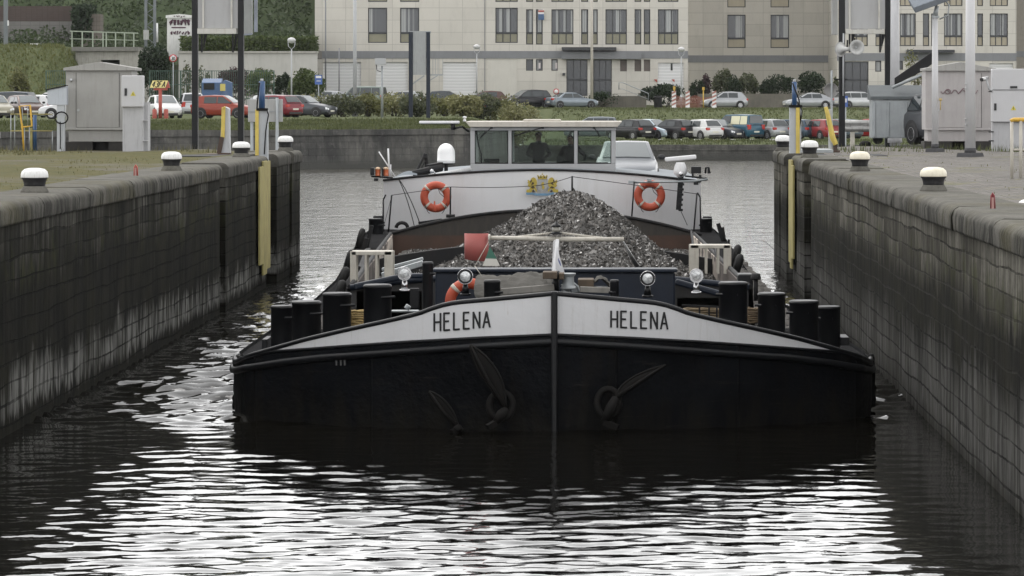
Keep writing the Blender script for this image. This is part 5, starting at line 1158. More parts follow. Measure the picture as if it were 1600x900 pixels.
for pa, pb, n in ((575, 605, 1), (625, 655, 1), (774, 809, 3), (822, 833, 1), (837.5, 848, 1), (861.5, 896, 3), (908, 919, 1), (923, 934, 1), (946, 979.5, 3), (991.5, 1002, 1), (1006, 1016, 1), (1028, 1060, 3)):
    ops.append(('window', pa, pb, W1[0] + (0 if pa < 800 else 2.5), W1[1] + (0 if pa < 800 else 2.5), n, SP1 + 2)); ops.append(('window', pa, pb, W0[0], W0[1], n, SP0))
for pa, pb in ((505, 564), (587, 637), (692, 745)): ops.append(('garage', pa, pb, 97, 152))
ops.append(('panel', 762, 808, 92.5, 150)); ops.append(('garage', 1028, 1068, 98, 143))
for pa, pb in ((822, 833), (837.5, 848), (861.5, 871.5)): ops.append(('window', pa, pb, 92.5, 110.5, 1))
for pa, pb in ((969, 979.5), (991.5, 1002), (1006, 1016)): ops.append(('brown', pa, pb, 93, 111.5))
ops.append(('door', 885, 918, 93, 150, 3, 125, DOORG)); ops.append(('door', 927, 956, 93, 150, 3, 125, DOORG))
facade(A, 492, 1075, d, 18, 24, SLAB, ops, (79.7, 91.3))
mb = MB(); mb.box((X(878, d), d - 1.6, Z(79, d)), (X(963, d), d - .01, Z(74, d))); mb.build('canopy', WFRAME, A)
mb = MB(); mb.box((X(878, d), d - .9, Z(92.2, d)), (X(1002, d), d - .07, Z(81.5, d))); mb.build('canopy_beam', BAND, A)
mb = MB(); mb.box((X(879, d), d - .35, Z(118, d)), (X(883, d), d - .002, Z(114, d))); mb.build('letter_box', WFRAME, A)
mb = MB(); mb.box((X(841, 344.5), 344.6, Z(25, 344.5)), (X(850, 344.5), 344.7, Z(15, 344.5))); sg_ = mb.build('notice_board', plain('notice white', (.7, .68, .68), .6), A)
mb = MB(); mb.box((X(841, 344.4), 344.52, Z(31, 344.4)), (X(850, 344.4), 344.6, Z(22, 344.4))); mb.build('blue_half', BLUE, sg_); mb = MB(); mb.box((X(841, 344.4), 344.55, Z(18.6, 344.4)), (X(850, 344.4), 344.595, Z(16, 344.4))); mb.build('red_line', RED, sg_)
for px in (840, 866):
    mb = MB(); mb.box((X(px + 1.5, d), d + .2, Z(107, d)), (X(px + 4.5, d), d + .219, Z(98, d))); mb.build('notice', plain('paper', (.6, .55, .55), .8), A)
mb = MB(); mb.box((X(1048, d), d + .19, Z(110, d)), (X(1051, d), d + .219, Z(99, d))); mb.build('door_sign', TRIM, A)
for px in (1021.5, 1049):
    mb = MB(); mb.prism([P(px, 124, d - .1), P(px + 5, 124, d - .1), P(px + 5, 129, d - .1)], (0, .08, 0)); mb.build('red_marker', RED, A)
mb = MB()
for px in (752, 840 - 6, 640): pass
mb.box((X(757, d), d - .04, 3.3), (X(758, d), d - .005, 24)); mb.build('downpipe', BAND, A)
d = 366
B_ = thing('office_wing', 'set back wing of the office building with single dark windows', 'building', (X(1190, d), d, 3.3))
ops = []
for pa, pb in ((1136.5, 1165), (1204, 1233)): ops.append(('window', pa, pb, 23, 75, 1, 60, SPAND2)); ops.append(('window', pa, pb, -52, 11.5, 1, -3, SPAND2))
facade(B_, 1074, 1312, d, 18, 24, SLAB2, ops, (86.5, 97.5))
d = 352
C_ = thing('office_building', 'pale stone office building with tan window panels behind the grey cabinets at the right', 'building', (X(1450, d), d, 3.3))
ops = []
for pa, pb, n in ((1330, 1356, 3), (1368, 1378, 1), (1406, 1431, 3), (1442, 1452, 1), (1455, 1465, 1), (1475, 1504, 3), (1527, 1536, 1), (1546.5, 1575, 3)): ops.append(('window', pa, pb, 21, 72, n, 56.5, SPAND2)); ops.append(('window', pa, pb, -60, 9.5, n, -8, SPAND2))
ops.append(('door', 1320, 1357, 96, 150, 3, 125, DOORG)); ops.append(('window', 1367.5, 1377, 95, 112, 1)); ops.append(('window', 1405, 1411, 95, 109, 1)); ops.append(('garage', 1546, 1583, 99, 150))
facade(C_, 1308, 1588, d, 18, 24, SLAB, ops, (83, 95))
mb = MB(); mb.box((X(1416, d), d - 1.2, Z(82.5, d)), (X(1490, d), d - .01, Z(78, d))); mb.build('canopy', WFRAME, C_)
d = 362
D_ = thing('office_wing', 'darker grey wing of the office building at the right edge of the view', 'building', (X(1640, d), d, 3.3)); facade(D_, 1586, 1720, d, 16, 24, paint('grey brown render', (.26, .24, .21), .85, .08), [], (80, 89))
# low garden wall, steps and railing in front of the building
GW = paint('old garden wall', (.13, .12, .10), .9, .25, (.05, .05, .045), .5, 1, bump=.5)
mb = MB(); mb.box((X(925, 334), 334, 2.8), (X(1010, 334), 334.4, Z(150, 334))); tag(mb.build('garden_wall', GW), 'low dark garden wall beside the entrance steps', 'wall')
mb = MB(); mb.box((X(1090, 336), 336, 2.8), (X(1420, 336), 336.4, Z(146.5, 336))); tag(mb.build('garden_wall', GW), 'long low garden wall behind the silver cars on the upper road', 'wall')
mb = MB(); mb.box((-4.0, 296.3, .9), (60, 296.9, Z(171.5, 296))); tag(mb.build('retaining_wall', GW), 'long dark retaining wall along the upper road above the grass bank', 'wall')
mb = MB()
for a, b in ((967, 129), (1013, 146)):
    pass
mb.tube([P(967, 140, 333), P(967, 129, 333), P(973, 129, 333), P(1013, 146, 333), P(1013, 158, 333)], .04, 6); mb.tube([P(968, 139, 333), P(973, 139, 333), P(1013, 155, 333)], .03, 6); tag(mb.build('handrail', GALV), 'grey handrail sloping down beside the entrance steps', 'railing')

# ------------------------------------------------------------------ left side: railway, walls, bridge
mb = MB(); mb.box((X(280, 302), 301.6, 2.4), (X(496, 302), 302.25, Z(83.5, 302))); o = tag(mb.build('retaining_wall', paint('pale concrete', (.42, .41, .385), .85, .08, (.2, .19, .17), .4, .8)), 'pale concrete retaining wall below the hedge left of the office building', 'wall')
mb = MB(); mb.box((X(279, 302), 301.45, Z(83.3, 302)), (X(497, 302), 302.4, Z(80, 302))); tag(mb.build('wall_coping', CONC), 'flat concrete coping on the pale retaining wall', 'coping')
mb = MB(); mb.box((-120, 340, 6.8), (X(112, 340), 341, Z(33.5, 340))); tag(mb.build('stone_wall', slabmat('rough grey stone', (.16, .155, .145), .9, .42)), 'rough grey stone wall behind the railway at the far left', 'wall')
mb = MB(); mb.box((-120, 340.2, Z(33.4, 340)), (X(118, 340), 341, Z(9.5, 340))); tag(mb.build('brick_wall', slabmat('dark brown brick', (.075, .055, .048), .5, .18)), 'dark brown brick wall standing on the rough stone wall', 'wall')
mb = MB(); mb.box((X(126, 336), 336, 6.8), (X(157, 336), 338, Z(22, 336))); tag(mb.build('stone_pier', slabmat('brown grey stone', (.16, .14, .12), .8, .4)), 'brown stone pier with ivy beside the bridge railing', 'pillar')
br = thing('railway_bridge', 'small concrete railway bridge with a pale green railing', 'bridge', (X(165, 300), 300, 3))
mb = MB(); mb.box((X(113, 300), 299.6, Z(80, 300)), (X(216, 300), 306, Z(73.5, 300))); mb.build('deck', paint('stained deck concrete', (.17, .165, .15), .85, .2), br)
mb = MB(); mb.box((X(118, 300), 300, 2.4), (X(158, 300), 301, Z(80.1, 300))); mb.build('abutment', CONC, br); mb = MB(); mb.box((X(187, 300), 300, 2.4), (X(240, 300), 301, Z(78, 300))); mb.build('abutment', CONC, br); mb = MB(); mb.box((X(158, 300), 300.02, Z(93.6, 300)), (X(187, 300), 301, Z(80.1, 300))); mb.build('lintel', CONC, br); mb = MB(); mb.box((X(158, 300), 305, 2.4), (X(187, 300), 306, Z(80.1, 300))); mb.build('back_wall', CONC, br)
PGREEN = paint('pale green rail paint', (.30, .34, .27), .5, .1)
mb = MB()
for px in (112.5, 128.5, 145, 161, 166, 180.5, 194.5, 209): mb.box((X(px - .9, 299.7), 299.65, Z(73.5, 300)), (X(px + .9, 299.7), 299.75, Z(49 + (px - 112) * .03, 300)))
mb.bar(P(109, 48.6, 299.7), P(216, 51.8, 299.7), .06, .09); mb.bar(P(109, 60.5, 299.7), P(216, 63, 299.7), .05, .06); mb.build('railing', PGREEN, br)
mb = MB(); mb.box((X(70, 320), 318, 7.6), (X(500, 320), 322, 8.3)); tag(mb.build('railway_track', paint('ballast', (.10, .09, .08), .95, .25, streak=False)), kind='structure')
def mast_(px0, px1, d, label, lattice):
    r = thing('catenary_mast', label, 'mast', (X((px0 + px1) / 2, d), d, 7.8), 'catenary masts along the railway'); z0, z1 = 7.8, 16
    if lattice:
        for px in (px0 + 1.6, px1 - 1.6): mb = MB(); mb.box((X(px - 2, d), d, z0), (X(px + 2, d), d + .3, z1)); mb.build('mast_leg', MASTG, r)
        mb = MB(); n = 16
        for k in range(n):
            a, b = (px0 + 2, px1 - 2) if k % 2 else (px1 - 2, px0 + 2); mb.bar(V((X(a, d), d + .15, z0 + (z1 - z0) * k / n)), V((X(b, d), d + .15, z0 + (z1 - z0) * (k + 1) / n)), .05, .12, V((0, 1, 0)))
        mb.build('lattice', MASTG, r)
    else:
        mb = MB(); mb.box((X(px0, d), d, z0), (X(px1, d), d + .35, z1)); mb.build('pole', MASTG, r); mb = MB(); mb.box((X(px1, d) + .003, d - .02, Z(40, d)), (X(px1 + 2, d), d + .1, Z(32, d))); mb.build('marker_plate', WHITE, r)
    return r
MASTG = paint('mast grey', (.14, .155, .165), .6, .1)
mast_(5.5, 11.5, 312, 'grey steel catenary mast at the far left edge of the railway', False)
mast_(226, 243, 312, 'tall grey lattice catenary mast above the railway bridge', True)
mb = MB(); mb.box((X(224.5, 311), 310.8, Z(62, 311)), (X(232, 311), 311.3, Z(47, 311))); tag(mb.build('signal_box', paint('signal grey', (.4, .4, .39), .6)), 'small pale box fixed on the lattice mast', 'box')
mb = MB(); mb.tube([P(245.5, 36, 310), P(246, 66, 310)], .08, 6); tag(mb.build('marker_post', WHITE), 'thin white post right of the lattice mast', 'post')
mb = MB(); mb.box((X(50, 300), 299, Z(70.5, 300)), (X(63, 300), 300, Z(68, 300))); tag(mb.build('cable_cover', WHITE), 'small white cable cover lying on top of the grass embankment', 'cover')
# graffitied white cabinet on the railway side
cb = thing('switch_cabinet', 'tall white cabinet with dark graffiti beside the railway', 'cabinet', (X(279, 306), 306, 8))
mb = MB(); mb.box((X(261, 306), 306, 7.6), (X(299, 306), 308, Z(28, 306))); mb.build('body', paint('cabinet white', (.62, .62, .60), .6, .06), cb)
mb = MB(); a, b = P(259, 28, 305.8), P(301, 24, 305.8); mb.prism([a, V((b.x, a.y, a.z)), V((b.x, a.y, b.z)), V(((a.x + b.x) / 2, a.y, b.z + .12)), V((a.x, a.y, b.z))], (0, 2.4, 0)); mb.build('roof', paint('cabinet roof', (.66, .66, .64), .6, .05), cb)
mb = MB(); q = random.Random(9)
def scrawl(mb, px0, px1, py0, py1, d, n, r):
    for k in range(n):
        x = px0 + (px1 - px0) * (k + .5) / n; w_ = (px1 - px0) / n * .42
        pts = [P(x + q.uniform(-1, 1) * w_, q.uniform(py0, py1), d) for _ in range(5)]; mb.tube(pts, r, 4)
scrawl(mb, 265, 298, 30, 40, 305.97, 6, .09); scrawl(mb, 266, 297, 48, 54, 305.97, 7, .05); mb.tube([P(268, 43, 305.97), P(290, 43, 305.97)], .05, 4); scrawl(mb, 271, 289, 24.5, 27, 305.78, 5, .03); mb.build('graffiti', plain('graffiti maroon', (.09, .04, .06), .7), cb)
# green mesh fence, clothes container, traffic signs
def meshfence(px0, px1, ytop, ybot, d, label):
    r = thing('mesh_fence', label, 'fence', (X((px0 + px1) / 2, d), d, zb(px0, d))); mb = MB(); x0, x1 = X(px0, d), X(px1, d); z1, z0 = Z(ytop, d), zb((px0 + px1) / 2, d)
    n = int((x1 - x0) / 2.5) + 1
    for k in range(n + 1): mb = MB(); xx = x0 + (x1 - x0) * k / n; mb.box((xx - .04, d, z0 - .2), (xx + .04, d + .08, z1)); mb.build('post', FGREEN, r)
    mb = MB()
    for k in range(int((x1 - x0) / .16)): xx = x0 + .16 * k; mb.box((xx, d + .03, z0), (xx + .035, d + .05, z1 - .05))
    for zz in (z1 - .06, z0 + (z1 - z0) * .66, z0 + (z1 - z0) * .33): mb.box((x0, d + .02, zz), (x1, d + .06, zz + .05))
    mb.build('mesh', FGREEN, r); return r
FGREEN = paint('fence green', (.035, .075, .055), .5, .1)
meshfence(72, 106, 110, 150, 276, 'green mesh fence left of the grey cabinet below the embankment'); meshfence(234, 428, 110, 152, 274, 'long green mesh fence behind the blue container')
bc = thing('clothes_container', 'blue clothes container with a yellow notice on its side', 'container', (X(338, 260), 260, zb(338, 260)))
d = 260; mb = MB(); x0, x1, xm = X(315, d), X(360, d), X(346, d); zt, zl, z0 = Z(122.5, d), Z(129, d), zb(338, d)
mb.prism([V((x0, d, z0)), V((x0, d + 1.6, z0)), V((x0, d + 1.6, zl)), V((x0, d + .8, zt)), V((x0, d, zl))], (xm - x0, 0, 0)); mb.prism([V((xm + .01, d + .05, z0)), V((x1, d + .9, z0)), V((x1, d + .9, zl)), V((xm + .2, d + .4, zt - .1)), V((xm + .01, d + .05, zl))], (0, .8, 0)); mb.build('body', BLUE, bc, bevel=.03)
mb = MB(); mb.box((x0 + .15, d - .06, Z(140, d)), (X(335, d), d - .005, Z(130, d))); mb.build('flap', DARK, bc)
mb = MB(); mb.box((X(344, d), d - .05, Z(142, d)), (X(352, d), d + .03, Z(131, d))); mb.build('notice', plain('yellow notice', (.5, .42, .12), .6), bc)
ks = thing('marker_sign', 'yellow 43FA sign board on a red post', 'sign', (X(250, 226), 226, zb(250, 226)))
d = 226; mb = MB(); mb.prism([P(234, 137.2, d), P(258, 137.2, d), P(262.5, 125.8, d), P(238.5, 125.8, d)], (0, .06, 0)); mb.build('board', plain('sign yellow', (.80, .68, .28), .5), ks)
mb = MB(); st, wd = strokes('43FA', .88)
for a, b in st:
    f = lambda q_: P(238.5 + 19.5 * q_[0] / wd + 2.8 * (q_[1] - .5), 136 - 9 * q_[1], d - .02)
    p0, p1 = f(a), f(b); mb.bar(p0, p1, .05, .012, V((0, 1, 0)))
mb.build('lettering', INK, ks)
mb = MB(); mb.prism([P(258.5, 137.4, d), P(265, 137.4, d), P(262.7, 127, d)], (0, .3, 0)); mb.cyl(P(250.5, 139, d + .1), P(250.5, 187, d + .1), .11, n=10); mb.box(P(240, 141, d + .05), P(262, 137.6, d + .2)); mb.build('post', RED, ks)
for px, nm in ((241.5, 'left'), (259.5, 'right')):
    mb = MB(); c = P(px, 186, d - .4); mb.lathe([(.13, -.2), (.14, .1), (.14, .55), (.10, .62)], c, 12); tag(mb.build('red_marker_post', RED), 'short red post at the %s foot of the yellow 43FA sign' % nm, 'post', 'short red posts by the sign')
def roundsign(px, py, rpx, d, zfoot, label, face, cross=True, inner=None, polew=.035):
    r = thing('road_sign', label, 'sign', (X(px, d), d, zfoot)); c = P(px, py, d); rr = rpx * d / F
    mb = MB(); mb.cyl(V((c.x, d + .06, zfoot - .1)), V((c.x, d + .06, c.z + rr * .8)), polew, n=8); mb.build('pole', GALV, r)
    mb = MB(); mb.lathe([(rr * .02, .03), (rr, .03), (rr, 0), (rr * .02, 0)], c, 24, 'y'); mb.build('sign_plate', face[0], r)
    mb = MB(); mb.lathe([(rr * .02, -.004), (rr * .72, -.004), (rr * .72, -.001), (rr * .02, -.001)], c, 24, 'y'); mb.build('sign_field', face[1], r)
    if cross:
        mb = MB()
        for sg in ((1, -1) if cross == 'x' else (1,)): mb.bar(c + V((-rr * .5, -.008, sg * rr * .5)), c + V((rr * .5, -.008, -sg * rr * .5)), rr * .26, .004, V((0, 1, 0)))
        mb.build('sign_bar', face[0], r)
    if inner == '30':
        mb = MB(); st, wd = strokes('30', .95)
        for a, b in st: mb.bar(c + V(((a[0] / wd - .5) * rr * .85, -.008, (a[1] - .5) * rr * .75)), c + V(((b[0] / wd - .5) * rr * .85, -.008, (b[1] - .5) * rr * .75)), rr * .15, .004, V((0, 1, 0)))
        mb.build('lettering', INK, r)
    return r
SRED, SBLU, SWHT = plain('sign red', (.42, .045, .05), .4), plain('sign blue', (.05, .11, .34), .4), plain('sign white', (.66, .65, .65), .5)
roundsign(766, 166, 9, 248, zb(766, 248), 'round blue and red no stopping sign behind the wheelhouse roof', (SRED, SBLU), 'x')
roundsign(270.5, 91, 6.2, 262, zb(270, 262), 'round speed limit sign with a red ring in front of the dark bush', (SRED, SWHT), False, '30')
roundsign(869, 143, 4.6, 316, zb(869, 316), 'round red no entry sign between the two cars below the entrance', (SRED, SWHT), False)
sgn = thing('parking_sign', 'small blue sign on a post in front of the round green bush', 'sign', (X(497.5, 262), 262, zb(497, 262))); d = 262
mb = MB(); mb.box(P(492, 132, d), P(503.5, 117, d + .04)); mb.build('board', SBLU, sgn); mb = MB(); mb.box(P(493.5, 122, d - .012), P(502, 118.5, d - .003)); mb.box(P(494.5, 127, d - .012), P(501, 126, d - .003)); mb.build('white_marking', SWHT, sgn); mb = MB(); mb.cyl(V((X(497.7, d), d + .08, zb(497, d) - .1)), P(497.7, 118, d + .08), .04, n=8); mb.build('pole', GALV, sgn)
# street lamps and poles
def lamp(px, yhead, d, label):
    z0 = zb(px, d); r = thing('street_lamp', label, 'street lamp', (X(px, d), d, z0), 'globe street lamps before the office building'); c = P(px, yhead, d)
    mb = MB(); mb.cyl(V((c.x, d, z0 - .1)), V((c.x, d, z0 + 1.2)), .10, .09, 10); mb.cyl(V((c.x, d, z0 + 1.2)), V((c.x, d, c.z - .65)), .06, .045, 8); mb.build('pole', LGREY, r)
    mb = MB(); 
    for sg in (-1, 1): mb.tube([V((c.x, d, c.z - .66)), V((c.x + sg * .22, d, c.z - .45)), V((c.x + sg * .26, d, c.z - .1))], .03, 6)
    mb.build('bracket', LGREY, r)
    mb = MB(); mb.lathe([(.05, -.22), (.22, -.18), (.30, -.02), (.31, .02), (.24, .14), (.1, .2), (.01, .21)], c, 14); mb.build('lamp_head', plain('frosted lamp', (.5, .5, .5), .4), r)
lamp(455.5, 63, 268, 'street lamp with a round head left of the office building'); lamp(745, 73, 322, 'street lamp with a round head in front of the white garage doors'); lamp(1064.5, 77, 320, 'street lamp with a round head beside the roadworks barriers')
def pole(px0, px1, ytop, d, label, cat='pole', mat=None, z0=None):
    r = (px1 - px0) / 2 * d / F; c = P((px0 + px1) / 2, ytop, d); z = zb(px0, d) if z0 is None else z0; mb = MB(); mb.cyl(V((c.x, d, z - .1)), c, r * 1.05, r * .8, 12); mb.lathe([(r * 1.5, 0), (r * 1.4, .25), (r * 1.06, .3)], (c.x, d, z - .02), 12)
    return tag(mb.build('pole', mat or LGREY), label, cat)
pole(551.5, 557.5, -60, 246, 'tall thick grey pole rising from the grass left of the camera box post')
pole(922.5, 927, -60, 330, 'tall pale flagpole in front of the building entrance', 'flagpole', CREAM)
pole(507.5, 510, -40, 330, 'thin brown grey pole standing before the first white garage door', 'pole', BAND); pole(528.8, 531, 75, 330, 'short grey pole between the thin pole and the tall thick pole', 'pole', BAND)
cp = thing('camera_post', 'grey post carrying a small box in front of the white garage door', 'post', (X(597, 240), 240, zb(597, 240))); d = 240
mb = MB(); mb.cyl(V((X(597, d), d, zb(597, d) - .1)), P(597, 103, d), .09, .06, 10); mb.build('pole', GALV, cp); mb = MB(); mb.box(P(586, 101, d - .2), P(603, 91.5, d + .3)); mb.build('box', LGREY, cp, bevel=.02); mb = MB(); mb.tube([P(588, 101, d), P(589, 110, d), P(595, 112, d)], .025, 5); mb.build('cable', DARK, cp)
sf = thing('signal_board', 'grey signal panel between two dark posts seen from behind on the far bank', 'sign', (X(656, 236), 236, zb(656, 236))); d = 236
for pa, pb, yb in ((638.5, 645, 187), (666, 672, 184)): mb = MB(); mb.box((X(pa, d), d, zb(656, d) - .3 if pa > 650 else Z(186, d)), (X(pb, d), d + .25, Z(50, d))); mb.build('post', NAVY, sf)
mb = MB(); mb.box(P(645.2, 117, d + .05), P(665.8, 49, d + .2)); mb.build('panel', paint('panel back grey', (.30, .31, .31), .6, .05), sf)
mb = MB(); mb.box((X(640, d), d + .251, Z(52, d)), (X(673, d), d + .3, Z(48.5, d))); mb.bar(P(645, 131, d + .3), P(663, 118, d + .3), .1, .08); mb.bar(P(671, 126, d + .3), P(684, 118, d + .3), .08, .06); mb.box(P(671, 118, d + .3), P(692, 116, d + .9))
for px in (676, 680, 684, 691.5): mb.box(P(px, 117, d + .5), P(px + .8, 92, d + .53))
mb.build('bracket', GALV, sf)
mb = MB(); mb.cyl(P(640, 186, d + .1), P(640, 190, d + .1), .13, .08, 10); mb.build('post_cap', DARK, sf)
# road works
def barrier(px, d, label):
    z0 = zb(px, d); r = thing('road_barrier', label, 'barrier', (X(px, d), d, z0), 'red and white roadworks markers'); x = X(px, d); mb = MB(); mb.box((x - .18, d, z0 + .1), (x + .18, d + .06, z0 + 1.5)); mb.box((x - .3, d - .2, z0 - .05), (x + .3, d + .25, z0 + .1)); mb.build('board', SWHT, r)
    mb = MB()
    for k in range(4): zz = z0 + .25 + .33 * k; mb.prism([V((x - .17, d - .006, zz)), V((x + .17, d - .006, zz + .16)), V((x + .17, d - .006, zz + .32)), V((x - .17, d - .006, zz + .16))], (0, .004, 0))
    mb.build('red_stripes', plain('faded red stripes', (.34, .15, .12), .6), r)
barrier(1053, 314, 'red and white roadworks marker left of the street lamp'); barrier(1074.5, 314, 'red and white roadworks marker right of the street lamp'); barrier(1116, 312, 'red and white roadworks marker at the nose of the silver hatchback')
mb = MB(); x0, x1 = X(1056, 315.5), X(1116, 315.5); 
for k in range(60):
    xx = x0 + (x1 - x0) * k / 60; mb.bar(V((xx, 315.5, zb(1085, 315))), V((xx, 315.5, zb(1085, 315) + 1.15 - .25 * math.sin(k / 60 * math.pi * 2) ** 2)), .03, .01)
for k in range(7): mb.bar(V((x0, 315.52, zb(1085, 315) + .1 + .14 * k)), V((x1, 315.52, zb(1085, 315) + .1 + .14 * k)), .03, .03)
tag(mb.build('barrier_net', plain('orange red net', (.24, .09, .065), .8)), 'orange red safety net strung between the roadworks markers', 'net')
for px, py, nm in ((1053.5, 138, 'left'), (1099, 139, 'middle')):
    d = 314.4; mb = MB(); mb.cyl(V((X(px, d), d, zb(px, d))), P(px, py + 2, d), .05, n=6); mb.box(P(px - 1.8, py + 2, d - .1), P(px + 1.8, py - 3, d + .1)); tag(mb.build('warning_lamp', plain('amber lamp', (.5, .32, .05), .4)), 'amber warning lamp on a stick at the %s of the roadworks' % nm, 'lamp')
mb = MB(); c = V((X(1028, 332), 332, zb(1028, 332))); mb.lathe([(.33, 0), (.36, .1), (.38, .9), (.40, .92), (.40, 1.05), (.2, 1.1)], c, 14); tag(mb.build('litter_bin', DARK), 'dark round litter bin at the foot of the handrail', 'bin')
# white kerb marks along the low quay
for k, px in enumerate((1035, 1062, 1090, 1119, 1148, 1178, 1208, 1232)):
    d = 258.5; mb = MB(); mb.box((X(px - 6, d), d, zb(px, d) - .06), (X(px + 6, d), d + .3, zb(px, d) + .10)); tag(mb.build('kerb_stone', paint('white kerb paint', (.6, .6, .56), .8, .1), bevel=.02), 'whitewashed kerb stone on the grass edge in front of the parked cars', 'kerb stone', 'whitewashed kerb stones')
# ------------------------------------------------------------------ plants
def leafcloud(name, pts, size, mat, parent=None, nrm_up=.0, seed=1, base=None):
    """many small leaf faces, one island each"""
    r = np.random.default_rng(seed); n = len(pts); pts = np.asarray(pts)
    A = r.normal(size=(n, 3)); A[:, 2] *= 1 - nrm_up; A /= np.linalg.norm(A, axis=1)[:, None]; B = np.cross(A, r.normal(size=(n, 3))); B /= np.linalg.norm(B, axis=1)[:, None]
    s = size * r.uniform(.6, 1.3, n)[:, None]
    q = np.stack([pts - A * s, pts + B * s * .5, pts + A * s, pts - B * s * .5], 1).reshape(-1, 3)
    off = np.array(LOC[parent]) if parent is not None else np.array(base); q = q - off
    me = bpy.data.meshes.new(name); k = n * 4
    me.vertices.add(k); me.vertices.foreach_set('co', q.astype('f').reshape(-1)); me.loops.add(k); me.loops.foreach_set('vertex_index', np.arange(k, dtype='i')); me.polygons.add(n); me.polygons.foreach_set('loop_start', np.arange(0, k, 4, dtype='i')); me.materials.append(mat); me.update(); me.validate()
    o = bpy.data.objects.new(name, me); C.objects.link(o)
    if parent is not None: o.parent = parent; LOC[o] = LOC[parent]
    else: o.location = base
    return o
def blobpts(c, rad, n, seed, lumps=9, low=False):
    """points on the lumpy outside of a crown, some within"""
    r = np.random.default_rng(seed); out = []
    cs = [(np.array(c), np.array(rad) * .88)]
    for k in range(lumps):
        v = r.normal(size=3); v /= np.linalg.norm(v); v[2] = v[2] * .8 - .25 if low else abs(v[2]) * .9 - .15; cs.append((np.array(c) + v * np.array(rad) * r.uniform(.58, .76), np.array(rad) * r.uniform(.28, .46)))
    m = n // len(cs)
    for i, (cc, rr) in enumerate(cs):
        k = m * (2 if i == 0 else 1); v = r.normal(size=(k, 3)); v /= np.linalg.norm(v, axis=1)[:, None]; out.append(cc + v * rr * (r.random((k, 1)) ** .28))
    p = np.concatenate(out); return p
G1 = leafmat('mid green leaves', (.055, .082, .026), (.10, .125, .042)); G2 = leafmat('yellow green leaves', (.11, .12, .042), (.21, .205, .085), (.08, .085, .032)); G3 = leafmat('dark evergreen leaves', (.018, .032, .016), (.04, .06, .028)); G4 = leafmat('purple brown leaves', (.05, .03, .035), (.085, .05, .05)); G5 = leafmat('dusty green leaves', (.065, .078, .042), (.13, .138, .075), (.045, .055, .03))
GW2 = leafmat('young yellow green leaves', (.15, .155, .065), (.26, .25, .12), (.10, .10, .045)); TWIG = paint('twigs', (.06, .048, .035), .9, .3)
def shrub(px0, px1, ytop, d, mat, label, n=900, leaf=.13, z0=None, cat='shrub', group=None, name='shrub', depth=1.0, seed=None, lumps=9, low=False):
    px = (px0 + px1) / 2; z = zb(px, d) if z0 is None else z0; zt = Z(ytop, d); w_ = (px1 - px0) / 2 * d / F; root = thing(name, label, cat, (X(px, d), d, z), group)
    hgt = zt - z; sd = seed or int(px0 * 7 + px1); c = (X(px, d), d, z + hgt * .52); pts = blobpts(c, (w_, w_ * depth if w_ < 4 else 3.0, hgt * .50), n, sd, lumps, low); pts[:, 2] = np.maximum(pts[:, 2], z + .05)
    leafcloud('foliage', pts, leaf, mat, root, seed=sd)
    mb = MB(); q = random.Random(sd)
    for k in range(5): mb.tube([V((X(px, d) + q.uniform(-.2, .2) * w_, d, z - .1)), V((X(px, d) + q.uniform(-.6, .6) * w_, d + q.uniform(-.5, .5), z + hgt * .6))], [.05, .015], 5)
    mb.build('stem', TWIG, root); return root
FG = 'bushes in front of the office building'
shrub(995, 1080, 128, 336, G3, 'clipped dark green hedge behind the roadworks barriers', 2600, .14, cat='hedge', name='hedge', seed=5)
shrub(912, 976, 142.5, 332.5, G3, 'low dark hedge below the entrance beside the flagpole', 1100, .12, cat='hedge', name='hedge')
shrub(1074, 1104, 121, 341, G3, 'small dark bush at the corner between building and wing', 900, .14, group=FG)
shrub(1094, 1112, 111, 343, G4, 'thin reddish bush left of the tall loose bush', 380, .16, group=FG)
shrub(1111, 1150, 103, 343, G5, 'tall loose grey green bush below the first window of the set back wing', 1300, .16, group=FG)
shrub(1128, 1160, 116, 341, G3, 'round dark bush in front of the tall loose bush', 900, .14, group=FG)
shrub(1150, 1186, 110, 343, G5, 'brownish green bush between two dark round bushes', 1000, .16, group=FG)
shrub(1186, 1245, 112, 340, G3, 'broad dark clipped bush above the silver coupe', 2400, .13, group=FG)
shrub(1238, 1296, 107, 343, G3, 'dark spreading bush left of the black sign post', 1900, .15, group=FG)
shrub(1300, 1312, 118, 343, G5, 'narrow bush beside the black sign post', 300, .14, group=FG)
shrub(1592, 1640, 96, 350, G3, 'dark bush at the right edge beside the grey wing', 1000, .16, group=FG)
shrub(444, 512, 103, 276, G1, 'big round green bush behind the blue parking sign', 3600, .13, seed=77)
shrub(425, 462, 112, 282, G3, 'dark bush left of the big round green bush', 900, .14)
shrub(376, 440, 101, 282, G1, 'green bush behind the mesh fence at the right black post', 1600, .14); shrub(335, 400, 100, 290, G4, 'purple leaved bush against the pale retaining wall', 1500, .14)
shrub(392, 425, 103, 292, G4, 'smaller purple leaved bush right of the right black post', 700, .14)
shrub(210, 276, 62, 288, G3, 'tall dark bush in front of the bridge abutment', 4200, .16, seed=21, lumps=13)
shrub(284, 300, 85, 294, G5, 'thin wispy bush left of the first black post', 160, .16); shrub(306, 330, 96, 294, G5, 'thin wispy bush between the two black posts', 140, .16)
shrub(8, 48, 99, 281, G2, 'yellow green bush on the railway embankment', 900, .16); shrub(286, 318, 52, 309, G2, 'yellow green bush below the graffitied cabinet', 700, .15, z0=7.8)
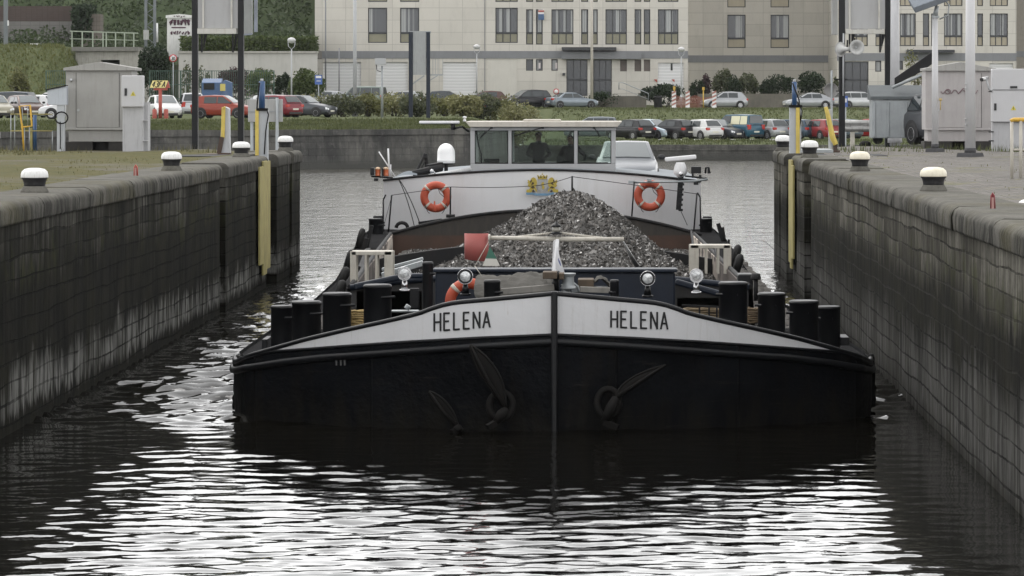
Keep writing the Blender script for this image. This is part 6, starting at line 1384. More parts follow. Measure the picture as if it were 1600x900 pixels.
# the wild bank bushes in the middle: separate plants one can tell apart by the things beside them
rr = np.random.default_rng(8); k = 0
names = {450: 'beside the big round bush', 490: 'below the blue parking sign', 535: 'left of the tall thick pole', 575: 'right of the tall thick pole', 620: 'between the camera post and the sign frame', 655: 'between the posts of the sign frame', 690: 'right of the sign frame', 725: 'left of the street lamp', 752: 'at the foot of the street lamp', 790: 'behind the no stopping sign', 812: 'at the right end of the thicket'}
for px, wtext in names.items():
    w_ = rr.uniform(32, 46); yt = {450: 150, 490: 143, 812: 152}.get(px, rr.uniform(137, 149))
    shrub(px - w_, px + w_, yt, rr.uniform(243, 254), (G2, GW2, G5)[k % 3], 'wild yellow green bush ' + wtext, 2300, .115, group='wild bushes on the far bank', seed=40 + k, lumps=20, low=True); k += 1
# hedge on the retaining wall and undergrowth
def scatter(name, xs0, xs1, y0, y1, zf, n, leaf, hgt, mat, label, seed, clump=.0):
    r = np.random.default_rng(seed); x = r.uniform(xs0, xs1, n); y = r.uniform(y0, y1, n)
    z = np.array([zf(a, b) for a, b in zip(x, y)]); hh = hgt * (.45 + .55 * np.sin(x * .55 + np.sin(y * .4) * 2) * np.sin(y * .33 + 1.3 * np.sin(x * .21))) if clump else hgt
    z = z + r.random(n) ** .8 * np.maximum(hh, .12 * hgt); p = np.stack([x, y, z], 1); p = p[(p[:, 0] < -.0795 * p[:, 1]) | (p[:, 1] < 306)]; b = ((xs0 + xs1) / 2, (y0 + y1) / 2, float(z.min()))
    return tag(leafcloud(name, p, leaf, mat, None, 0, seed, b), label, name.replace('_', ' '), kind='stuff')
scatter('hedge_foliage', X(283, 304), X(496, 304), 302.6, 305.5, lambda a, b: 7.8, 6000, .17, 1.5, G1, 'long green hedge growing on top of the pale retaining wall', 2)
scatter('hill_foliage', -95, -24, 322, 400, hill_z, 52000, .22, 2.4, leafmat('hill leaves', (.034, .052, .022), (.055, .074, .03)), 'dense green undergrowth covering the hillside', 3, 1)
scatter('hill_foliage', X(118, 338), X(150, 338), 335, 339, lambda a, b: 9.5, 1500, .25, 3.2, G3, 'dark ivy hanging over the end of the stone wall', 13)
def tufts(name, n, xs0, xs1, yf, zf, h0, h1, mat, label, seed, keep=None, wd=.03):
    """grass blades: bent triangles standing on the ground"""
    r = np.random.default_rng(seed); x = r.uniform(xs0, xs1, n); y = yf(x, r)
    if keep is not None: m_ = keep(x, y, r); x, y = x[m_], y[m_]
    n = len(x); z = np.array([zf(a, b) for a, b in zip(x, y)]); h = r.uniform(h0, h1, n); a = r.random(n) * 6.28; l = r.uniform(.1, .5, n) * h
    c, s = np.cos(a), np.sin(a); b = np.stack([x, y, z], 1); w_ = wd * r.uniform(.6, 1.4, n)
    p0 = b + np.stack([-s * w_, c * w_, 0 * z - .02], 1); p1 = b + np.stack([s * w_, -c * w_, 0 * z - .02], 1); p2 = b + np.stack([c * l, s * l, h], 1)
    v = np.stack([p0, p1, p2], 1).reshape(-1, 3); base = np.array([(xs0 + xs1) / 2, float(y.mean()), float(z.min())]); me = bpy.data.meshes.new(name)
    me.from_pydata((v - base).tolist(), [], np.arange(n * 3).reshape(-1, 3).tolist()); me.materials.append(mat); o = bpy.data.objects.new(name, me); C.objects.link(o); o.location = base; return tag(o, label, 'grass', kind='stuff')
GB = leafmat('grass blades', (.065, .082, .03), (.125, .135, .055), (.055, .065, .027)); GD = leafmat('dry grass blades', (.085, .085, .035), (.15, .135, .065), (.06, .06, .028))
GDL = leafmat('dry moss blades', (.12, .115, .05), (.17, .15, .075), (.10, .095, .045))
EY = lambda x: np.array([edge_y(a) for a in x])
tufts('bank_grass', 26000, -36, -6.5, lambda x, r: EY(x) + .5 + 9.5 * r.random(len(x)) ** 1.2, bank_z, .05, .20, GB, 'rough green grass on the far bank above the river wall', 1, wd=.06)
tufts('bank_grass', 9000, -4, 34, lambda x, r: 273.5 + 20 * r.random(len(x)), bank_z, .05, .16, GB, 'rough grass on the slope behind the parked cars', 2, wd=.06)
tufts('bank_grass', 6000, -4, 34, lambda x, r: EY(x) + .4 + 7 * r.random(len(x)), bank_z, .08, .25, GB, 'short grass along the edge of the low quay', 3, wd=.05)
tufts('bank_grass', 9000, -20, 34, lambda x, r: 297.3 + 12 * r.random(len(x)), bank_z, .06, .2, GB, 'rough grass along the upper road', 4, wd=.06)
tufts('embankment_grass', 9000, -60, -40, lambda x, r: 283 + 17 * r.random(len(x)), bank_z, .1, .3, leafmat('embankment grass blades', (.09, .105, .035), (.15, .155, .06), (.08, .085, .03)), 'tall grass on the railway embankment', 5, wd=.07)
qz = lambda a, b: QZ - .01
def patch(x, y, r): return (np.sin(x * .7 + 1.3 * np.sin(y * .21)) * np.sin(y * .37 + x * .5) + .35 * np.sin(x * 2.1 + y * 1.3)) > r.uniform(-.2, .5, len(x))
tufts('quay_grass', 5000, LX - 14, LX - .95, lambda x, r: 47 + 46 * r.random(len(x)), qz, .015, .05, GDL, 'thin dry grass and moss growing on the left quay', 6, patch, .012)
tufts('quay_grass', 2500, LX - 14, LX - 1.5, lambda x, r: 86 + 6.5 * r.random(len(x)), qz, .05, .22, GD, 'longer grass tufts around the cabinets on the left quay', 7, patch, .012)
tufts('quay_grass', 2200, RX + 1.0, RX + 9, lambda x, r: 50 + 48 * r.random(len(x)), qz, .015, .05, GDL, 'sparse dry grass between the cobbles of the right quay', 8, lambda x, y, r: patch(x, y, r) & (r.random(len(x)) < .6), .012)
tufts('quay_grass', 1500, RX + 1.2, RX + 7, lambda x, r: 90 + 8 * r.random(len(x)), qz, .04, .2, GB, 'green tufts along the back edge of the right quay', 9, patch, .012)
wd_ = thing('weed', 'thin leafy weed growing beside the graffitied grey cabinet', 'plant', (X(1434, 106), 106, QZ)); mb = MB()
for px, py in ((1424, 88), (1432, 102), (1440, 118), (1428, 112)): mb.tube([V((X(1436, 106), 106, QZ)), P((px + 1438) / 2, 150, 106), P(px, py, 106)], [.02, .015, .006], 5)
mb.build('stem', TWIG, wd_)
q = np.random.default_rng(4); pts = np.concatenate([np.array(P(px, py, 106)) + q.normal(size=(60, 3)) * np.array([.10, .1, .14]) for px, py in ((1422, 90), (1425, 100), (1428, 108), (1431, 120), (1441, 122), (1438, 135), (1434, 128))]); leafcloud('foliage', pts, .045, G2, wd_, seed=6)
# ------------------------------------------------------------------ things on the quays
BOLB = paint('bollard black', (.014, .014, .016), .45, .25, (.07, .06, .05), .35, 6); BOLW = paint('bollard white', (.74, .74, .73), .6, .06, (.22, .18, .14), .55, 9); BOLY = paint('yellowed bollard white', (.72, .67, .54), .5, .05, (.35, .28, .18), .35, 5)
def bollard(px, ybase, dpx, hpx, label, group, cap=BOLW, ztop=None, d=None, edge=None):
    d = d or (H - QZ) * F / (ybase - VY); k = d / F; c = V((X(px, d), d, QZ)); r = dpx * k / 2; h = hpx * k
    root = thing('mooring_bollard', label, 'bollard', c, group); mb = MB()
    mb.lathe([(r * 1.05, -.02), (r * 1.0, .02), (r * .86, .07), (r * .80, .085)], c, 20); mb.build('plinth', COPE, root)
    mb = MB(); mb.lathe([(r * .77, .06), (r * .78, h * .34), (r * .86, h * .5), (r * .97, h * .57), (r * .985, h * .60), (r * .97, h * .615)], c, 24); mb.build('post', BOLB, root)
    mb = MB(); mb.lathe([(r * .985, h * .59), (r * 1.0, h * .62), (r * 1.0, h * .72), (r * .93, h * .85), (r * .72, h * .945), (r * .36, h * .985), (.005, h * .99)], c, 24); mb.build('cap', cap, root); return root
LB, RB = 'bollards on the left quay', 'bollards on the right quay'
bollard(54, 300, 43, 38, 'white topped black bollard on the left quay, the largest and nearest', LB); bollard(268, 266, 32.5, 29.5, 'white topped bollard in front of the tall black sign posts on the left quay', LB)
bollard(377, 244.5, 28, 24, 'white topped bollard beside the yellow gate lever on the left quay', LB, d=82); bollard(446, 234, 24.5, 23.5, 'white topped bollard alone on the far pier of the left quay', LB, d=91.2)
bollard(1458.5, 298, 42, 37.5, 'yellowed bollard in front of the thick white pole on the right quay', RB, BOLY); bollard(1343.5, 267, 32, 31, 'white topped bollard below the two black posts on the right quay', RB, BOLY)
bollard(1265, 245, 27.5, 27, 'white topped bollard right of the yellow gate guide on the right quay', RB, d=81.2); bollard(1223.5, 232.5, 24.5, 24, 'white topped bollard at the far end of the right quay', RB, d=91.8)
# small red mooring hooks let into the copings
def hook(px, py0, py1, col, label):
    d = (H - QZ) * F / (py1 - VY); k = d / F; r = thing('mooring_hook', label, 'hook', (X(px, d), d, QZ)); mb = MB(); z1 = Z(py0, d)
    mb.tube([V((X(px - 2, d), d, QZ - .01)), V((X(px - 1.6, d), d, z1 - .03)), V((X(px, d), d, z1)), V((X(px + 1.8, d), d, z1 - .03)), V((X(px + 2.8, d), d, QZ - .01))], .016, 8); mb.build('body', col, r)
    mb = MB(); mb.bar(V((X(px, d), d - .02, QZ)), V((X(px, d), d - .02, z1 - .05)), .03, .014); mb.build('stripe', paint('worn pink paint', (.40, .22, .20), .6), r)
hook(212, 258, 275, RED, 'small red mooring hook on the left coping between the two nearest bollards'); hook(1551, 302, 326, paint('dark red paint', (.17, .02, .025), .5), 'small dark red mooring hook on the right coping beside the nearest bollard')
d = 47.2; r_ = thing('mooring_bollard', 'pale domed bollard cut off by the right edge, set into the coping', 'bollard', (X(1606, d), d, QZ)); mb = MB(); mb.lathe([(.11, -.1), (.12, .02), (.11, .05), (.07, .075), (.01, .085)], V((X(1604, d), d - .1, QZ - .05)), 18); mb.build('cap', BOLW, r_)
# equipment cabinets
def cabinet(px0, px1, ytop, yroof, ybase, d, label, doorpx, roofpx, plinth, mat, seamy, hole, graf=False, dep=1.1, ext=None):
    r = thing('equipment_cabinet', label, 'cabinet', (X((px0 + px1) / 2, d), d, QZ)); x0, x1 = X(px0, d), X(px1, d); zt, zr, zp = Z(yroof, d), Z(ytop, d), Z(plinth, d)
    mb = MB(); mb.box((x0, d, Z(seamy, d)), (x1, d + dep, zt)); mb.box((x0 + .06, d + .05, zp), (x1 - .005, d + dep - .05, Z(seamy, d) - .015)); mb.box((x0 - .015, d - .03, Z(seamy, d) - .014), (x1 + .015, d + .004, Z(seamy, d) + .045)); mb.build('body', mat, r, bevel=.012)
    mb = MB(); a, b = X(roofpx[0], d), X(roofpx[1], d); am = (a + b) / 2
    mb.prism([V((a, d - .12, zt + .002)), V((b, d - .12, zt + .002)), V((b, d - .12, zt + .07)), V((am, d - .12, zr)), V((a, d - .12, zt + .07))], (0, dep + .24, 0)); mb.build('roof', paint('roof slab grey', mul((.30, .295, .28), 1), .8, .1, (.12, .11, .1), .5), r, bevel=.008)
    for pa, pb in doorpx:
        mb = MB(); mb.box((X(pa, d), d - .022, Z(seamy, d) + .06), (X(pb, d), d - .002, zt - .05)); dr = mb.build('door', mat, r, bevel=.006)
        mb = MB(); mb.cyl(V((X(pa + 3, d), d - .06, (zt + zp) / 2 - .1)), V((X(pa + 3, d), d - .02, (zt + zp) / 2 - .1)), .03, n=10); mb.build('lock', LGREY, dr)
        mb = MB()
        for qx in (pa - .6, pb + .2): mb.box((X(qx, d), d - .012, Z(seamy, d) + .06), (X(qx + .5, d), d - .001, zt - .05))
        mb.build('door_gap', TRIM, r)
    mb = MB(); h0, h1 = hole; mb.box((x0 - .02, d + .06, QZ - .05), (X(h0, d), d + dep, zp - .004)); mb.box((X(h1, d), d + .06, QZ - .05), (x1, d + dep, zp - .004)); mb.box((X(h0, d), d + .5, QZ - .05), (X(h1, d), d + dep, zp - .004)); mb.build('plinth', paint('dark brick plinth', (.03, .028, .026), .9, .4), r)
    return r
ca = cabinet(103, 206, 97, 110.5, 235, 92.2, 'big weathered grey equipment cabinet with a sloped roof on the left quay', ((119.5, 186),), (100, 212), 221.5, GREYM, 202.5, (144, 169))
mb = MB(); mb.cyl(P(111, 125, 92.1), P(111, 125, 92.2), .035, n=10); mb.cyl(P(111, 124, 92.05), P(111, 127, 92.12), .03, n=8); mb.build('knob', LGREY, ca)
def meter(px0, px1, yt, ym, yb, d, label, tri, slot, extra=None):
    r = thing('meter_cabinet', label, 'cabinet', (X((px0 + px1) / 2, d), d, QZ)); mb = MB(); mb.box((X(px0, d), d - .12, Z(ym, d)), (X(px1, d), d + .25, Z(yt, d))); bx_ = mb.build('box', paint('meter box grey', (.47, .47, .48), .45, .03, (.4, .38, .35), .2, 2), r, bevel=.02)
    mb = MB(); mb.box((X(px0 + 1, d), d + .0, QZ - .05), (X(px1, d), d + .3, Z(ym, d) - .006)); mb.build('base', paint('meter base grey', (.40, .40, .41), .6, .06), r, bevel=.01)
    t = P(*tri, d - .124); s = 4.2 * d / F; mb = MB(); mb.prism([t + V((-s, 0, -s * .75)), t + V((s, 0, -s * .75)), t + V((0, 0, s))], (0, -.004, 0)); tr_ = mb.build('warning_triangle', plain('warning yellow', (.58, .50, .06), .5), bx_)
    mb = MB(); mb.bar(t + V((.004, -.006, .025)), t + V((-.01, -.006, -.0)), .014, .004, V((0, 1, 0))); mb.bar(t + V((-.01, -.006, 0)), t + V((.006, -.006, -.035)), .014, .004, V((0, 1, 0))); mb.build('flash', INK, tr_)
    for s0 in slot: mb = MB(); mb.box(P(s0[0], s0[3], d - .14), P(s0[1], s0[2], d - .122)); mb.build('handle', TRIM, bx_)
    return r, bx_
m1, m1b = meter(190.5, 224, 118, 167, 238, 90.8, 'white meter cabinet with a warning triangle fixed beside the big grey cabinet', (208, 146.5), ((194.5, 198.5, 138, 149.5),))
mb = MB(); mb.box((X(224.3, 91), 91, QZ - .04), (X(231, 91), 91.5, Z(160, 91))); 
for yy in (187, 219): mb.box(P(223, yy + 1.5, 90.7), P(231.2, yy, 90.95))
mb.build('side_panel', paint('meter base grey', (.38, .38, .39), .6, .06), m1)
d = 91.5; jb = thing('junction_box', 'light grey sloped box on a post with a looped cable left of the grey cabinet', 'junction box', (X(95, d), d, QZ)); mb = MB(); mb.prism([P(74, 164, d), P(104, 164, d), P(104, 134.5, d), P(74, 140.5, d)], (0, .3, 0)); mb.build('box', paint('box blue grey', (.42, .45, .49), .5, .05), jb, bevel=.01)
mb = MB(); mb.box((X(73, d), d - .02, Z(141, d)), (X(74, d), d + .3, Z(139.5, d))); mb.bar(P(73, 140.6, d + .15), P(104.5, 134, d + .15), .36, .03); mb.build('lid', DARK, jb)
mb = MB(); mb.box((X(88.5, d), d + .04, QZ - .05), (X(100.5, d), d + .2, Z(164, d) - .004)); mb.build('post', paint('post grey', (.43, .45, .47), .5, .06), jb, bevel=.01)
mb = MB(); c = P(96, 184, d - .05); mb.tube([c + V((.16 * math.cos(t), 0, .145 * math.sin(t))) for t in [i * 2 * math.pi / 20 for i in range(20)]], .017, 6, closed=True); mb.tube([P(94, 190, d - .04), P(94.5, 215, d - .04), P(94, 233, d - .04)], .014, 6); mb.build('cable', RUBBER, jb)
# yellow railings and blue post at the left
d = 92; yr = thing('guard_railing', 'thin yellow and grey guard railing in front of a blue post on the left quay', 'railing', (X(48, d), d, QZ)); mb = MB()
for px in (17, 23, 82): mb.cyl(V((X(px, d), d, QZ - .03)), P(px, 178.5 if px != 82 else 204, d), .014, n=6)
mb.build('upright', GALV, yr); mb = MB()
for py in (178.5, 204.5): mb.tube([P(16, py, d), P(82, py, d)], .017, 6)
mb.build('rail', PALEY, yr)
d = 91.6; sg2 = thing('ladder_rail', 'bright yellow ladder hoop standing at the yellow railing on the left quay', 'ladder', (X(39, d), d, QZ)); mb = MB()
mb.tube([P(37.5, 236, d), P(35, 200, d), P(30.5, 166, d), P(47, 164.5, d), P(50, 197, d), P(33, 199, d)], .025, 8); mb.build('hoop', paint('bright yellow paint', (.60, .36, .04), .5, .1), sg2)
mb = MB(); mb.cyl(V((X(38.5, d), d, QZ - .03)), P(38, 199, d), .014, n=6); mb.cyl(V((X(46, d), d, QZ - .03)), P(46, 198, d), .014, n=6); mb.cyl(P(35, 198, d), P(35, 167, d), .01, n=6); mb.cyl(P(43.5, 198, d), P(43.5, 166, d), .01, n=6); mb.build('leg', GALV, sg2)
d = 93; mb = MB(); mb.cyl(V((X(54.5, d), d, QZ - .03)), P(54.5, 178, d), .05, n=12); tag(mb.build('post', BLUE), 'short blue post behind the yellow railing on the left quay', 'post'); mb = MB(); mb.box((X(47.5, d), d - .06, QZ - .03), (X(51, d), d, Z(200, d))); tag(mb.build('post', PALEY), 'short pale yellow post beside the blue post on the left quay', 'post')
# big signal boards on black posts
def signal(posts, d, panel, label, ledge, extra):
    r = thing('signal_board', label, 'signal board', (X((posts[0][0] + posts[1][1]) / 2, d), d, QZ))
    for pa, pb in posts: mb = MB(); mb.box((X(pa, d), d, QZ - .2), (X(pb, d), d + .22, Z(-110, d))); mb.build('post', BLACK, r, bevel=.01)
    p0, p1, yt, yb = panel; mb = MB(); mb.box((X(p0, d), d + .02, Z(yb, d)), (X(p1, d), d + .30, Z(yt, d))); mb.build('panel', paint('panel grey', (.36, .36, .36), .5, .05, (.25, .24, .22), .35, 1.5), r)
    w_ = p1 - p0; mb = MB()
    for f in (.12, .82): mb.box((X(p0 + w_ * f, d), d - .05, Z(yb, d)), (X(p0 + w_ * f + 3, d), d + .018, Z(yt, d)))
    mb.box((X(ledge[0], d), d - .12, Z(ledge[3], d)), (X(ledge[1], d), d + .35, Z(ledge[2], d))); mb.build('ledge', paint('weathered pale steel', (.50, .49, .45), .6, .08, (.22, .18, .12), .5, 4), r, bevel=.006)
    for px in ((ledge[0] + 6.5, ledge[1] - 6)): mb = MB(); mb.box((X(px - 1.4, d), d - .06, Z(ledge[3] + 29, d)), (X(px + 1.4, d), d + .02, Z(ledge[3], d) - .003)); mb.prism([P(px + 2, ledge[3] + 26, d), P(px + 8.5, ledge[3] + .4, d), P(px + 3, ledge[3] + .4, d)], (0, .05, 0)); mb.build('bracket', DARK, r)
    return r
s1 = signal(((299.5, 309, ), (371.5, 380.5)), 105, (308.5, 372, -60, 44), 'tall black framed signal board seen from behind on the left quay', (309, 370, 44.5, 53), None)
d = 104.8; mb = MB(); mb.box((X(381, d), d, Z(53, d)), (X(393, d), d + .4, Z(-60, d))); mb.build('side_box', paint('side box grey', (.24, .25, .24), .6, .1), s1); mb = MB(); mb.box((X(397, d), d, Z(50, d)), (X(402, d), d + .1, Z(-60, d))); mb.bar(P(381, 54, d), P(394, 53, d), .05, .05); mb.build('side_pole', paint('blue grey pole', (.20, .22, .26), .5), s1)
s2 = signal(((1311, 1320.5), (1383, 1391.5)), 109, (1318, 1384, -60, 45), 'tall black framed signal board with two horn loudspeakers on the right quay', (1321, 1381, 46, 53), None)
mb = MB(); mb.box((X(1300.5, 109), 109.05, Z(54, 109)), (X(1309, 109), 109.5, Z(-60, 109))); mb.build('side_box', paint('side box grey', (.28, .28, .27), .6, .1), s2)
mb = MB(); mb.cyl(P(1318, 52, 108.9), P(1317.5, 150, 108.9), .025, n=8); mb.build('conduit', LGREY, s2); mb = MB(); mb.box((X(1303, 109), 108.9, Z(125, 109)), (X(1324, 109), 108.98, Z(123, 109))); mb.box((X(1306, 109), 108.9, Z(143, 109)), (X(1324, 109), 108.98, Z(141.5, 109))); mb.build('clamp', DARK, s2)
def horn(px, py, d, rp, label, yaw):
    r = thing('horn_loudspeaker', label, 'loudspeaker', P(px, py, d), 'horn loudspeakers on the signal board'); k = rp * d / F; mb = MB(); M = Matrix.Rotation(R(yaw), 4, 'Z'); c = P(px, py, d)
    a = MB(); a.lathe([(k * .25, .42), (k * .30, .26), (k * .42, .14), (k * .70, .04), (k * 1.0, 0), (k * 1.02, .012), (k * .98, -.006), (k * .66, .035), (k * .38, .13), (k * .2, .2), (k * .02, .2)], (0, 0, 0), 24, 'y')
    a.v = [tuple(c + (M @ V(v))) for v in a.v]; a.build('horn', paint('horn grey', (.46, .46, .45), .45, .05), r); a = MB(); a.ball(c + M @ V((0, .14, 0)), k * .16, 10, 8); a.build('driver', LGREY, r); a = MB(); a.bar(c + M @ V((0, .3, k * .1)), c + M @ V((0, .32, k * 1.25)), .05, .03, V((0, 1, 0))); a.build('bracket', DARK, r)
horn(1339, 74, 108.2, 11.8, 'grey horn loudspeaker facing the lock under the right signal board', 8); horn(1313, 77, 108.6, 11.5, 'grey horn loudspeaker turned away left of the black post', 218)
# gate guides, hydraulic posts and levers at both gates
def gate_guide(sx, px0, px1, d, blue, ybl, label, yel, ytop):
    r = thing('gate_guide', label, 'gate post', (X((px0 + px1) / 2, d), d, QZ)); mb = MB(); mb.box((X(px0, d), d, 1.7), (X(px1, d), d + .3, Z(ytop, d))); mb.build('column', paint('column grey', (.38, .40, .42), .5, .08, (.2, .18, .15), .4), r, bevel=.02)
    mb = MB(); b0, b1 = blue; mb.cyl(P((b0 + b1) / 2, ybl[1], d + .15), P((b0 + b1) / 2, ybl[0], d + .15), (b1 - b0) / 2 * d / F, n=14); mb.build('cylinder', BLUE, r); mb = MB(); mb.cyl(P((b0 + b1) / 2, ybl[0], d + .15), P((b0 + b1) / 2, ybl[0] - 4, d + .15), .035, n=8); mb.build('rod', LGREY, r)
    mb = MB(); mb.box((X(yel[0], d), d - .05, Z(243, d)), (X(yel[1], d), d - .003, Z(yel[2], d))); mb.build('yellow_rail', YELL, r, bevel=.008)
    mb = MB(); xx = b0 - 1; mb.tube([P(xx + 2, ybl[0] + 2, d + .02), P(xx - 1.5 if sx < 0 else xx + 12, ybl[1] - 8, d - .02), P(px0 - .5 if sx < 0 else px1 - 3, ytop + 8, d - .02), P(px0 - .8 if sx < 0 else px1 - 1, ytop + 22, d - .02)], .018, 6); mb.tube([P(px1 - 2, ytop - 2, d - .02), P(px1 + 1.5, ytop + 8, d - .03), P(px1 - 3, ytop + 35, d - .03), P(px1 - 5, ytop + 70, d - .03)], .014, 6); mb.box(P(px0 - 1, ytop + 2, d - .06), P(px1 + 1, ytop - 2, d + .1)); mb.build('cable', RUBBER, r)
    return r
gate_guide(-1, 401.5, 418, 84.4, (404.5, 414), (127, 169), 'grey gate post with a blue cylinder and yellow rail at the left gate', (399, 404.5, 171), 171)
gate_guide(1, 1234, 1252, 87.2, (1237.5, 1245), (128, 164), 'grey gate post with a blue cylinder and yellow rail at the right gate', (1243.5, 1249.5, 167), 166)
def boards(px0, px1, ytop, ybot, d, x, label, n):
    """long pale boards fixed to the lock wall face"""
    mb = MB(); a, b = d
    for k in range(n):
        y0 = a + (b - a) * k / n; y1 = a + (b - a) * (k + 1) / n - .02; zt = Z(ytop + (9 if k == 0 else 0), y0); zb_ = Z(ybot + (-10 if k == 0 else 6 * math.sin(k * 2)), y0); s_ = .04 if x < 0 else -.04; mb.box((min(x + s_, x + 2.2 * s_) , y0, zb_), (max(x + s_, x + 2.2 * s_), y1, zt))
    return tag(mb.build('fender_boards', PALEY, bevel=.01), label, 'fender boards')
boards(400, 417, 252, 425, (80.95, 83.45), LX, 'pale yellow boards fixed upright on the left lock wall at the gate', 3); boards(1238, 1246, 250, 415, (82.35, 84.25), RX, 'pale yellow boards fixed upright on the right lock wall at the gate', 3)
def lever(px0, px1, ytop, ybase, d, label, flip):
    r = thing('gate_lever', label, 'gate machine', (X((px0 + px1) / 2, d), d, QZ)); mb = MB(); w_ = px1 - px0
    if not flip: mb.prism([P(px0, ybase, d), P(px1, ybase, d), P(px1 - 1, ytop + 3, d), P(px0 + w_ * .55, ytop, d), P(px0 + w_ * .25, ytop + 2, d)], (0, .3, 0)); mb.build('housing', paint('housing grey', (.42, .43, .45), .5, .06), r, bevel=.02); mb = MB(); mb.bar(P(px0 + 6.5, ytop + 1, d - .03), P(px0 + 5, ytop + 50, d - .03), .09, .05, V((0, 1, 0))); mb.bar(P(px0 + 9, ytop + .5, d - .02), P(px0 + 5, ytop + 4, d - .02), .1, .05)
    else: mb.box(P(px0 + 5, ybase, d), P(px0 + 9, ytop + 6, d + .15)); mb.build('housing', LGREY, r, bevel=.01); mb = MB(); mb.tube([P(px0, ytop + 2, d - .05), P(px0 + 3, ytop + 12, d - .05), P(px1 - 7, ytop + 50, d - .05), P(px1 - 2, ybase - 10, d - .05)], [.05, .06, .08, .07], 6)
    mb.build('lever', YELL, r, bevel=.01); mb = MB(); mb.bar(P(px0 + 4, ybase - 26, d - .04) if not flip else P(px1 - 3, ybase - 16, d), P(px0 - 1, ybase, d - .04) if not flip else P(px1 - 3, ybase, d), .1, .06, V((0, 1, 0))); mb.box(P(px0 - 3, ybase + 2, d - .1), P(px1 + 3, ybase - 1.5, d + .3)); mb.build('foot', RUST, r)
lever(343, 359, 166.5, 240, 86.5, 'grey gate machine with a yellow rusty lever on the left quay', False); lever(1290, 1308, 165, 236, 89.5, 'leaning yellow lever of the gate machine on the right quay', True)
mb = MB(); mb.box(P(310, 241.5, 86.4), P(345, 239.5, 87.5)); tag(mb.build('steel_plate', RUST), 'flat rusty steel plate lying by the gate machine on the left quay', 'plate')
mb = MB(); mb.box((X(1255, 88), 88, QZ + .0), (X(1302, 88), 90, QZ + .07)); tag(mb.build('steel_plate', GALV), 'flat grey steel gangway plate between the right gate post and the yellow lever', 'plate')
d = 98; bd = thing('notice_board', 'blank grey board seen from behind the left gate post', 'board', (X(413, d), d, 0)); mb = MB(); mb.box(P(387.5, 190.5, d), P(442, 155, d + .03)); mb.build('panel', paint('board grey', (.36, .36, .35), .5, .05), bd, bevel=.008); mb = MB()
for px in (433, 393.5): mb.cyl(V((X(px, d), d + (-.04 if px > 400 else .07), -2)), P(px, 153, d + (-.04 if px > 400 else .07)), .04, n=10)
mb.build('post', GALV, bd); mb = MB(); mb.box(P(388, 174.5, d - .02), P(441, 173.4, d - .003)); mb.build('seam', GALV, bd)
# right quay: poles, camera, cabinets, railing, container
def wpole(px, wpx, ytop, ybase, d, label, foot):
    r = thing('light_pole', label, 'pole', (X(px, d), d, QZ)); k = d / F; rr = wpx * k / 2; mb = MB(); mb.cyl(V((X(px, d), d, QZ + .10)), P(px, ytop, d), rr * 1.1, rr * .85, 16); mb.build('shaft', paint('pole white', (.50, .50, .51), .45, .04, (.4, .38, .35), .25, 2), r)
    mb = MB(); fw = foot * k / 2; mb.lathe([(fw * 1.414, -.03), (fw * 1.33, .05), (fw * 1.25, .085)], (X(px, d), d, QZ), 4, sm=False); mb.lathe([(rr * 1.2, .08), (rr * 1.15, .19)], (X(px, d), d, QZ), 12); mb.build('foot', paint('foot dark grey', (.05, .05, .053), .8, .2), r); return r
w1 = wpole(1516, 15.5, -80, 246, 82.5, 'thick white pole on a dark foot behind the nearest right bollard', 31)
mb = MB()
for py in (131, 138, 186, 195): mb.ball(P(1508.5, py, 82.4), .02, 6, 5)
mb.build('bolt', LGREY, w1)
w2 = wpole(1461, 10, 24, 236, 89.5, 'slim white pole carrying a camera housing in front of the graffitied cabinet', 22)
mb = MB(); mb.tube([P(1469.5, 155, 89.4), P(1469.5, 172, 89.4)], .012, 6); mb.lathe([(.03, 0), (.04, .01), (.035, .06)], P(1469.5, 157.5, 89.4), 10); mb.build('switch', paint('brass yellow', (.45, .33, .12), .5), w2)
d = 89.5; mb = MB(); M = Matrix.Rotation(R(-20), 4, 'Y') @ Matrix.Rotation(R(25), 4, 'X'); c = P(1452, -3, d); mb.cbox(c, (.95, .75, .16), M); cm = mb.build('camera_housing', paint('housing blue grey', (.17, .19, .215), .8, .08, spec=.15), w2, bevel=.02)
mb = MB(); mb.cyl(P(1461, 26, d), P(1464, 9, d), .07, .05, 10); mb.box(P(1457, 28, d - .08), P(1467, 25, d + .08)); mb.tube([P(1476, 0, d), P(1483, 8, d), P(1481, 24, d), P(1468, 30, d)], .02, 6); mb.build('bracket', GALV, w2)
pole(1390.5, 1406, -60, 108, 'thick grey pole between the black post and the dark estate car', 'pole', paint('pole grey', (.44, .44, .45), .5, .05), z0=QZ)
ca2 = cabinet(1446, 1551, 97, 111, 231, 94.7, 'big pinkish grey cabinet with a faded scrawl on the right quay', ((1462.5, 1533),), (1444, 1556), 221, paint('pinkish cabinet grey', (.37, .35, .345), .55, .06, (.2, .18, .17), .3), 203, (1488, 1525))
mb = MB(); d = 94.66; mb.tube([P(1470 + 3.4 * i, 143 + 3.5 * math.sin(i * 1.7), d) for i in range(18)], .012, 5)
mb.tube([P(1481 + 4 * math.cos(t), 143 + 3.6 * math.sin(t), d) for t in [i * .5 for i in range(14)]], .012, 5); mb.tube([P(1497, 147, d), P(1505, 138, d), P(1512, 139, d), P(1508, 146, d), P(1516, 146, d)], .012, 5); mb.build('graffiti', plain('faded maroon scrawl', (.20, .14, .15), .7), ca2)
m2, m2b = meter(1549.5, 1640, 107.5, 190.5, 235, 92, 'white meter cabinet with a warning triangle at the right edge', (1583.5, 169), ((1553.5, 1557, 161.5, 172.5), (1578.5, 1589.5, 134.5, 138)))
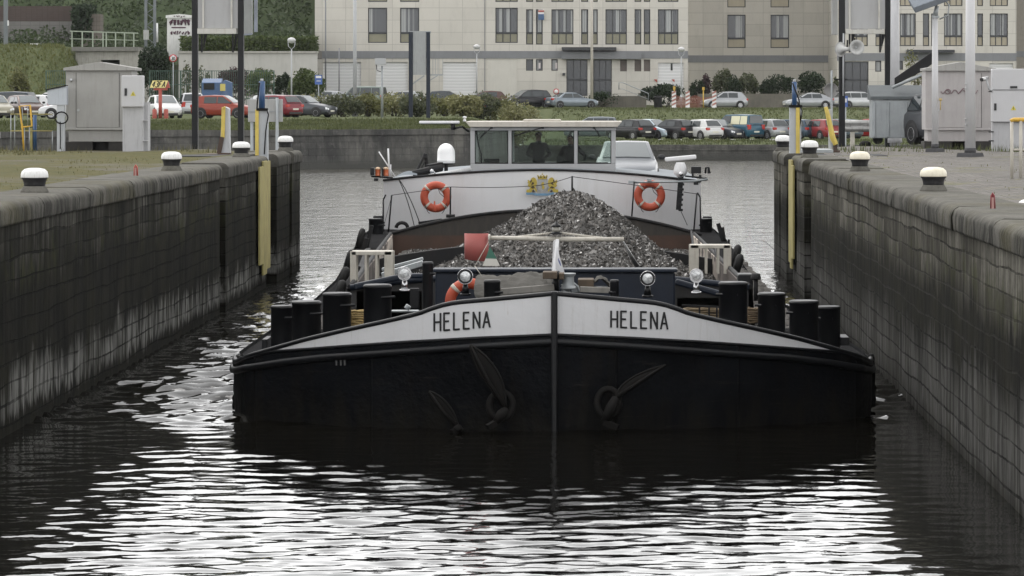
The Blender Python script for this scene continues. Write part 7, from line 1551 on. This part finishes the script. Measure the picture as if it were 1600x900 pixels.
mb = MB(); mb.box((X(1550, 92), 91.865, Z(140.9, 92)), (X(1640, 92), 91.878, Z(140, 92))); mb.build('lid_gap', TRIM, m2b); mb = MB()
for yy in (142, 205, 219): mb.box(P(1545, yy + 2, 91.9), P(1552, yy, 92))
mb.build('hinge', TRIM, m2)
d = 91.8; cc = thing('security_camera', 'small silver security camera on a bracket left of the white meter cabinet', 'camera', P(1541, 124, d)); mb = MB(); mb.cyl(P(1534, 124.5, d - .1), P(1543, 122, d + .1), .055, .05, 12); mb.build('housing', paint('silver', (.5, .5, .5), .3, .05, metal=.7), cc); mb = MB(); mb.cyl(P(1533.3, 124.7, d - .115), P(1534, 124.5, d - .10), .045, n=12); mb.build('lens', TRIM, cc); mb = MB(); mb.tube([P(1541, 124, d), P(1546, 140, d + .05), P(1550, 142, d + .1)], .025, 6); mb.build('bracket', LGREY, cc)
d = 60.5; rl = thing('guard_railing', 'white railing with a yellow top rail cut off by the right edge', 'railing', (X(1600, d), d, QZ)); mb = MB()
for px in (1581, 1595, 1640): mb.cyl(V((X(px, d), d, QZ - .03)), P(px, 189, d), .028, n=10)
mb.tube([P(1581, 234, d), P(1640, 234, d)], .018, 8); mb.build('upright', OFFW, rl); mb = MB(); mb.tube([P(1579, 189.5, d), P(1584, 187, d), P(1640, 187, d)], .035, 8); mb.build('top_rail', paint('amber yellow paint', (.55, .33, .04), .5, .1), rl)
# steel waste container, guard rail, small things
d = 103; sk_ = thing('waste_container', 'galvanised steel waste container on castors behind the black post', 'container', (X(1400, d), d, QZ)); x0, x1 = X(1363, d), X(1446, d); z0, z1 = Z(216, d), Z(156, d)
mb = MB(); mb.box((x0, d, z0), (x1, d + 1.2, z1)); 
for f in (.02, .28, .62, .9): mb.box((x0 + (x1 - x0) * f, d - .04, z0 + .02), (x0 + (x1 - x0) * f + .06, d - .002, z1 - .05))
mb.build('body', GALV, sk_, bevel=.02); mb = MB(); mb.prism([V((x0 - .05, d - .06, z1 + .004)), V((x0 - .05, d + 1.26, z1 + .004)), V((x0 - .05, d + 1.26, z1 + .42)), V((x0 - .05, d + .5, z1 + .26)), V((x0 - .05, d - .06, z1 + .10))], (x1 - x0 + .1, 0, 0)); mb.build('lid', paint('lid steel', (.10, .11, .115), .7, .12, spec=.2), sk_, bevel=.02)
mb = MB(); mb.prism([P(1398, 133, d + .3), P(1398, 122, d + .3), P(1418, 108, d + .3), P(1455, 82, d + .3), P(1466, 86, d + .3), P(1462, 96, d + .3), P(1440, 112, d + .3)], (0, .12, 0)); mb.build('open_lid', DARK, sk_, bevel=.01); mb = MB(); mb.tube([P(1394, 137, d + .2), P(1446, 114, d + .2)], .045, 8); mb.build('lid_edge', GALV, sk_)
for px in (1372, 1440):
    mb = MB(); mb.lathe([(.13, -.04), (.145, -.02), (.145, .02), (.13, .04)], V((X(px, d), d + .1, QZ + .145)), 16, 'y'); mb.build('castor', RUBBER, sk_)
mb = MB(); mb.cbox(P(1383, 95, d) , (.02, .02, .02)); 
d = 115; gr = thing('crash_barrier', 'short grey corrugated crash barrier on a pale post behind the right quay', 'barrier', (X(1341, d), d, QZ)); mb = MB(); xs2 = (X(1319, d), X(1364, d)); prof = [(0, Z(206, d)), (-.06, Z(202, d)), (-.06, Z(200, d)), (0, Z(197.5, d)), (0, Z(196, d)), (-.06, Z(193, d)), (-.06, Z(191, d)), (0, Z(188, d)), (.03, Z(187.5, d))]
mb.grid([[V((x, d + a, b)) for a, b in prof] for x in (xs2[1], xs2[0])], True); o = mb.build('rail', paint('rail steel', (.34, .34, .33), .45, .12, (.05, .045, .04), .6, 2.5, .3), gr); o.modifiers.new('s', 'SOLIDIFY').thickness = .012
mb = MB(); mb.box((X(1329, d), d + .03, 1.8), (X(1335.5, d), d + .15, Z(200, d))); mb.build('post', OFFW, gr)
mb = MB(); mb.ball(P(1352, 226, 104), .16, 12, 6, (1.1, .8, .7)); tag(mb.build('rubbish_bag', RUBBER), 'dark crumpled bag lying beside the castor of the waste container', 'bag')
d = 110; rs = thing('road_sign', 'round sign seen from behind left of the right black post', 'sign', (X(1298.5, d), d, 1)); mb = MB(); c = P(1298.5, 141, d); rr = 11.3 * d / F; mb.lathe([(rr * .02, 0), (rr * .93, 0), (rr * .94, -.02), (rr, -.02), (rr, .01), (rr * .02, .012)], c, 28, 'y'); mb.build('sign_plate', paint('sign back', (.33, .32, .31), .5, .05), rs); mb = MB(); mb.cyl(V((X(1299.5, d), d - .04, 1)), P(1299.5, 110, d - .04), .03, n=10); mb.build('pole', GALV, rs)
mb = MB(); d = 125; mb.box(P(1318, 167, d), P(1324.5, 150, d + .03)); q1 = thing('parking_sign', 'small blue sign plate beside the right black post', 'sign', (X(1321, d), d, 1)); mb.build('board', SBLU, q1); mb = MB(); mb.box(P(1319.5, 160, d - .008), P(1323, 154, d - .002)); mb.build('white_marking', SWHT, q1); mb = MB(); mb.cyl(V((X(1321, d), d + .06, .6)), P(1321, 150, d + .06), .03, n=8); mb.build('pole', GALV, q1)
